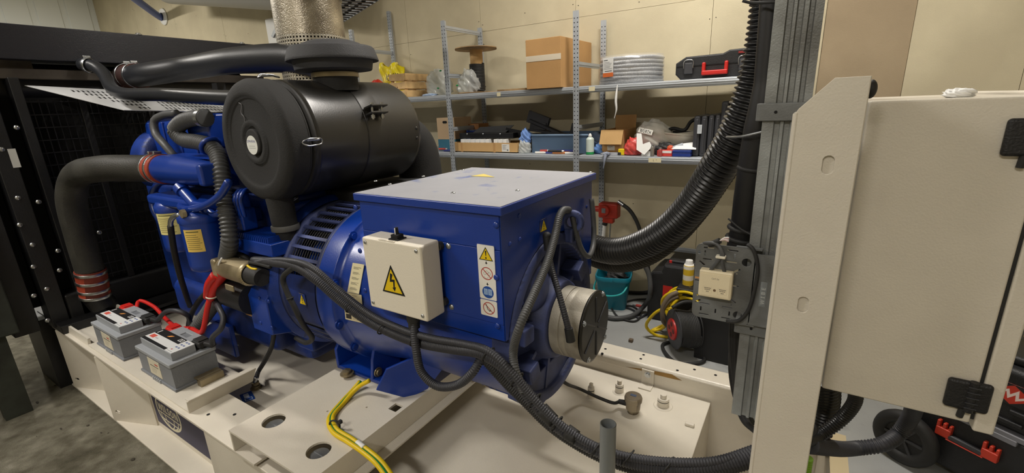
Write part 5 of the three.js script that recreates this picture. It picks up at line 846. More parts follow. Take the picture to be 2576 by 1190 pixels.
{
  const t = thing('plastic_bag', 'clear plastic bag with green print beside the shelf post', 'bag'); const p = pZ(1120, 205, -2.9);
  part('film', lump(V3(p.x - 0.11, SY2 + 0.001, -2.95), 0.11, 0.125, 0.085, 0.16, 5.1, 36), mat.clear, t); part('film', lump(V3(p.x + 0.205, SY2 + 0.001, -2.93), 0.085, 0.11, 0.07, 0.2, 3.1, 30), mat.clear, t);
  for (const [u, v] of [[1108, 178], [1102, 222], [1150, 215]]) { const q = pZ(u, v, -2.855); const g = lump(q, 0.012, 0.006, 0.003, 0.3, 1.3, 10, false); part('green_print', g, M(0x2f9a55, { r: 0.5 }), t); }
  solo('plastic_wrap', 'pale blue plastic wrapper lying flat on the top shelf', 'wrapper', lump(V3(pZ(1078, 236, -2.83).x, SY2 + 0.0, -2.84), 0.07, 0.012, 0.03, 0.2, 2.4), M(0xa9bdd8, { r: 0.35 }));
}
{
  const t = thing('cable_spool', 'wooden cable drum with black cable standing on the top shelf', 'cable drum'); const p = pZ(1199, 225, -2.98), r = 0.158;
  const c = V3(p.x, 0, -3.0); const y0 = SY2 + 0.001, y1 = pZ(1196, 121, -3.0).y;
  part('flange', lathe([[0, y0], [r, y0], [r, y0 + 0.01], [0, y0 + 0.01]], c, AY, 48), mat.ply, t); part('flange', lathe([[0.02, y1 - 0.012], [r, y1 - 0.012], [r, y1], [0.02, y1]], c, AY, 48), mat.ply, t);
  part('core', cyl(V3(c.x, y0 + 0.01, c.z), V3(c.x, y1 - 0.012, c.z), 0.048, 0.048, 32), mat.cardLight, t);
  const n = 19, pts = []; for (let k = 0; k <= n * 16; k++) { const a = k / 16 * 6.28318; pts.push(V3(c.x + 0.053 * Math.cos(a), y0 + 0.018 + k / (n * 16) * 0.2, c.z + 0.053 * Math.sin(a))); }
  part('cable_winding', tube(pts, 0.0056, { seg: 7, n: n * 20 }), mat.rubber, t);
  part('loose_turn', tube([V3(c.x - 0.05, y0 + 0.1, c.z + 0.03), V3(c.x - 0.02, y0 + 0.06, c.z + 0.058), V3(c.x + 0.03, y0 + 0.03, c.z + 0.06), V3(c.x + 0.1, y0 + 0.016, c.z + 0.06)], 0.0056, { seg: 7 }), mat.rubber, t);
}
solo('wood_offcut', 'thin flat wooden offcut lying between the cable drum and carton', 'offcut', box(pZ(1250, 212, -2.84).x, pZ(1322, 212, -2.84).x, SY2 + 0.001, SY2 + 0.014, -2.84, -3.05, 0.001, 1), mat.ply);
{
  const t = thing('cardboard_box', 'long closed brown cardboard carton with clear tape on the top shelf', 'carton'); const k = bpx(1322, 1440, 92, SY2 + 0.001, -2.83, 0.3); const h = 0.305;
  k.x0 = pZ(1323, 150, -2.765).x; k.x1 = pZ(1411, 150, -2.765).x;
  part('box', box(k.x0, k.x1, SY2 + 0.001, SY2 + h, -2.765, -3.25, 0.002, 1), mat.card, t);
  part('tape', [box(k.x0 - 0.0008, k.x1 + 0.0008, SY2 + 0.17, SY2 + 0.205, -2.7648, -2.7638)], M(0xd8cdb8, { r: 0.2 }), t);
  part('flap_seam', box(k.x0 + 0.002, k.x1 - 0.002, SY2 + h, SY2 + h + 0.0015, -2.992, -2.998), mat.cardLight, t);
}
{
  const t = thing('conduit_coil', 'coil of grey corrugated conduit wrapped in clear film on the top shelf', 'coil'); const c = V3(pZ(1587, 165, -3.0).x, 0, -3.01), R = 0.185;
  for (let j = 0; j < 7; j++) { const y = SY2 + 0.013 + j * 0.0225; const pts = []; for (let k = 0; k < 24; k++) { const a = k / 24 * 6.28318; pts.push(V3(c.x + (R + rr(-0.003, 0.003)) * Math.cos(a), y + rr(-0.001, 0.001), c.z + (R + rr(-0.003, 0.003)) * Math.sin(a))); } part('turn', tube(pts, 0.0115, { closed: true, seg: 8, ring: { pitch: 0.009, depth: 0.14 } }), M(0x9fa1a4, { r: 0.45 }), t); }
  part('film', lathe([[R - 0.03, SY2 + 0.002], [R + 0.012, SY2 + 0.004], [R + 0.018, SY2 + 0.05], [R + 0.017, SY2 + 0.12], [R + 0.008, SY2 + 0.168], [R - 0.03, SY2 + 0.17]], c, AY, 40), new THREE.MeshPhysicalMaterial({ color: 0xffffff, roughness: 0.2, transmission: 0.92, thickness: 0, side: THREE.DoubleSide }), t);
  const a = 1.98; const lp = V3(c.x + (R + 0.021) * Math.cos(a), SY2 + 0.1, c.z + (R + 0.021) * Math.sin(a));
  sticker('coil_label', 0.085, 0.11, lp, V3(Math.sin(a), 0, -Math.cos(a)), AY, canvasMat(160, 200, (x, W, H) => { x.fillStyle = '#e9e9e6'; x.fillRect(0, 0, W, H); x.fillStyle = '#e0743a'; x.fillRect(0, 156, W, 44); x.fillStyle = '#555'; x.fillRect(14, 20, 60, 10); for (let k = 0; k < 6; k++) x.fillRect(14, 44 + k * 14, 90 + (k * 31) % 40, 4); x.fillStyle = '#222'; x.fillRect(30, 136, 110, 7); }), t).userData.label = 'white and orange coil label';
  part('hanging_tape', tube([V3(c.x - 0.005, SY2 - 0.006, SZ0 + 0.012), V3(c.x - 0.012, SY2 - 0.1, SZ0 + 0.014), V3(c.x - 0.008, SY2 - 0.15, SZ0 + 0.012), V3(c.x - 0.02, SY2 - 0.2, SZ0 + 0.012)], k => 0.0022 + 0.006 * Math.sin(Math.PI * Math.min(1, k * 1.1)), { seg: 6, n: 20 }), mat.white, t);
}
const handleU = (a, b, drop, r, m, parent, name) => { const mid = a.clone().lerp(b, 0.5); part(name, tube([a, a.clone().add(drop), b.clone().add(drop), b], r, { type: 'catmullrom', n: 40, seg: 10 }), m, parent); };
{
  const t = thing('tool_case', 'flat black tool case with red handle on the top shelf', 'tool case'); const a = pZ(1700, 160, -2.84), b = pZ(1925, 135, -2.84); const w = b.x - a.x, h = 0.13;
  part('shell', plate([[0.03, 0], [w - 0.02, 0], [w, 0.03], [w, h - 0.02], [w - 0.03, h + 0.012], [0.62 * w, h + 0.01], [0.55 * w, h - 0.005], [0.12 * w, h - 0.008], [0, h - 0.04], [0, 0.03]], 0.32, V3(a.x, SY2 + 0.001, -3.16), AX, AY, null, 0.008), mat.caseBlack, t);
  part('seam', box(a.x + 0.004, b.x - 0.004, SY2 + 0.07, SY2 + 0.075, -2.842, -2.838), mat.dark, t);
  const hx = pZ(1800, 150, -2.83).x; part('handle', [box(hx - 0.066, hx - 0.048, SY2 + 0.028, SY2 + 0.085, -2.84, -2.815, 0.006), box(hx + 0.048, hx + 0.066, SY2 + 0.028, SY2 + 0.085, -2.84, -2.815, 0.006), box(hx - 0.066, hx + 0.066, SY2 + 0.018, SY2 + 0.042, -2.84, -2.812, 0.006)], mat.red, t);
  for (const u of [1733, 1872]) { const x = pZ(u, 150, -2.83).x; const c = part('latch', box(x - 0.024, x + 0.024, SY2 + 0.03, SY2 + 0.09, -2.842, -2.828, 0.005), mat.caseGrey, t); part('latch_wire', tube([V3(x - 0.025, SY2 + 0.06, -2.826), V3(x - 0.022, SY2 + 0.1, -2.826), V3(x + 0.022, SY2 + 0.1, -2.826), V3(x + 0.025, SY2 + 0.06, -2.826)], 0.0025, { seg: 6, n: 16 }), mat.steel, c); }
  const lx = pZ(1872, 120, -2.84).x; part('red_badge', box(lx - 0.025, lx + 0.025, SY2 + 0.118, SY2 + 0.128, -2.842, -2.836), M(0x8a2320, { r: 0.5 }), t);
}
// --- lower shelf
{ const t = thing('cardboard_box', 'white and blue carton with hand hole beside the shelf post', 'carton'); const k = bpx(1098, 1142, 300, SY1 + 0.001, -2.9, 0.25); part('box', box(k.x0, k.x1, SY1 + 0.09, SY1 + 0.26, -2.9, -3.12, 0.002, 1), M(0xc9ad8a, { r: 0.8 }), t); part('blue_base', box(k.x0 - 0.001, k.x1 + 0.001, SY1 + 0.001, SY1 + 0.09, -2.899, -3.121, 0.002, 1), M(0x2e6d86, { r: 0.7 }), t); const hx = pZ(1119, 311, -2.9).x; part('hand_hole_shade', plate(slotPts(0, 0, 0.045, 0.02), 0.002, V3(hx, SY1 + 0.225, -2.9005), AX, AY), mat.dark, t); }  // hand hole is a flat slot piece, coloured dark for the shade inside
solo('cardboard_box', 'plain brown carton behind the blue paper rolls', 'carton', box(pZ(1140, 320, -3.1).x, pZ(1208, 320, -3.1).x, SY1 + 0.001, SY1 + 0.2, -3.08, -3.22, 0.002, 1), M(0x96683c, { r: 0.85 }));
{ const t = thing('blue_tin', 'round dark blue tin behind the long carton', 'tin'); const c = V3(pZ(1190, 320, -3.05).x, 0, -3.06); part('tin', lathe([[0, SY1 + 0.001], [0.062, SY1 + 0.001], [0.063, SY1 + 0.15], [0.06, SY1 + 0.152], [0, SY1 + 0.152]], c, AY, 36), mat.blueBox, t); for (const y of [0.155, 0.128]) part('rim', torus(V3(c.x, SY1 + y, c.z), AY, 0.063, 0.003, 36, 6), M(0x8b9ab5, { r: 0.3, m: 0.7 }), t); }
{
  const t = thing('shallow_carton', 'long shallow cardboard tray holding small white boxes', 'carton'); const k = bpx(1134, 1300, 355, SY1 + 0.001, -2.83, 0.24); const y1 = SY1 + 0.072;
  part('floor', box(k.x0, k.x1, SY1 + 0.001, SY1 + 0.006, -2.83, -3.05), mat.cardLight, t);
  part('side', box(k.x0, k.x1, SY1 + 0.001, y1, -2.83, -2.835), mat.cardLight, t); part('side', box(k.x0, k.x1, SY1 + 0.001, y1, -3.045, -3.05), mat.cardLight, t); part('end', box(k.x0, k.x0 + 0.005, SY1 + 0.001, y1, -2.835, -3.045), mat.cardLight, t); part('end', box(k.x1 - 0.005, k.x1, SY1 + 0.001, y1, -2.835, -3.045), mat.cardLight, t);
  for (const f of [0.16, 0.66]) part('tape_strip', box(k.x0 + f * (k.x1 - k.x0), k.x0 + f * (k.x1 - k.x0) + 0.018, SY1 + 0.002, y1, -2.8302, -2.829), mat.card, t);
  sticker('address_label', 0.066, 0.055, V3(pZ(1272, 372, -2.83).x, SY1 + 0.036, -2.8292), AX, AY, canvasMat(128, 96, (x, W, H) => { x.fillStyle = '#dcdad4'; x.fillRect(0, 0, W, H); x.fillStyle = '#77746e'; for (let q = 0; q < 6; q++) x.fillRect(14, 14 + q * 11, 70 - (q * 13) % 30, 4); x.fillRect(84, 66, 26, 20); }), t);
  const xs = [1163, 1175, 1188, 1201, 1213, 1226, 1246, 1258, 1270]; xs.forEach((u, i) => { const x = pZ(u, 352, -2.845).x; const b = thing('switch_box', 'small white box standing in the shallow carton', 'box', 'white boxes in the shallow carton'); part('box', box(x - 0.015, x + 0.013, SY1 + 0.007, SY1 + 0.096, -2.842, -2.9, 0.002, 1), mat.white, b); });
}
{
  const t = thing('black_enclosure', 'low black steel panel with three rivets lying on the shallow carton', 'panel'); const k = bpx(1153, 1288, 333, SY1 + 0.1, -2.86, 0.25);
  part('panel', [box(k.x0, k.x1, SY1 + 0.1, SY1 + 0.14, -2.87, -3.06, 0.003, 1)], M(0x141416, { r: 0.4 }), t); for (const u of [1175, 1215, 1258]) part('rivet', screw(pZ(u, 337, -2.868), AZ, 0.006), mat.steel, t);
  part('side_flap', plate([[0, 0], [0.02, 0.075], [0.16, 0.05], [0.26, 0]], 0.004, V3(pZ(1265, 330, -2.92).x, SY1 + 0.1, -2.94), AX, AY), M(0x141416, { r: 0.4 }), t);
  part('tilted_sheet', plate([[0, 0], [0.3, 0], [0.3, 0.13], [0, 0.1]], 0.003, V3(pZ(1210, 335, -3.0).x, SY1 + 0.141, -2.9), AX, V3(0, 0.35, -0.94)), M(0x4a4c50, { r: 0.5 }), t);
}
{
  const t = thing('plastic_bin', 'translucent blue storage bin behind the middle shelf post', 'bin'); const a = pZ(1338, 360, -2.88), b = pZ(1478, 360, -2.88), h = 0.13;
  part('wall', [box(a.x, b.x, SY1 + 0.001, SY1 + h, -2.88, -2.884), box(a.x, b.x, SY1 + 0.001, SY1 + h, -3.196, -3.2), box(a.x, a.x + 0.004, SY1 + 0.001, SY1 + h, -2.884, -3.196), box(b.x - 0.004, b.x, SY1 + 0.001, SY1 + h, -2.884, -3.196), box(a.x, b.x, SY1 + 0.001, SY1 + 0.005, -2.884, -3.196)], M(0x5d748e, { r: 0.35, tr: 0.25 }), t);
  part('rim', box(a.x - 0.006, b.x + 0.006, SY1 + h - 0.012, SY1 + h, -2.874, -2.883, 0.003, 1), M(0x7f97b2, { r: 0.35 }), t);
  const s = thing('black_folded_sheets', 'folded black steel sheets sticking up from the blue bin', 'sheet metal'); const f = M(0x17171a, { r: 0.45 });
  const P = (u, v, z) => pZ(u, v, z), strip = (p, q, w, d) => { const dir = q.clone().sub(p); const L = dir.length(); const g = new THREE.BoxGeometry(L, w, d); return place(g, p.clone().lerp(q, 0.5), dir, V3(0, 1, 0)); };
  part('sheet', strip(P(1330, 292, -3.0), P(1380, 312, -3.0), 0.085, 0.03), M(0x2a2a2d, { r: 0.5 }), s); part('sheet', strip(P(1333, 302, -2.97), P(1440, 348, -2.95), 0.016, 0.05), f, s); part('sheet', strip(P(1334, 326, -2.95), P(1452, 342, -2.94), 0.014, 0.06), f, s); part('sheet', strip(P(1334, 312, -2.98), P(1372, 322, -2.98), 0.07, 0.003), f, s); part('sheet', strip(P(1345, 338, -2.96), P(1450, 349, -2.96), 0.02, 0.06), f, s); part('sheet', strip(P(1436, 352, -2.96), P(1446, 310, -2.96), 0.02, 0.05), f, s);
}
{ const p = pZ(1320, 350, -2.86); solo('nitrile_glove', 'crumpled blue nitrile gloves on top of a clear bag', 'gloves', lump(V3(p.x + 0.002, SY1 + 0.07, -2.88), 0.04, 0.06, 0.035, 0.28, 1.2), mat.blueGlove); solo('plastic_bag', 'small crumpled clear bag under the blue gloves', 'bag', lump(V3(pZ(1318, 375, -2.84).x, SY1 + 0.001, -2.85), 0.048, 0.055, 0.03, 0.25, 4.2), mat.clear); }
{ const pens = [[1356, 382, 0xe8e4dc, 0.03], [1367, 384, 0xb5443c, 0.025], [1382, 381, 0x3a4a9a, 0.03], [1395, 380, 0x262628, 0.05], [1410, 380, 0xd9894a, 0.06], [1420, 384, 0x28307a, 0.06], [1432, 383, 0xd9d6d0, 0.03], [1112, 377, 0xc04438, 0.03], [1124, 378, 0x2f3f9a, 0.03]]; pens.forEach(([u, v, c, l], i) => { const p = pZ(u, v, -2.82 - (i % 3) * 0.012), y = SY1 + 0.008 + (i % 2) * 0.012; const t = thing('marker_pen', ['white capped marker pen before the blue bin', 'red marker pen before the blue bin', 'blue marker pen before the blue bin', 'black marker pen before the blue bin', 'orange marker pen lying on the others', 'dark blue marker pen under the orange one', 'grey marker pen beside the middle shelf post', 'red marker pen beside the blue based carton', 'blue marker pen beside the blue based carton'][i], 'pen', 'pens on the lower shelf'); const a = V3(p.x - l, y, p.z), b = V3(p.x + l, y, p.z - 0.012); part('barrel', cyl(a, b, 0.0075, 0.0075, 12), M(c, { r: 0.4 }), t); part('cap', cyl(b, b.clone().add(V3(0.014, 0, -0.003)), 0.0065, 0.005, 12), mat.white, t); }); }
{ const t = thing('spray_can', 'white spray can with pointed cap beside the middle post', 'spray can'); const c = V3(pZ(1482, 378, -2.83).x, 0, -2.845); part('can', lathe([[0, SY1 + 0.001], [0.024, SY1 + 0.001], [0.026, SY1 + 0.006], [0.026, SY1 + 0.095], [0.024, SY1 + 0.103], [0.014, SY1 + 0.112], [0, SY1 + 0.113]], c, AY, 32), M(0xc9d4cb, { r: 0.35 }), t); part('cap', lathe([[0, SY1 + 0.11], [0.012, SY1 + 0.11], [0.011, SY1 + 0.125], [0.005, SY1 + 0.135], [0, SY1 + 0.136]], c, AY, 20), mat.white, t); part('green_foot', lathe([[0.0262, SY1 + 0.002], [0.0266, SY1 + 0.012], [0.0262, SY1 + 0.018]], c, AY, 32), mat.green, t); }
{ const t = thing('rag_heap', 'crumpled blue grey rags behind the spray can', 'rags'); part('rag', lump(V3(pZ(1492, 360, -2.95).x, SY1 + 0.001, -2.97), 0.09, 0.08, 0.06, 0.25, 2.7), M(0x6e7f9c, { r: 0.8 }), t); part('rag', lump(V3(pZ(1510, 372, -2.9).x, SY1 + 0.001, -2.91), 0.04, 0.04, 0.04, 0.25, 6.1), M(0x5f86c0, { r: 0.7 }), t); }
{
  const t = thing('open_carton', 'small open cardboard carton with raised flaps', 'carton'); const a = pZ(1513, 372, -2.87), b = pZ(1567, 372, -2.87), y1 = SY1 + 0.155, zf = -2.88, zb = -3.12;
  part('wall', [box(a.x, b.x, SY1 + 0.018, y1, zf, zf - 0.004)], mat.card, t); part('wall', box(b.x - 0.004, b.x, SY1 + 0.018, y1, zf - 0.004, zb), mat.card, t); part('wall', box(a.x, a.x + 0.004, SY1 + 0.018, y1, zf - 0.004, zb), mat.card, t); part('wall', box(a.x, b.x, SY1 + 0.018, y1, zb, zb - 0.004), mat.card, t); part('base', box(a.x, b.x, SY1 + 0.014, SY1 + 0.018, zf, zb), mat.card, t);
  part('flap', plate(rectPts(0, b.x - a.x + 0.004, 0, 0.095), 0.003, V3(a.x - 0.006, y1, zf + 0.003), AX, V3(0, -0.93, 0.36)), mat.cardLight, t); part('flap', plate(rectPts(0, b.x - a.x, 0, 0.085), 0.003, V3(a.x, y1, zb), AX, V3(0, 0.99, -0.1)), mat.card, t);
  sticker('carton_label', 0.05, 0.03, V3((a.x + b.x) / 2 - 0.01, SY1 + 0.04, zf + 0.001), AX, AY, canvasMat(96, 56, (x, W, H) => { x.fillStyle = '#cfc9ba'; x.fillRect(0, 0, W, H); x.fillStyle = '#77716a'; x.fillRect(8, 10, 60, 6); x.fillRect(8, 24, 40, 4); }), t);
}
{ const t = thing('cable_coil', 'loose coil of thin grey cable under the open carton', 'cable'); const c = V3(pZ(1540, 380, -2.85).x, 0, -2.92); for (let k = 0; k < 6; k++) { const pts = []; for (let i = 0; i < 16; i++) { const a = i / 16 * 6.28318; pts.push(V3(c.x + (0.105 - k * 0.006) * Math.cos(a), SY1 + 0.004 + (k % 3) * 0.004 + 0.001 * Math.sin(a * 3 + k), c.z + (0.09 - k * 0.006) * Math.sin(a))); } part('turn', tube(pts, 0.0032, { closed: true, seg: 6, n: 48 }), M(0x9fa2a8, { r: 0.5 }), t); } }
solo('hanging_glove', 'limp grey glove hanging over the lower shelf edge', 'glove', merge([lump(V3(pZ(1527, 370, -2.8).x, SY1 + 0.002, -2.8), 0.022, 0.014, 0.025, 0.2, 1.1), tube([V3(pZ(1524, 375, -2.78).x, SY1 + 0.012, -2.785), V3(pZ(1522, 385, -2.775).x, SY1 - 0.02, -2.772), V3(pZ(1520, 400, -2.775).x, SY1 - 0.055, -2.772), V3(pZ(1518, 408, -2.775).x, SY1 - 0.08, -2.774)], k => 0.011 - 0.008 * k, { seg: 8, n: 14 })]), M(0x8d95a6, { r: 0.7 }));
{ const t = thing('tape_measure', 'yellow and black tape measure beside the open carton', 'tape measure'); const p = pZ(1563, 372, -2.83); part('case', box(p.x - 0.022, p.x + 0.02, SY1 + 0.001, SY1 + 0.04, -2.83, -2.86, 0.006), mat.yellow, t); part('grip', box(p.x - 0.024, p.x + 0.0, SY1 + 0.001, SY1 + 0.02, -2.828, -2.862, 0.005), mat.rubber, t); }
{ solo('red_bag', 'shiny red plastic bag beside the open carton', 'bag', lump(V3(pZ(1590, 372, -2.85).x, SY1 + 0.001, -2.87), 0.055, 0.065, 0.05, 0.2, 3.3), M(0xc84a44, { r: 0.3 })); solo('paper_sheet', 'crumpled white paper on the red bag', 'paper', plate([[0, 0.1], [0.015, 0], [0.07, -0.03], [0.11, 0.02], [0.09, 0.05], [0.05, 0.035], [0.03, 0.1]], 0.004, V3(pZ(1597, 363, -2.82).x, SY1 + 0.038, -2.815), V3(1, 0, 0.1), V3(0, 0.95, -0.3)), mat.white); }
{
  const t = thing('white_bag', 'white plastic bag with black lettering in front of the helmet', 'bag'); const c = V3(pZ(1640, 350, -2.95).x, SY1 + 0.03, -2.98); part('bag', lump(c, 0.115, 0.11, 0.08, 0.12, 7.3, 36), M(0xdedcd4, { r: 0.4 }), t);
  const m = canvasMat(256, 64, (x, W, H) => { x.fillStyle = '#dedcd4'; x.fillRect(0, 0, W, H); x.fillStyle = '#161616'; x.font = 'bold 60px sans-serif'; x.textAlign = 'center'; x.fillText('WÜRTH', 128, 58); }); sticker('print', 0.09, 0.03, pZ(1624, 330, -2.868), V3(0.95, -0.22, 0.1), V3(0.2, 0.95, -0.2), m, t);
}
{
  const t = thing('safety_helmet', 'white safety helmet lying upside down with black strap', 'helmet'); const c = V3(pZ(1712, 345, -3.0).x, SY1 + 0.125, -3.02);
  const g = new THREE.SphereGeometry(0.12, 32, 16, 0, 6.2832, 0, 1.62); g.rotateX(Math.PI); g.scale(1, 0.95, 0.95); g.rotateZ(0.08); g.translate(c.x, c.y, c.z); part('shell', g, M(0xd9d4c4, { r: 0.4, side: true }), t); part('brim', torus(c, V3(0.08, 1, 0), 0.12, 0.006, 36, 8), M(0xd9d4c4, { r: 0.4 }), t);
  part('strap', tube([c.clone().add(V3(-0.09, 0.01, 0.03)), c.clone().add(V3(-0.04, 0.03, 0.05)), c.clone().add(V3(0.03, 0.02, 0.06)), c.clone().add(V3(0.06, 0.07, 0.03)), c.clone().add(V3(0.11, 0.085, 0)), c.clone().add(V3(0.1, 0.02, 0.02))], 0.011, { seg: 8 }), mat.rubber, t);
  part('headband', torus(c.clone().add(V3(0, -0.005, 0)), V3(0.08, 1, 0), 0.1, 0.01, 32, 6), mat.rubber, t);
}
solo('black_cloth', 'crumpled black cloth under the helmet', 'cloth', lump(V3(pZ(1672, 365, -2.88).x, SY1 + 0.001, -2.9), 0.065, 0.045, 0.035, 0.25, 8.8), mat.rubber);
{ const t = thing('orange_tool', 'small orange and white hand tool behind the blue box', 'tool'); const p = pZ(1685, 365, -2.85); part('body', lump(V3(p.x, SY1 + 0.03, -2.87), 0.022, 0.02, 0.015, 0.1, 2), M(0xc8552f, { r: 0.5 }), t); part('handle', cyl(V3(p.x + 0.01, SY1 + 0.045, -2.87), V3(p.x + 0.07, SY1 + 0.065, -2.88), 0.01, 0.012, 12), M(0xa9b0b8, { r: 0.4 }), t); }
{ const k = bpx(1613, 1636, 377, SY1 + 0.001, -2.8, 0.05); solo('small_box', 'small white paper box at the shelf edge', 'box', box(k.x0, k.x1, SY1 + 0.001, SY1 + 0.026, -2.81, -2.85, 0.001, 1), mat.white); }
for (const [u, l] of [[1640, 'slim clear bottle with silver cap beside the white paper box'], [1660, 'slim clear bottle with silver cap in front of the red box']]) { const t = thing('small_bottle', l, 'bottle', 'small bottles at the shelf edge'); const c = V3(pZ(u, 385, -2.805).x, 0, -2.812); const h = u < 1650 ? 0.055 : 0.04; part('bottle', lathe([[0, SY1 + 0.001], [0.011, SY1 + 0.001], [0.012, SY1 + 0.006], [0.012, SY1 + h], [0.006, SY1 + h + 0.006], [0, SY1 + h + 0.006]], c, AY, 20), M(u < 1650 ? 0x8f8a82 : 0xc05a58, { r: 0.2, m: 0.3 }), t); part('cap', cyl(V3(c.x, SY1 + h + 0.006, c.z), V3(c.x, SY1 + h + 0.014, c.z), 0.009, 0.008, 14), mat.steel, t); }
{ const t = thing('red_box', 'bright red small parts box with white label at the shelf edge', 'box'); const k = bpx(1652, 1690, 375, SY1, -2.81, 0.1); part('box', box(k.x0, k.x1, SY1 + 0.001, SY1 + 0.036, -2.822, -2.9, 0.003), M(0xd2433c, { r: 0.4 }), t); part('label', box(k.x0 + 0.024, k.x1 - 0.003, SY1 + 0.02, SY1 + 0.034, -2.8222, -2.8212), mat.white, t); }
{ const t = thing('blue_box', 'dark blue small parts box beside the red one', 'box'); const k = bpx(1691, 1738, 374, SY1, -2.81, 0.1); part('base', box(k.x0, k.x1, SY1 + 0.001, SY1 + 0.022, -2.815, -2.9, 0.004), mat.blueBox, t); part('lid', box(k.x0 - 0.001, k.x1 + 0.001, SY1 + 0.0225, SY1 + 0.038, -2.814, -2.901, 0.004), mat.blueBox, t); solo('paper_sheet', 'sheet of white paper draped over the blue box', 'paper', plate([[0, 0], [0.14, 0], [0.12, 0.09], [0.03, 0.06]], 0.002, V3(k.x0 - 0.01, SY1 + 0.042, -2.83), AX, V3(0, 0.4, -0.9)), mat.white); }
[[1746, 1782, 291, 'black plastic case with white sticker standing on its edge', 0], [1783, 1815, 288, 'black plastic case standing between two other cases', 1], [1816, 1855, 254, 'tallest black plastic case standing beside the hoses', 2]].forEach(([u0, u1, vt, l, i]) => {
  const t = thing('black_case', l, 'case', 'black cases standing on the lower shelf'); const k = bpx(u0, u1, vt, SY1 + 0.001, -2.85, 0.3);
  part('half', box(k.x0, (k.x0 + k.x1) / 2 - 0.001, SY1 + 0.001, k.y1, -2.85, -3.15, 0.012, 3), mat.caseGrey, t); part('half', box((k.x0 + k.x1) / 2 + 0.001, k.x1 - 0.002, SY1 + 0.001, k.y1, -2.85, -3.15, 0.012, 3), mat.caseGrey, t);
  for (const f of [0.25, 0.75]) part('edge_rib', box(k.x0 + (k.x1 - k.x0) * f - 0.006, k.x0 + (k.x1 - k.x0) * f + 0.006, SY1 + 0.02, k.y1 - 0.02, -2.852, -2.846, 0.003, 1), mat.caseGrey, t);
  if (i === 0) sticker('case_sticker', 0.024, 0.05, pZ(1760, 325, -2.845), AX, AY, canvasMat(48, 96, (x, W, H) => { x.fillStyle = '#cdd3d8'; x.fillRect(0, 0, W, H); x.fillStyle = '#8b939c'; for (let q = 0; q < 7; q++) x.fillRect(8, 12 + q * 11, 30, 3); }), t);
});
{ const t = thing('yellow_strap', 'yellow ratchet strap loop beside the tallest black case', 'strap'); const p = pZ(1862, 285, -2.9); part('strap', tube([V3(p.x - 0.03, SY1 + 0.001, -2.9), V3(p.x - 0.03, SY1 + 0.2, -2.9), V3(p.x - 0.005, SY1 + 0.285, -2.9), V3(p.x + 0.025, SY1 + 0.29, -2.9), V3(p.x + 0.05, SY1 + 0.24, -2.9), V3(p.x + 0.055, SY1 + 0.001, -2.9)], 0.013, { seg: 8 }), M(0xd9a81c, { r: 0.5 }), t); }
// ---------------------------------------------------------------- things on the floor by the wall
{
  const t = thing('drum_pump', 'red barrel pump on a white tube leaning by the shelf post', 'pump'); const z = -3.02, h = pZ(1530, 523, z), a = pZ(1522, 556, z), b = pZ(1508, 700, z - 0.05);
  const c = pZ(1531, 528, z), s = pxR(1, c);
  part('head', [box(c.x - 24 * s, c.x + 26 * s, c.y - 20 * s, c.y + 18 * s, z - 0.05, z + 0.03, 0.012), cyl(V3(c.x - 5 * s, c.y + 2 * s, z + 0.01), V3(c.x - 5 * s, c.y + 2 * s, z + 0.06), 0.038, 0.036, 24), box(c.x - 14 * s, c.x + 14 * s, c.y - 34 * s, c.y - 16 * s, z - 0.03, z + 0.02, 0.01), cyl(V3(c.x - 38 * s, c.y - 1 * s, z - 0.01), V3(c.x - 22 * s, c.y, z - 0.01), 0.02, 0.024, 16)], mat.redPump, t);
  part('cover_plate', box(c.x - 10 * s, c.x + 0 * s, c.y - 4 * s, c.y + 8 * s, z + 0.06, z + 0.062), mat.zinc, t);
  part('suction_tube', cyl(a, b, 0.013, 0.013, 16), mat.white, t); part('tube_collar', cyl(pZ(1525, 548, z), pZ(1521, 566, z), 0.02, 0.018, 16), mat.blackMatte, t);
  part('side_rod', cyl(pZ(1537, 545, z), pZ(1533, 605, z), 0.005, 0.005, 8), mat.galv, t);
  part('hose_ferrule', cyl(pZ(1555, 507, z), pZ(1568, 516, z), 0.014, 0.014, 14), mat.steel, t);
  part('hose', tube([pZ(1563, 512, z), pZ(1585, 530, z), pZ(1605, 565, z), pZ(1615, 605, z), pZ(1628, 660, z), pZ(1634, 700, z), pY(1628, 735, 0.02), pY(1580, 735, 0.02), pY(1540, 728, 0.02)], 0.0135, { seg: 10 }), mat.rubber, t);
}
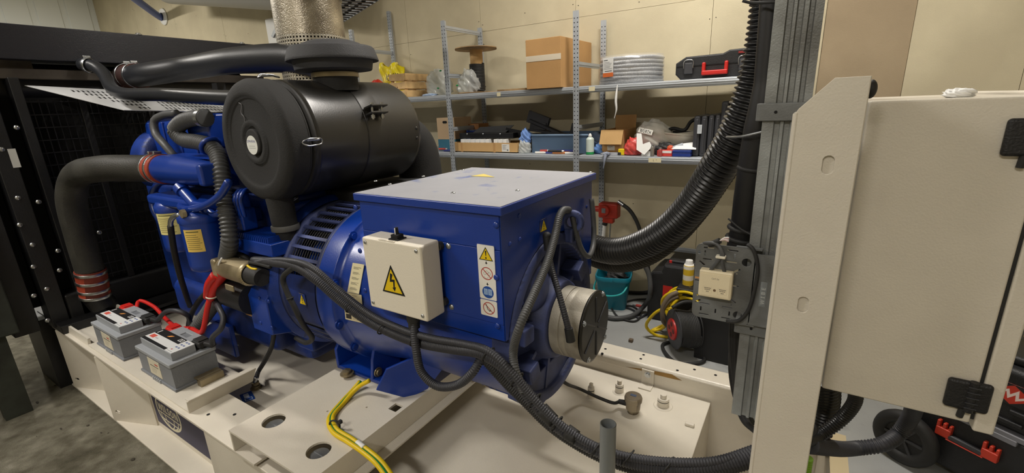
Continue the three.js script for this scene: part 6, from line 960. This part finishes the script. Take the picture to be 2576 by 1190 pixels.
{
  const t = thing('teal_bucket', 'square teal plastic bucket with light handle below the hose', 'bucket'); const c = pY(1530, 745, 0); const x = -1.075, z = -2.98, w = 0.105, h = 0.25;
  const ring = (y0, y1, w0, w1, m, inner) => { const pts = []; const g = new THREE.CylinderGeometry(w1, w0, y1 - y0, 4, 1, true); return g; };
  const wall = (k0, k1, th) => { const q = []; const r0 = w * 0.8, r1 = w; for (const [sx, sz] of [[1, 0], [-1, 0], [0, 1], [0, -1]]) q.push(box(-0.5, 0.5, 0, h, -th / 2, th / 2)); return q; };
  const out = lathe([[0, 0.001], [w * 1.02, 0.001], [w * 1.3, h], [w * 1.26, h], [w * 0.99, 0.006], [0, 0.006]], V3(0, 0, 0), AY, 4); const g = new THREE.LatheGeometry([[0, 0.001], [w * 1.05, 0.001], [w * 1.36, h], [w * 1.32, h], [w * 1.0, 0.006], [0, 0.006]].map(p => new THREE.Vector2(...p)), 40);
  const sq = (geo) => { const p = geo.attributes.position; for (let i = 0; i < p.count; i++) { const X = p.getX(i), Z = p.getZ(i), r = Math.hypot(X, Z); if (r < 1e-6) continue; const cx = X / r, cz = Z / r; const k = 0.84 / Math.pow(Math.pow(Math.abs(cx), 6) + Math.pow(Math.abs(cz), 6), 1 / 6); p.setX(i, X * k); p.setZ(i, Z * k); } geo.rotateY(0.25); geo.translate(x, 0, z); geo.computeVertexNormals(); return geo; };
  part('pail', sq(g), M(0x1487a0, { r: 0.4, side: true, map: mapSoft }), t);
  part('rim', sq(new THREE.LatheGeometry([[w * 1.35, h - 0.03], [w * 1.42, h - 0.03], [w * 1.43, h + 0.002], [w * 1.34, h + 0.002]].map(p => new THREE.Vector2(...p)), 40)), mat.teal, t);
  part('handle', tube([V3(x - 0.125, h - 0.06, z + 0.02), V3(x - 0.1, h - 0.11, z + 0.12), V3(x, h - 0.125, z + 0.145), V3(x + 0.1, h - 0.1, z + 0.12), V3(x + 0.13, h - 0.02, z + 0.02)], 0.0065, { seg: 8 }), mat.tealLight, t);
  solo('black_funnel', 'black rubber bits lying in the teal bucket', 'rubber bits', merge([lump(V3(x + 0.02, h - 0.07, z), 0.07, 0.06, 0.06, 0.3, 3.1), cyl(V3(x - 0.02, h - 0.06, z + 0.03), V3(x + 0.06, h + 0.02, z - 0.02), 0.022, 0.02, 12)]), mat.rubber);
}
solo('floor_hose', 'thick grey hose looping across the floor by the bucket', 'hose', tube([pZ(1610, 650, -2.85), pZ(1632, 690, -2.85), pZ(1636, 735, -2.83), pY(1620, 770, 0.05), pY(1588, 795, 0.02), pY(1540, 800, 0.02), pY(1500, 785, 0.02)], 0.016, { seg: 10 }), mat.hoseGrey);
solo('floor_cable', 'thin black cable tangle on the floor beside the grey hose', 'cable', tube([pY(1515, 690, 0.12), pY(1518, 740, 0.03), pY(1538, 775, 0.01), pY(1560, 800, 0.01), pY(1596, 808, 0.01), pY(1612, 790, 0.01), pY(1590, 770, 0.01), pY(1560, 768, 0.01), pY(1590, 755, 0.01), pY(1630, 752, 0.01)], 0.006, { seg: 8 }), mat.rubber);
solo('floor_cable', 'short black lead curled on the floor near the case', 'cable', tube([pY(1540, 765, 0.008), pY(1570, 772, 0.008), pY(1596, 782, 0.008), pY(1606, 800, 0.008), pY(1635, 788, 0.008), pY(1650, 795, 0.008)], 0.007, { seg: 8 }), mat.loomGrey);
{ const t = thing('test_clip', 'small red clip on the floor among the cables', 'clip'); const p = pY(1610, 770, 0.008); part('grip', box(p.x - 0.03, p.x + 0.03, 0.001, 0.016, p.z - 0.01, p.z + 0.01, 0.004).rotateY(0), M(0xa5342c, { r: 0.5 }), t); part('jaw', box(p.x - 0.055, p.x - 0.028, 0.002, 0.01, p.z - 0.006, p.z + 0.006, 0.002, 1), mat.zinc, t); }
{
  const t = thing('machine_case', 'large black moulded machine case with red handle on the floor', 'case'); const x0 = -0.80, x1 = -0.46, z0 = -2.87, z1 = -3.18, h = 0.40;
  part('shell', plate([[0, 0.02], [0.02, 0], [x1 - x0, 0], [x1 - x0, h - 0.02], [x1 - x0 - 0.03, h], [0.1, h], [0.085, h - 0.05], [0.03, h - 0.06], [0, h - 0.09]], z0 - z1, V3(x0, 0.001, z1), AX, AY, null, 0.014), mat.caseBlack, t);
  part('top_plateau', box(x0 + 0.11, x1 - 0.03, h, h + 0.02, z0 - 0.06, z1 + 0.05, 0.01), mat.caseBlack, t);
  const r = pZ(1690, 668, -2.95); part('handle', [cyl(pZ(1682, 677, -2.95), pZ(1698, 665, -2.95), 0.016, 0.016, 18), box(r.x - 0.014, r.x + 0.006, h + 0.018, r.y, -2.975, -2.93, 0.004)], mat.red, t);
  part('red_label', box(x0 + 0.1, x0 + 0.16, 0.17, 0.26, z0 - 0.001, z0 + 0.001), mat.red, t);
}
{ const t = thing('grease_can', 'white and yellow spray can standing on a black box', 'spray can'); const c = V3(pZ(1731, 690, -2.75).x, 0, -2.76), y = 0.335; const top = pZ(1731, 660, -2.75).y; part('can', lathe([[0, y], [0.03, y], [0.031, y + 0.004], [0.031, top - 0.025], [0.026, top - 0.012], [0, top - 0.01]], c, AY, 28), canvasMat(128, 128, (x, W, H) => { x.fillStyle = '#e6e2d8'; x.fillRect(0, 0, W, H); x.fillStyle = '#d9b52a'; for (let q = 0; q < 5; q++) x.fillRect(0, 40 + q * 15, W, 8); x.fillStyle = '#b8392c'; x.fillRect(0, 6, W, 14); }), t, true); part('cap', cyl(V3(c.x, top - 0.014, c.z), V3(c.x, top + 0.012, c.z), 0.024, 0.02, 20), mat.white, t);
  const b = thing('black_tray', 'flat open black plastic box under the spray can', 'box'); part('box', [box(c.x - 0.05, c.x + 0.12, 0.3, y - 0.001, -2.68, -2.85, 0.008)], mat.caseBlack, b); part('lower_box', box(c.x - 0.045, c.x + 0.115, 0.001, 0.3, -2.69, -2.85, 0.008), mat.caseBlack, b); }
{ const t = thing('grey_hose_coil', 'brownish grey hose coil beside the yellow cord', 'hose'); for (let k = 0; k < 2; k++) part('turn', tube([pZ(1706, 735 + k * 10, -2.62), pZ(1685, 745 + k * 10, -2.6), pZ(1667, 775 + k * 6, -2.58), pZ(1668, 805, -2.58), pY(1690, 825 - k * 10, 0.02)], 0.014, { seg: 10 }), M(0x7a6d5c, { r: 0.6, map: mapSoft }), t); }
{
  const t = thing('yellow_extension_cord', 'coiled bright yellow extension cord on the floor by the reel', 'cord'); const c = pZ(1722, 775, -2.62);
  for (let k = 0; k < 9; k++) { const pts = [], R = 0.095 + rr(-0.02, 0.02), cy = 0.19 + rr(-0.03, 0.03), cz = -2.66 - k * 0.013, cx = c.x + rr(-0.015, 0.03); for (let i = 0; i < 14; i++) { const a = i / 14 * 6.28318; pts.push(V3(cx + R * 1.25 * Math.cos(a), Math.max(0.012, cy + R * Math.sin(a)), cz + 0.02 * Math.sin(a * 2 + k))); } part('turn', tube(pts, 0.0095, { closed: true, seg: 8, n: 48 }), mat.yellow, t); }
  part('loose_loop', tube([pZ(1692, 775, -2.6), pZ(1660, 780, -2.58), pZ(1636, 800, -2.58), pZ(1626, 822, -2.6), pY(1650, 843, 0.01), pY(1680, 848, 0.01)], 0.0095, { seg: 8 }), mat.yellow, t); part('loose_loop', tube([pZ(1690, 812, -2.56), pY(1660, 822, 0.03), pY(1640, 832, 0.012), pY(1662, 828, 0.03), pZ(1688, 790, -2.56), pZ(1684, 778, -2.57)], 0.0095, { seg: 8 }), mat.yellow, t);
}
{
  const t = thing('cable_reel', 'black cable reel with red socket face standing on its frame', 'cable reel'); const z = -2.5, y = 0.165, d = V3(-0.82, 0, 0.57), a = pZ(1690, 822, -2.47), c = V3(a.x + 0.005, y, -2.47);
  const q = k => c.clone().addScaledVector(d, -k);
  part('face_flange', lathe([[0, 0], [0.075, 0], [0.112, -0.004], [0.115, -0.008], [0.112, -0.012], [0.05, -0.012]], c, d, 40), mat.caseGrey, t);
  const s = part('socket_face', cyl(c, c.clone().addScaledVector(d, 0.008), 0.062, 0.06, 32), mat.red, t);
  for (const [u, v] of [[0, 0.032], [0.03, 0], [0, -0.032], [-0.03, 0]]) { const p = c.clone().addScaledVector(d, 0.008).add(V3(d.z * u, v, -d.x * u)); part('socket', cyl(p, p.clone().addScaledVector(d, 0.0015), 0.014, 0.014, 16), M(0x5a1512, { r: 0.5 }), s); }
  const pts = []; for (let k = 0; k <= 12 * 16; k++) { const th = k / 16 * 6.28318, r = 0.1 + 0.006 * Math.sin(k * 0.37), u = V3(d.z, 0, -d.x); pts.push(q(0.016 + 0.105 * (k / 192)).addScaledVector(u, r * Math.cos(th)).add(V3(0, r * Math.sin(th), 0))); } part('cable_winding', tube(pts, 0.0075, { seg: 7, n: 300 }), mat.rubber, t);
  part('drum', cyl(q(0.012), q(0.125), 0.094, 0.094, 32), mat.rubber, t); part('back_flange', cyl(q(0.125), q(0.132), 0.112, 0.112, 36), mat.caseBlack, t);
  const fr = (k) => { const u = V3(d.z, 0, -d.x), p = q(k); return [p.clone().addScaledVector(u, -0.1).setY(0.012), p.clone().addScaledVector(u, 0.1).setY(0.012)]; };
  const [f0, f1] = fr(-0.012), [f2, f3] = fr(0.15); part('frame', tube([f0, f1, f3, f2], 0.01, { closed: true, type: 'catmullrom', seg: 8, n: 60 }), mat.rubber, t); part('frame', [tube([f2.clone().lerp(f3, 0.5), q(0.15).setY(0.3), q(0.06).setY(0.33), q(-0.01).setY(0.3)], 0.011, { seg: 8 })], mat.rubber, t);
}
{ const t = thing('black_box', 'plain matt black box standing on the floor beside the reel', 'box'); part('shell', box(-0.418, -0.2, 0.001, 0.34, -2.5, -2.78, 0.004, 1), M(0x1d1d1e, { r: 0.75 }), t); part('lid_line', box(-0.419, -0.199, 0.31, 0.314, -2.499, -2.781), M(0x121212, { r: 0.8 }), t); }
{ const t = thing('small_tube', 'small white tube with red cap on the floor by the black box', 'tube'); const p = pY(1836, 905, 0.03); part('tube', cyl(V3(-0.15, 0.001, -2.35), V3(-0.15, 0.06, -2.35), 0.014, 0.012, 14), mat.white, t); part('cap', cyl(V3(-0.15, 0.001, -2.35), V3(-0.15, 0.02, -2.35), 0.0145, 0.0145, 14), mat.red, t); }
solo('floor_bolt', 'small rusty block on the floor beside the yellow cord', 'debris', box(-0.80, -0.775, 0.0, 0.02, -2.52, -2.495, 0.003, 1), M(0x6b5d4c, { r: 0.8 }));
// ---------------------------------------------------------------- rolling tool boxes behind the cabinet
{
  const u = V3(0.82, 0, 0.57).normalize(), n = V3(-0.57, 0, 0.82).normalize(), O = V3(0.455, 0, -2.12);
  const at = (a, y, d) => O.clone().addScaledVector(u, a).addScaledVector(n, d).setY(y);
  const bx = (a0, a1, y0, y1, d0, d1, r = 0.01) => { const g = new RoundedBoxGeometry(a1 - a0, y1 - y0, Math.abs(d1 - d0), 2, r); return place(g, at((a0 + a1) / 2, (y0 + y1) / 2, (d0 + d1) / 2), u, AY); };
  const t = thing('rolling_tool_box', 'large black rolling tool box with red latches on spoked wheels', 'tool box');
  part('body', [bx(0.02, 0.58, 0.05, 0.29, -0.42, 0, 0.02)], mat.caseBlack, t);
  const w = part('wheel', [place(new THREE.TorusGeometry(0.085, 0.026, 12, 36), at(0.02, 0.112, 0.035), u, AY)], mat.rubber, t);
  part('hub', place(new THREE.CylinderGeometry(0.062, 0.062, 0.03, 28).rotateX(Math.PI / 2), at(0.02, 0.112, 0.03), u, AY), mat.caseBlack, w); part('axle_cap', place(new THREE.SphereGeometry(0.012, 12, 8), at(0.02, 0.112, 0.046), u, AY), mat.steel, w);
  for (let k = 0; k < 6; k++) { const a = k / 6 * 6.28; part('spoke', place(new THREE.BoxGeometry(0.06, 0.01, 0.012).translate(0.04, 0, 0).rotateZ(a), at(0.02, 0.112, 0.044), u, AY), mat.caseGrey, w); }
  for (const a of [0.095, 0.225]) part('latch', [bx(a, a + 0.045, 0.185, 0.22, 0, 0.02, 0.004), bx(a, a + 0.01, 0.215, 0.245, 0, 0.018, 0.003), bx(a + 0.018, a + 0.028, 0.215, 0.24, 0, 0.018, 0.003), bx(a + 0.036, a + 0.045, 0.215, 0.238, 0, 0.018, 0.003)], M(0xc03a26, { r: 0.45 }), t);
  part('handle_bar', bx(0.13, 0.235, 0.185, 0.205, 0.004, 0.02, 0.006), mat.caseGrey, t); part('handle_bar_edge', bx(0.13, 0.235, 0.181, 0.185, 0.004, 0.021, 0.0015), M(0xc03a26, { r: 0.45 }), t);
  part('grey_trim', bx(0.02, 0.6, 0.292, 0.312, -0.42, 0.012, 0.004), M(0x77787f, { r: 0.4 }), t); part('latch_plate', bx(0.14, 0.3, 0.275, 0.295, 0, 0.014, 0.003), M(0x77787f, { r: 0.4 }), t);
  const t2 = thing('tool_box', 'black stackable tool box with red diamond badge on the rolling box', 'tool box');
  part('body', [bx(0.03, 0.6, 0.314, 0.53, -0.42, 0.0, 0.02)], mat.caseBlack, t2);
  for (const a of [0.06, 0.2, 0.34]) part('ridge', bx(a, a + 0.1, 0.34, 0.355, 0, 0.012, 0.004), mat.caseBlack, t2); for (const a of [0.12, 0.26]) part('ridge', bx(a, a + 0.1, 0.38, 0.395, 0, 0.012, 0.004), mat.caseBlack, t2);
  const bd = canvasMat(160, 128, (x, W, H) => { x.fillStyle = '#222326'; x.fillRect(0, 0, W, H); x.fillStyle = '#c33a2a'; x.beginPath(); x.moveTo(80, 4); x.lineTo(156, 64); x.lineTo(80, 124); x.lineTo(4, 64); x.fill(); x.strokeStyle = '#ead9d4'; x.lineWidth = 12; x.beginPath(); x.moveTo(36, 66); x.lineTo(62, 44); x.lineTo(70, 80); x.lineTo(96, 42); x.lineTo(100, 84); x.lineTo(132, 56); x.stroke(); });
  sticker('badge', 0.11, 0.075, at(0.255, 0.445, 0.0016), u, AY, bd, t2).userData.label = 'red diamond badge with white scribble';
  part('hand_grip', bx(0.03, 0.6, 0.53, 0.56, -0.36, -0.04, 0.012), mat.caseBlack, t2);
  for (let k = 0; k < 8; k++) for (let j = 0; j < 2; j++) part('stud', place(new THREE.SphereGeometry(0.006, 8, 6), at(0.07 + j * 0.05, 0.562, -0.06 - k * 0.036), u, AY), mat.caseGrey, t2);
  const q = at(0.2, 0.561, -0.24); solo('yellow_block', 'small yellow plastic block lying on the stacked tool box', 'block', place(new RoundedBoxGeometry(0.05, 0.035, 0.04, 2, 0.005), V3(q.x, 0.58, q.z), u, AY), mat.yellow);
  const d = at(0.17, 0.355, 0.026); solo('optical_disc', 'small shiny disc leaning on the black tool box', 'disc', place(new THREE.CylinderGeometry(0.03, 0.03, 0.0015, 32).rotateX(1.1), d, u, AY), M(0xc9d4c0, { r: 0.1, m: 0.6 }));
  const g1 = thing('grey_pouch', 'grey folded cloth beside the yellow block', 'cloth'); const gq = at(0.33, 0.561, -0.2); part('cloth', lump(V3(gq.x, 0.561, gq.z), 0.09, 0.08, 0.09, 0.12, 2.2), M(0x9a9ca8, { r: 0.8 }), g1); part('red_trim', lump(V3(gq.x + 0.02, 0.64, gq.z - 0.02), 0.05, 0.03, 0.05, 0.1, 1.2), M(0x8a1c1c, { r: 0.6 }), g1);
}
solo('floor_conduit', 'ribbed black conduit lying under the control cabinet', 'conduit', tube([pZ(2035, 1118, -1.25), pZ(2080, 1125, -1.4), pY(2150, 1128, 0.28), pY(2220, 1118, 0.3), pY(2262, 1090, 0.32), pZ(2290, 1050, -1.75), pZ(2300, 1010, -1.6), pZ(2300, 960, -1.45)], 0.024, { seg: 14, ring: { pitch: 0.01, depth: 0.12 } }), mat.loomGrey);
solo('floor_conduit', 'ribbed black conduit dropping from the cabinet base to the pedestal', 'conduit', tube([pZ(2150, 960, -1.3), pZ(2150, 1010, -1.32), pZ(2110, 1060, -1.33), pZ(2060, 1095, -1.3), pZ(2020, 1110, -1.2)], 0.017, { seg: 14, ring: { pitch: 0.008, depth: 0.12 } }), mat.hose);
solo('floor_conduit', 'thick ribbed black conduit hanging from the cabinet base', 'conduit', tube([pZ(2075, 950, -1.4), pZ(2075, 1010, -1.42), pZ(2062, 1070, -1.42), pZ(2035, 1120, -1.4)], 0.038, { seg: 16, ring: { pitch: 0.012, depth: 0.1 } }), mat.hose);
{ const p = pY(2110, 1170, 0.0); solo('floor_tape', 'strip of cream tape stuck on the grey floor', 'tape', box(0.2, 0.28, 0.0002, 0.0016, -2.15, -1.6), M(0xc9b995, { r: 0.7 })); solo('green_sleeve', 'short green ribbed sleeve beside the pedestal foot', 'sleeve', tube([pZ(2032, 1152, -1.05), pZ(2022, 1215, -1.05)], 0.011, { seg: 12, ring: { pitch: 0.005, depth: 0.08 } }), M(0x7fae2c, { r: 0.45 })); }
// ---------------------------------------------------------------- overhead and wall things
{
  const t = thing('ventilation_duct', 'pale grey round duct high on the wall beyond the exhaust', 'duct'); const a = pZ(480, -34, -2.9), b = pZ(720, -28, -2.9);
  part('duct', cyl(a.clone().add(b.clone().sub(a).multiplyScalar(-0.3)), b.clone().add(b.clone().sub(a).multiplyScalar(0.5)), 0.19, 0.19, 40), M(0x9c9a94, { r: 0.5 }), t);
}
{
  const t = thing('cable_ladder', 'black perforated cable tray hanging beside the exhaust stack', 'cable tray'); const a = pZ(866, 52, -2.2), b = pZ(968, -12, -2.2), d = b.clone().sub(a).normalize(); const y = 2.05;
  const p0 = pY(858, 60, y), p1 = pY(952, 2, y), dir = p1.clone().sub(p0).setY(0).normalize(), side = new THREE.Vector3().crossVectors(dir, AY).normalize(); const L = 1.6, W = 0.3;
  const at = (s, k, h) => p0.clone().addScaledVector(dir, s - 0.25).addScaledVector(side, k).setY(y + h);
  const bar = (p, q, w, h) => { const v = q.clone().sub(p); return place(new THREE.BoxGeometry(v.length(), h, w), p.clone().lerp(q, 0.5), v, AY); };
  part('side_rail', bar(at(0, 0, 0.03), at(L, 0, 0.03), 0.006, 0.06), mat.zinc, t); part('side_rail', bar(at(0, W, 0.03), at(L, W, 0.03), 0.006, 0.06), mat.black, t);
  for (let s = 0.04; s < L; s += 0.07) part('rung', bar(at(s, 0.003, 0.006), at(s, W - 0.003, 0.006), 0.035, 0.004), mat.black, t);
  for (let k = 0.06; k < W; k += 0.06) part('tray_strip', bar(at(0, k, 0.011), at(L, k, 0.011), 0.024, 0.004), mat.black, t);
  for (const s of [0.5, 1.3]) part('hanger_rod', cyl(at(s, 0, 0.05), at(s, 0, CEILING_Y - y), 0.004, 0.004, 8), mat.zinc, t);
}
{
  const t = thing('blue_pipe', 'slanted blue pipe running down to a white flange on the wall', 'pipe'); const b = pZ(400, 41, WZ + 0.06), a = pZ(330, -10, WZ + 0.5);
  part('pipe', tube([a.clone().add(a.clone().sub(b).multiplyScalar(0.4)), a, b, V3(b.x, b.y, WZ)], 0.045, { seg: 14, n: 20, type: 'catmullrom' }), M(0x4a5a94, { r: 0.4 }), t); part('wall_flange', lathe([[0, 0.0], [0.11, 0.0], [0.1, 0.02], [0.05, 0.03]], V3(b.x, b.y, WZ), AZ, 28), mat.white, t);
}
{
  const t = thing('wall_bracket', 'white plastic wall box with steel bracket behind the exhaust', 'wall box'); const p = pZ(700, 90, WZ); part('box', box(p.x - 0.12, p.x + 0.3, p.y - 0.18, p.y + 0.18, WZ, WZ + 0.06, 0.02), mat.white, t); part('bracket', [plate([[0, 0], [0.14, 0.1], [0.14, 0.16], [-0.03, 0.02]], 0.02, V3(p.x + 0.02, p.y - 0.03, WZ + 0.06), AX, AY)], mat.zinc, t);
}
// ---------------------------------------------------------------- set every thing on its own base
for (const o of tops) {
  if (o.isMesh) { o.geometry.computeBoundingBox(); const b = o.geometry.boundingBox; const c = V3((b.min.x + b.max.x) / 2, b.min.y, (b.min.z + b.max.z) / 2); o.geometry.translate(-c.x, -c.y, -c.z); o.position.add(c); }
  else { const b = new THREE.Box3().setFromObject(o); const c = V3((b.min.x + b.max.x) / 2, b.min.y, (b.min.z + b.max.z) / 2); for (const k of o.children) k.position.sub(c); o.position.add(c); }
}
renderer.render(scene, camera);
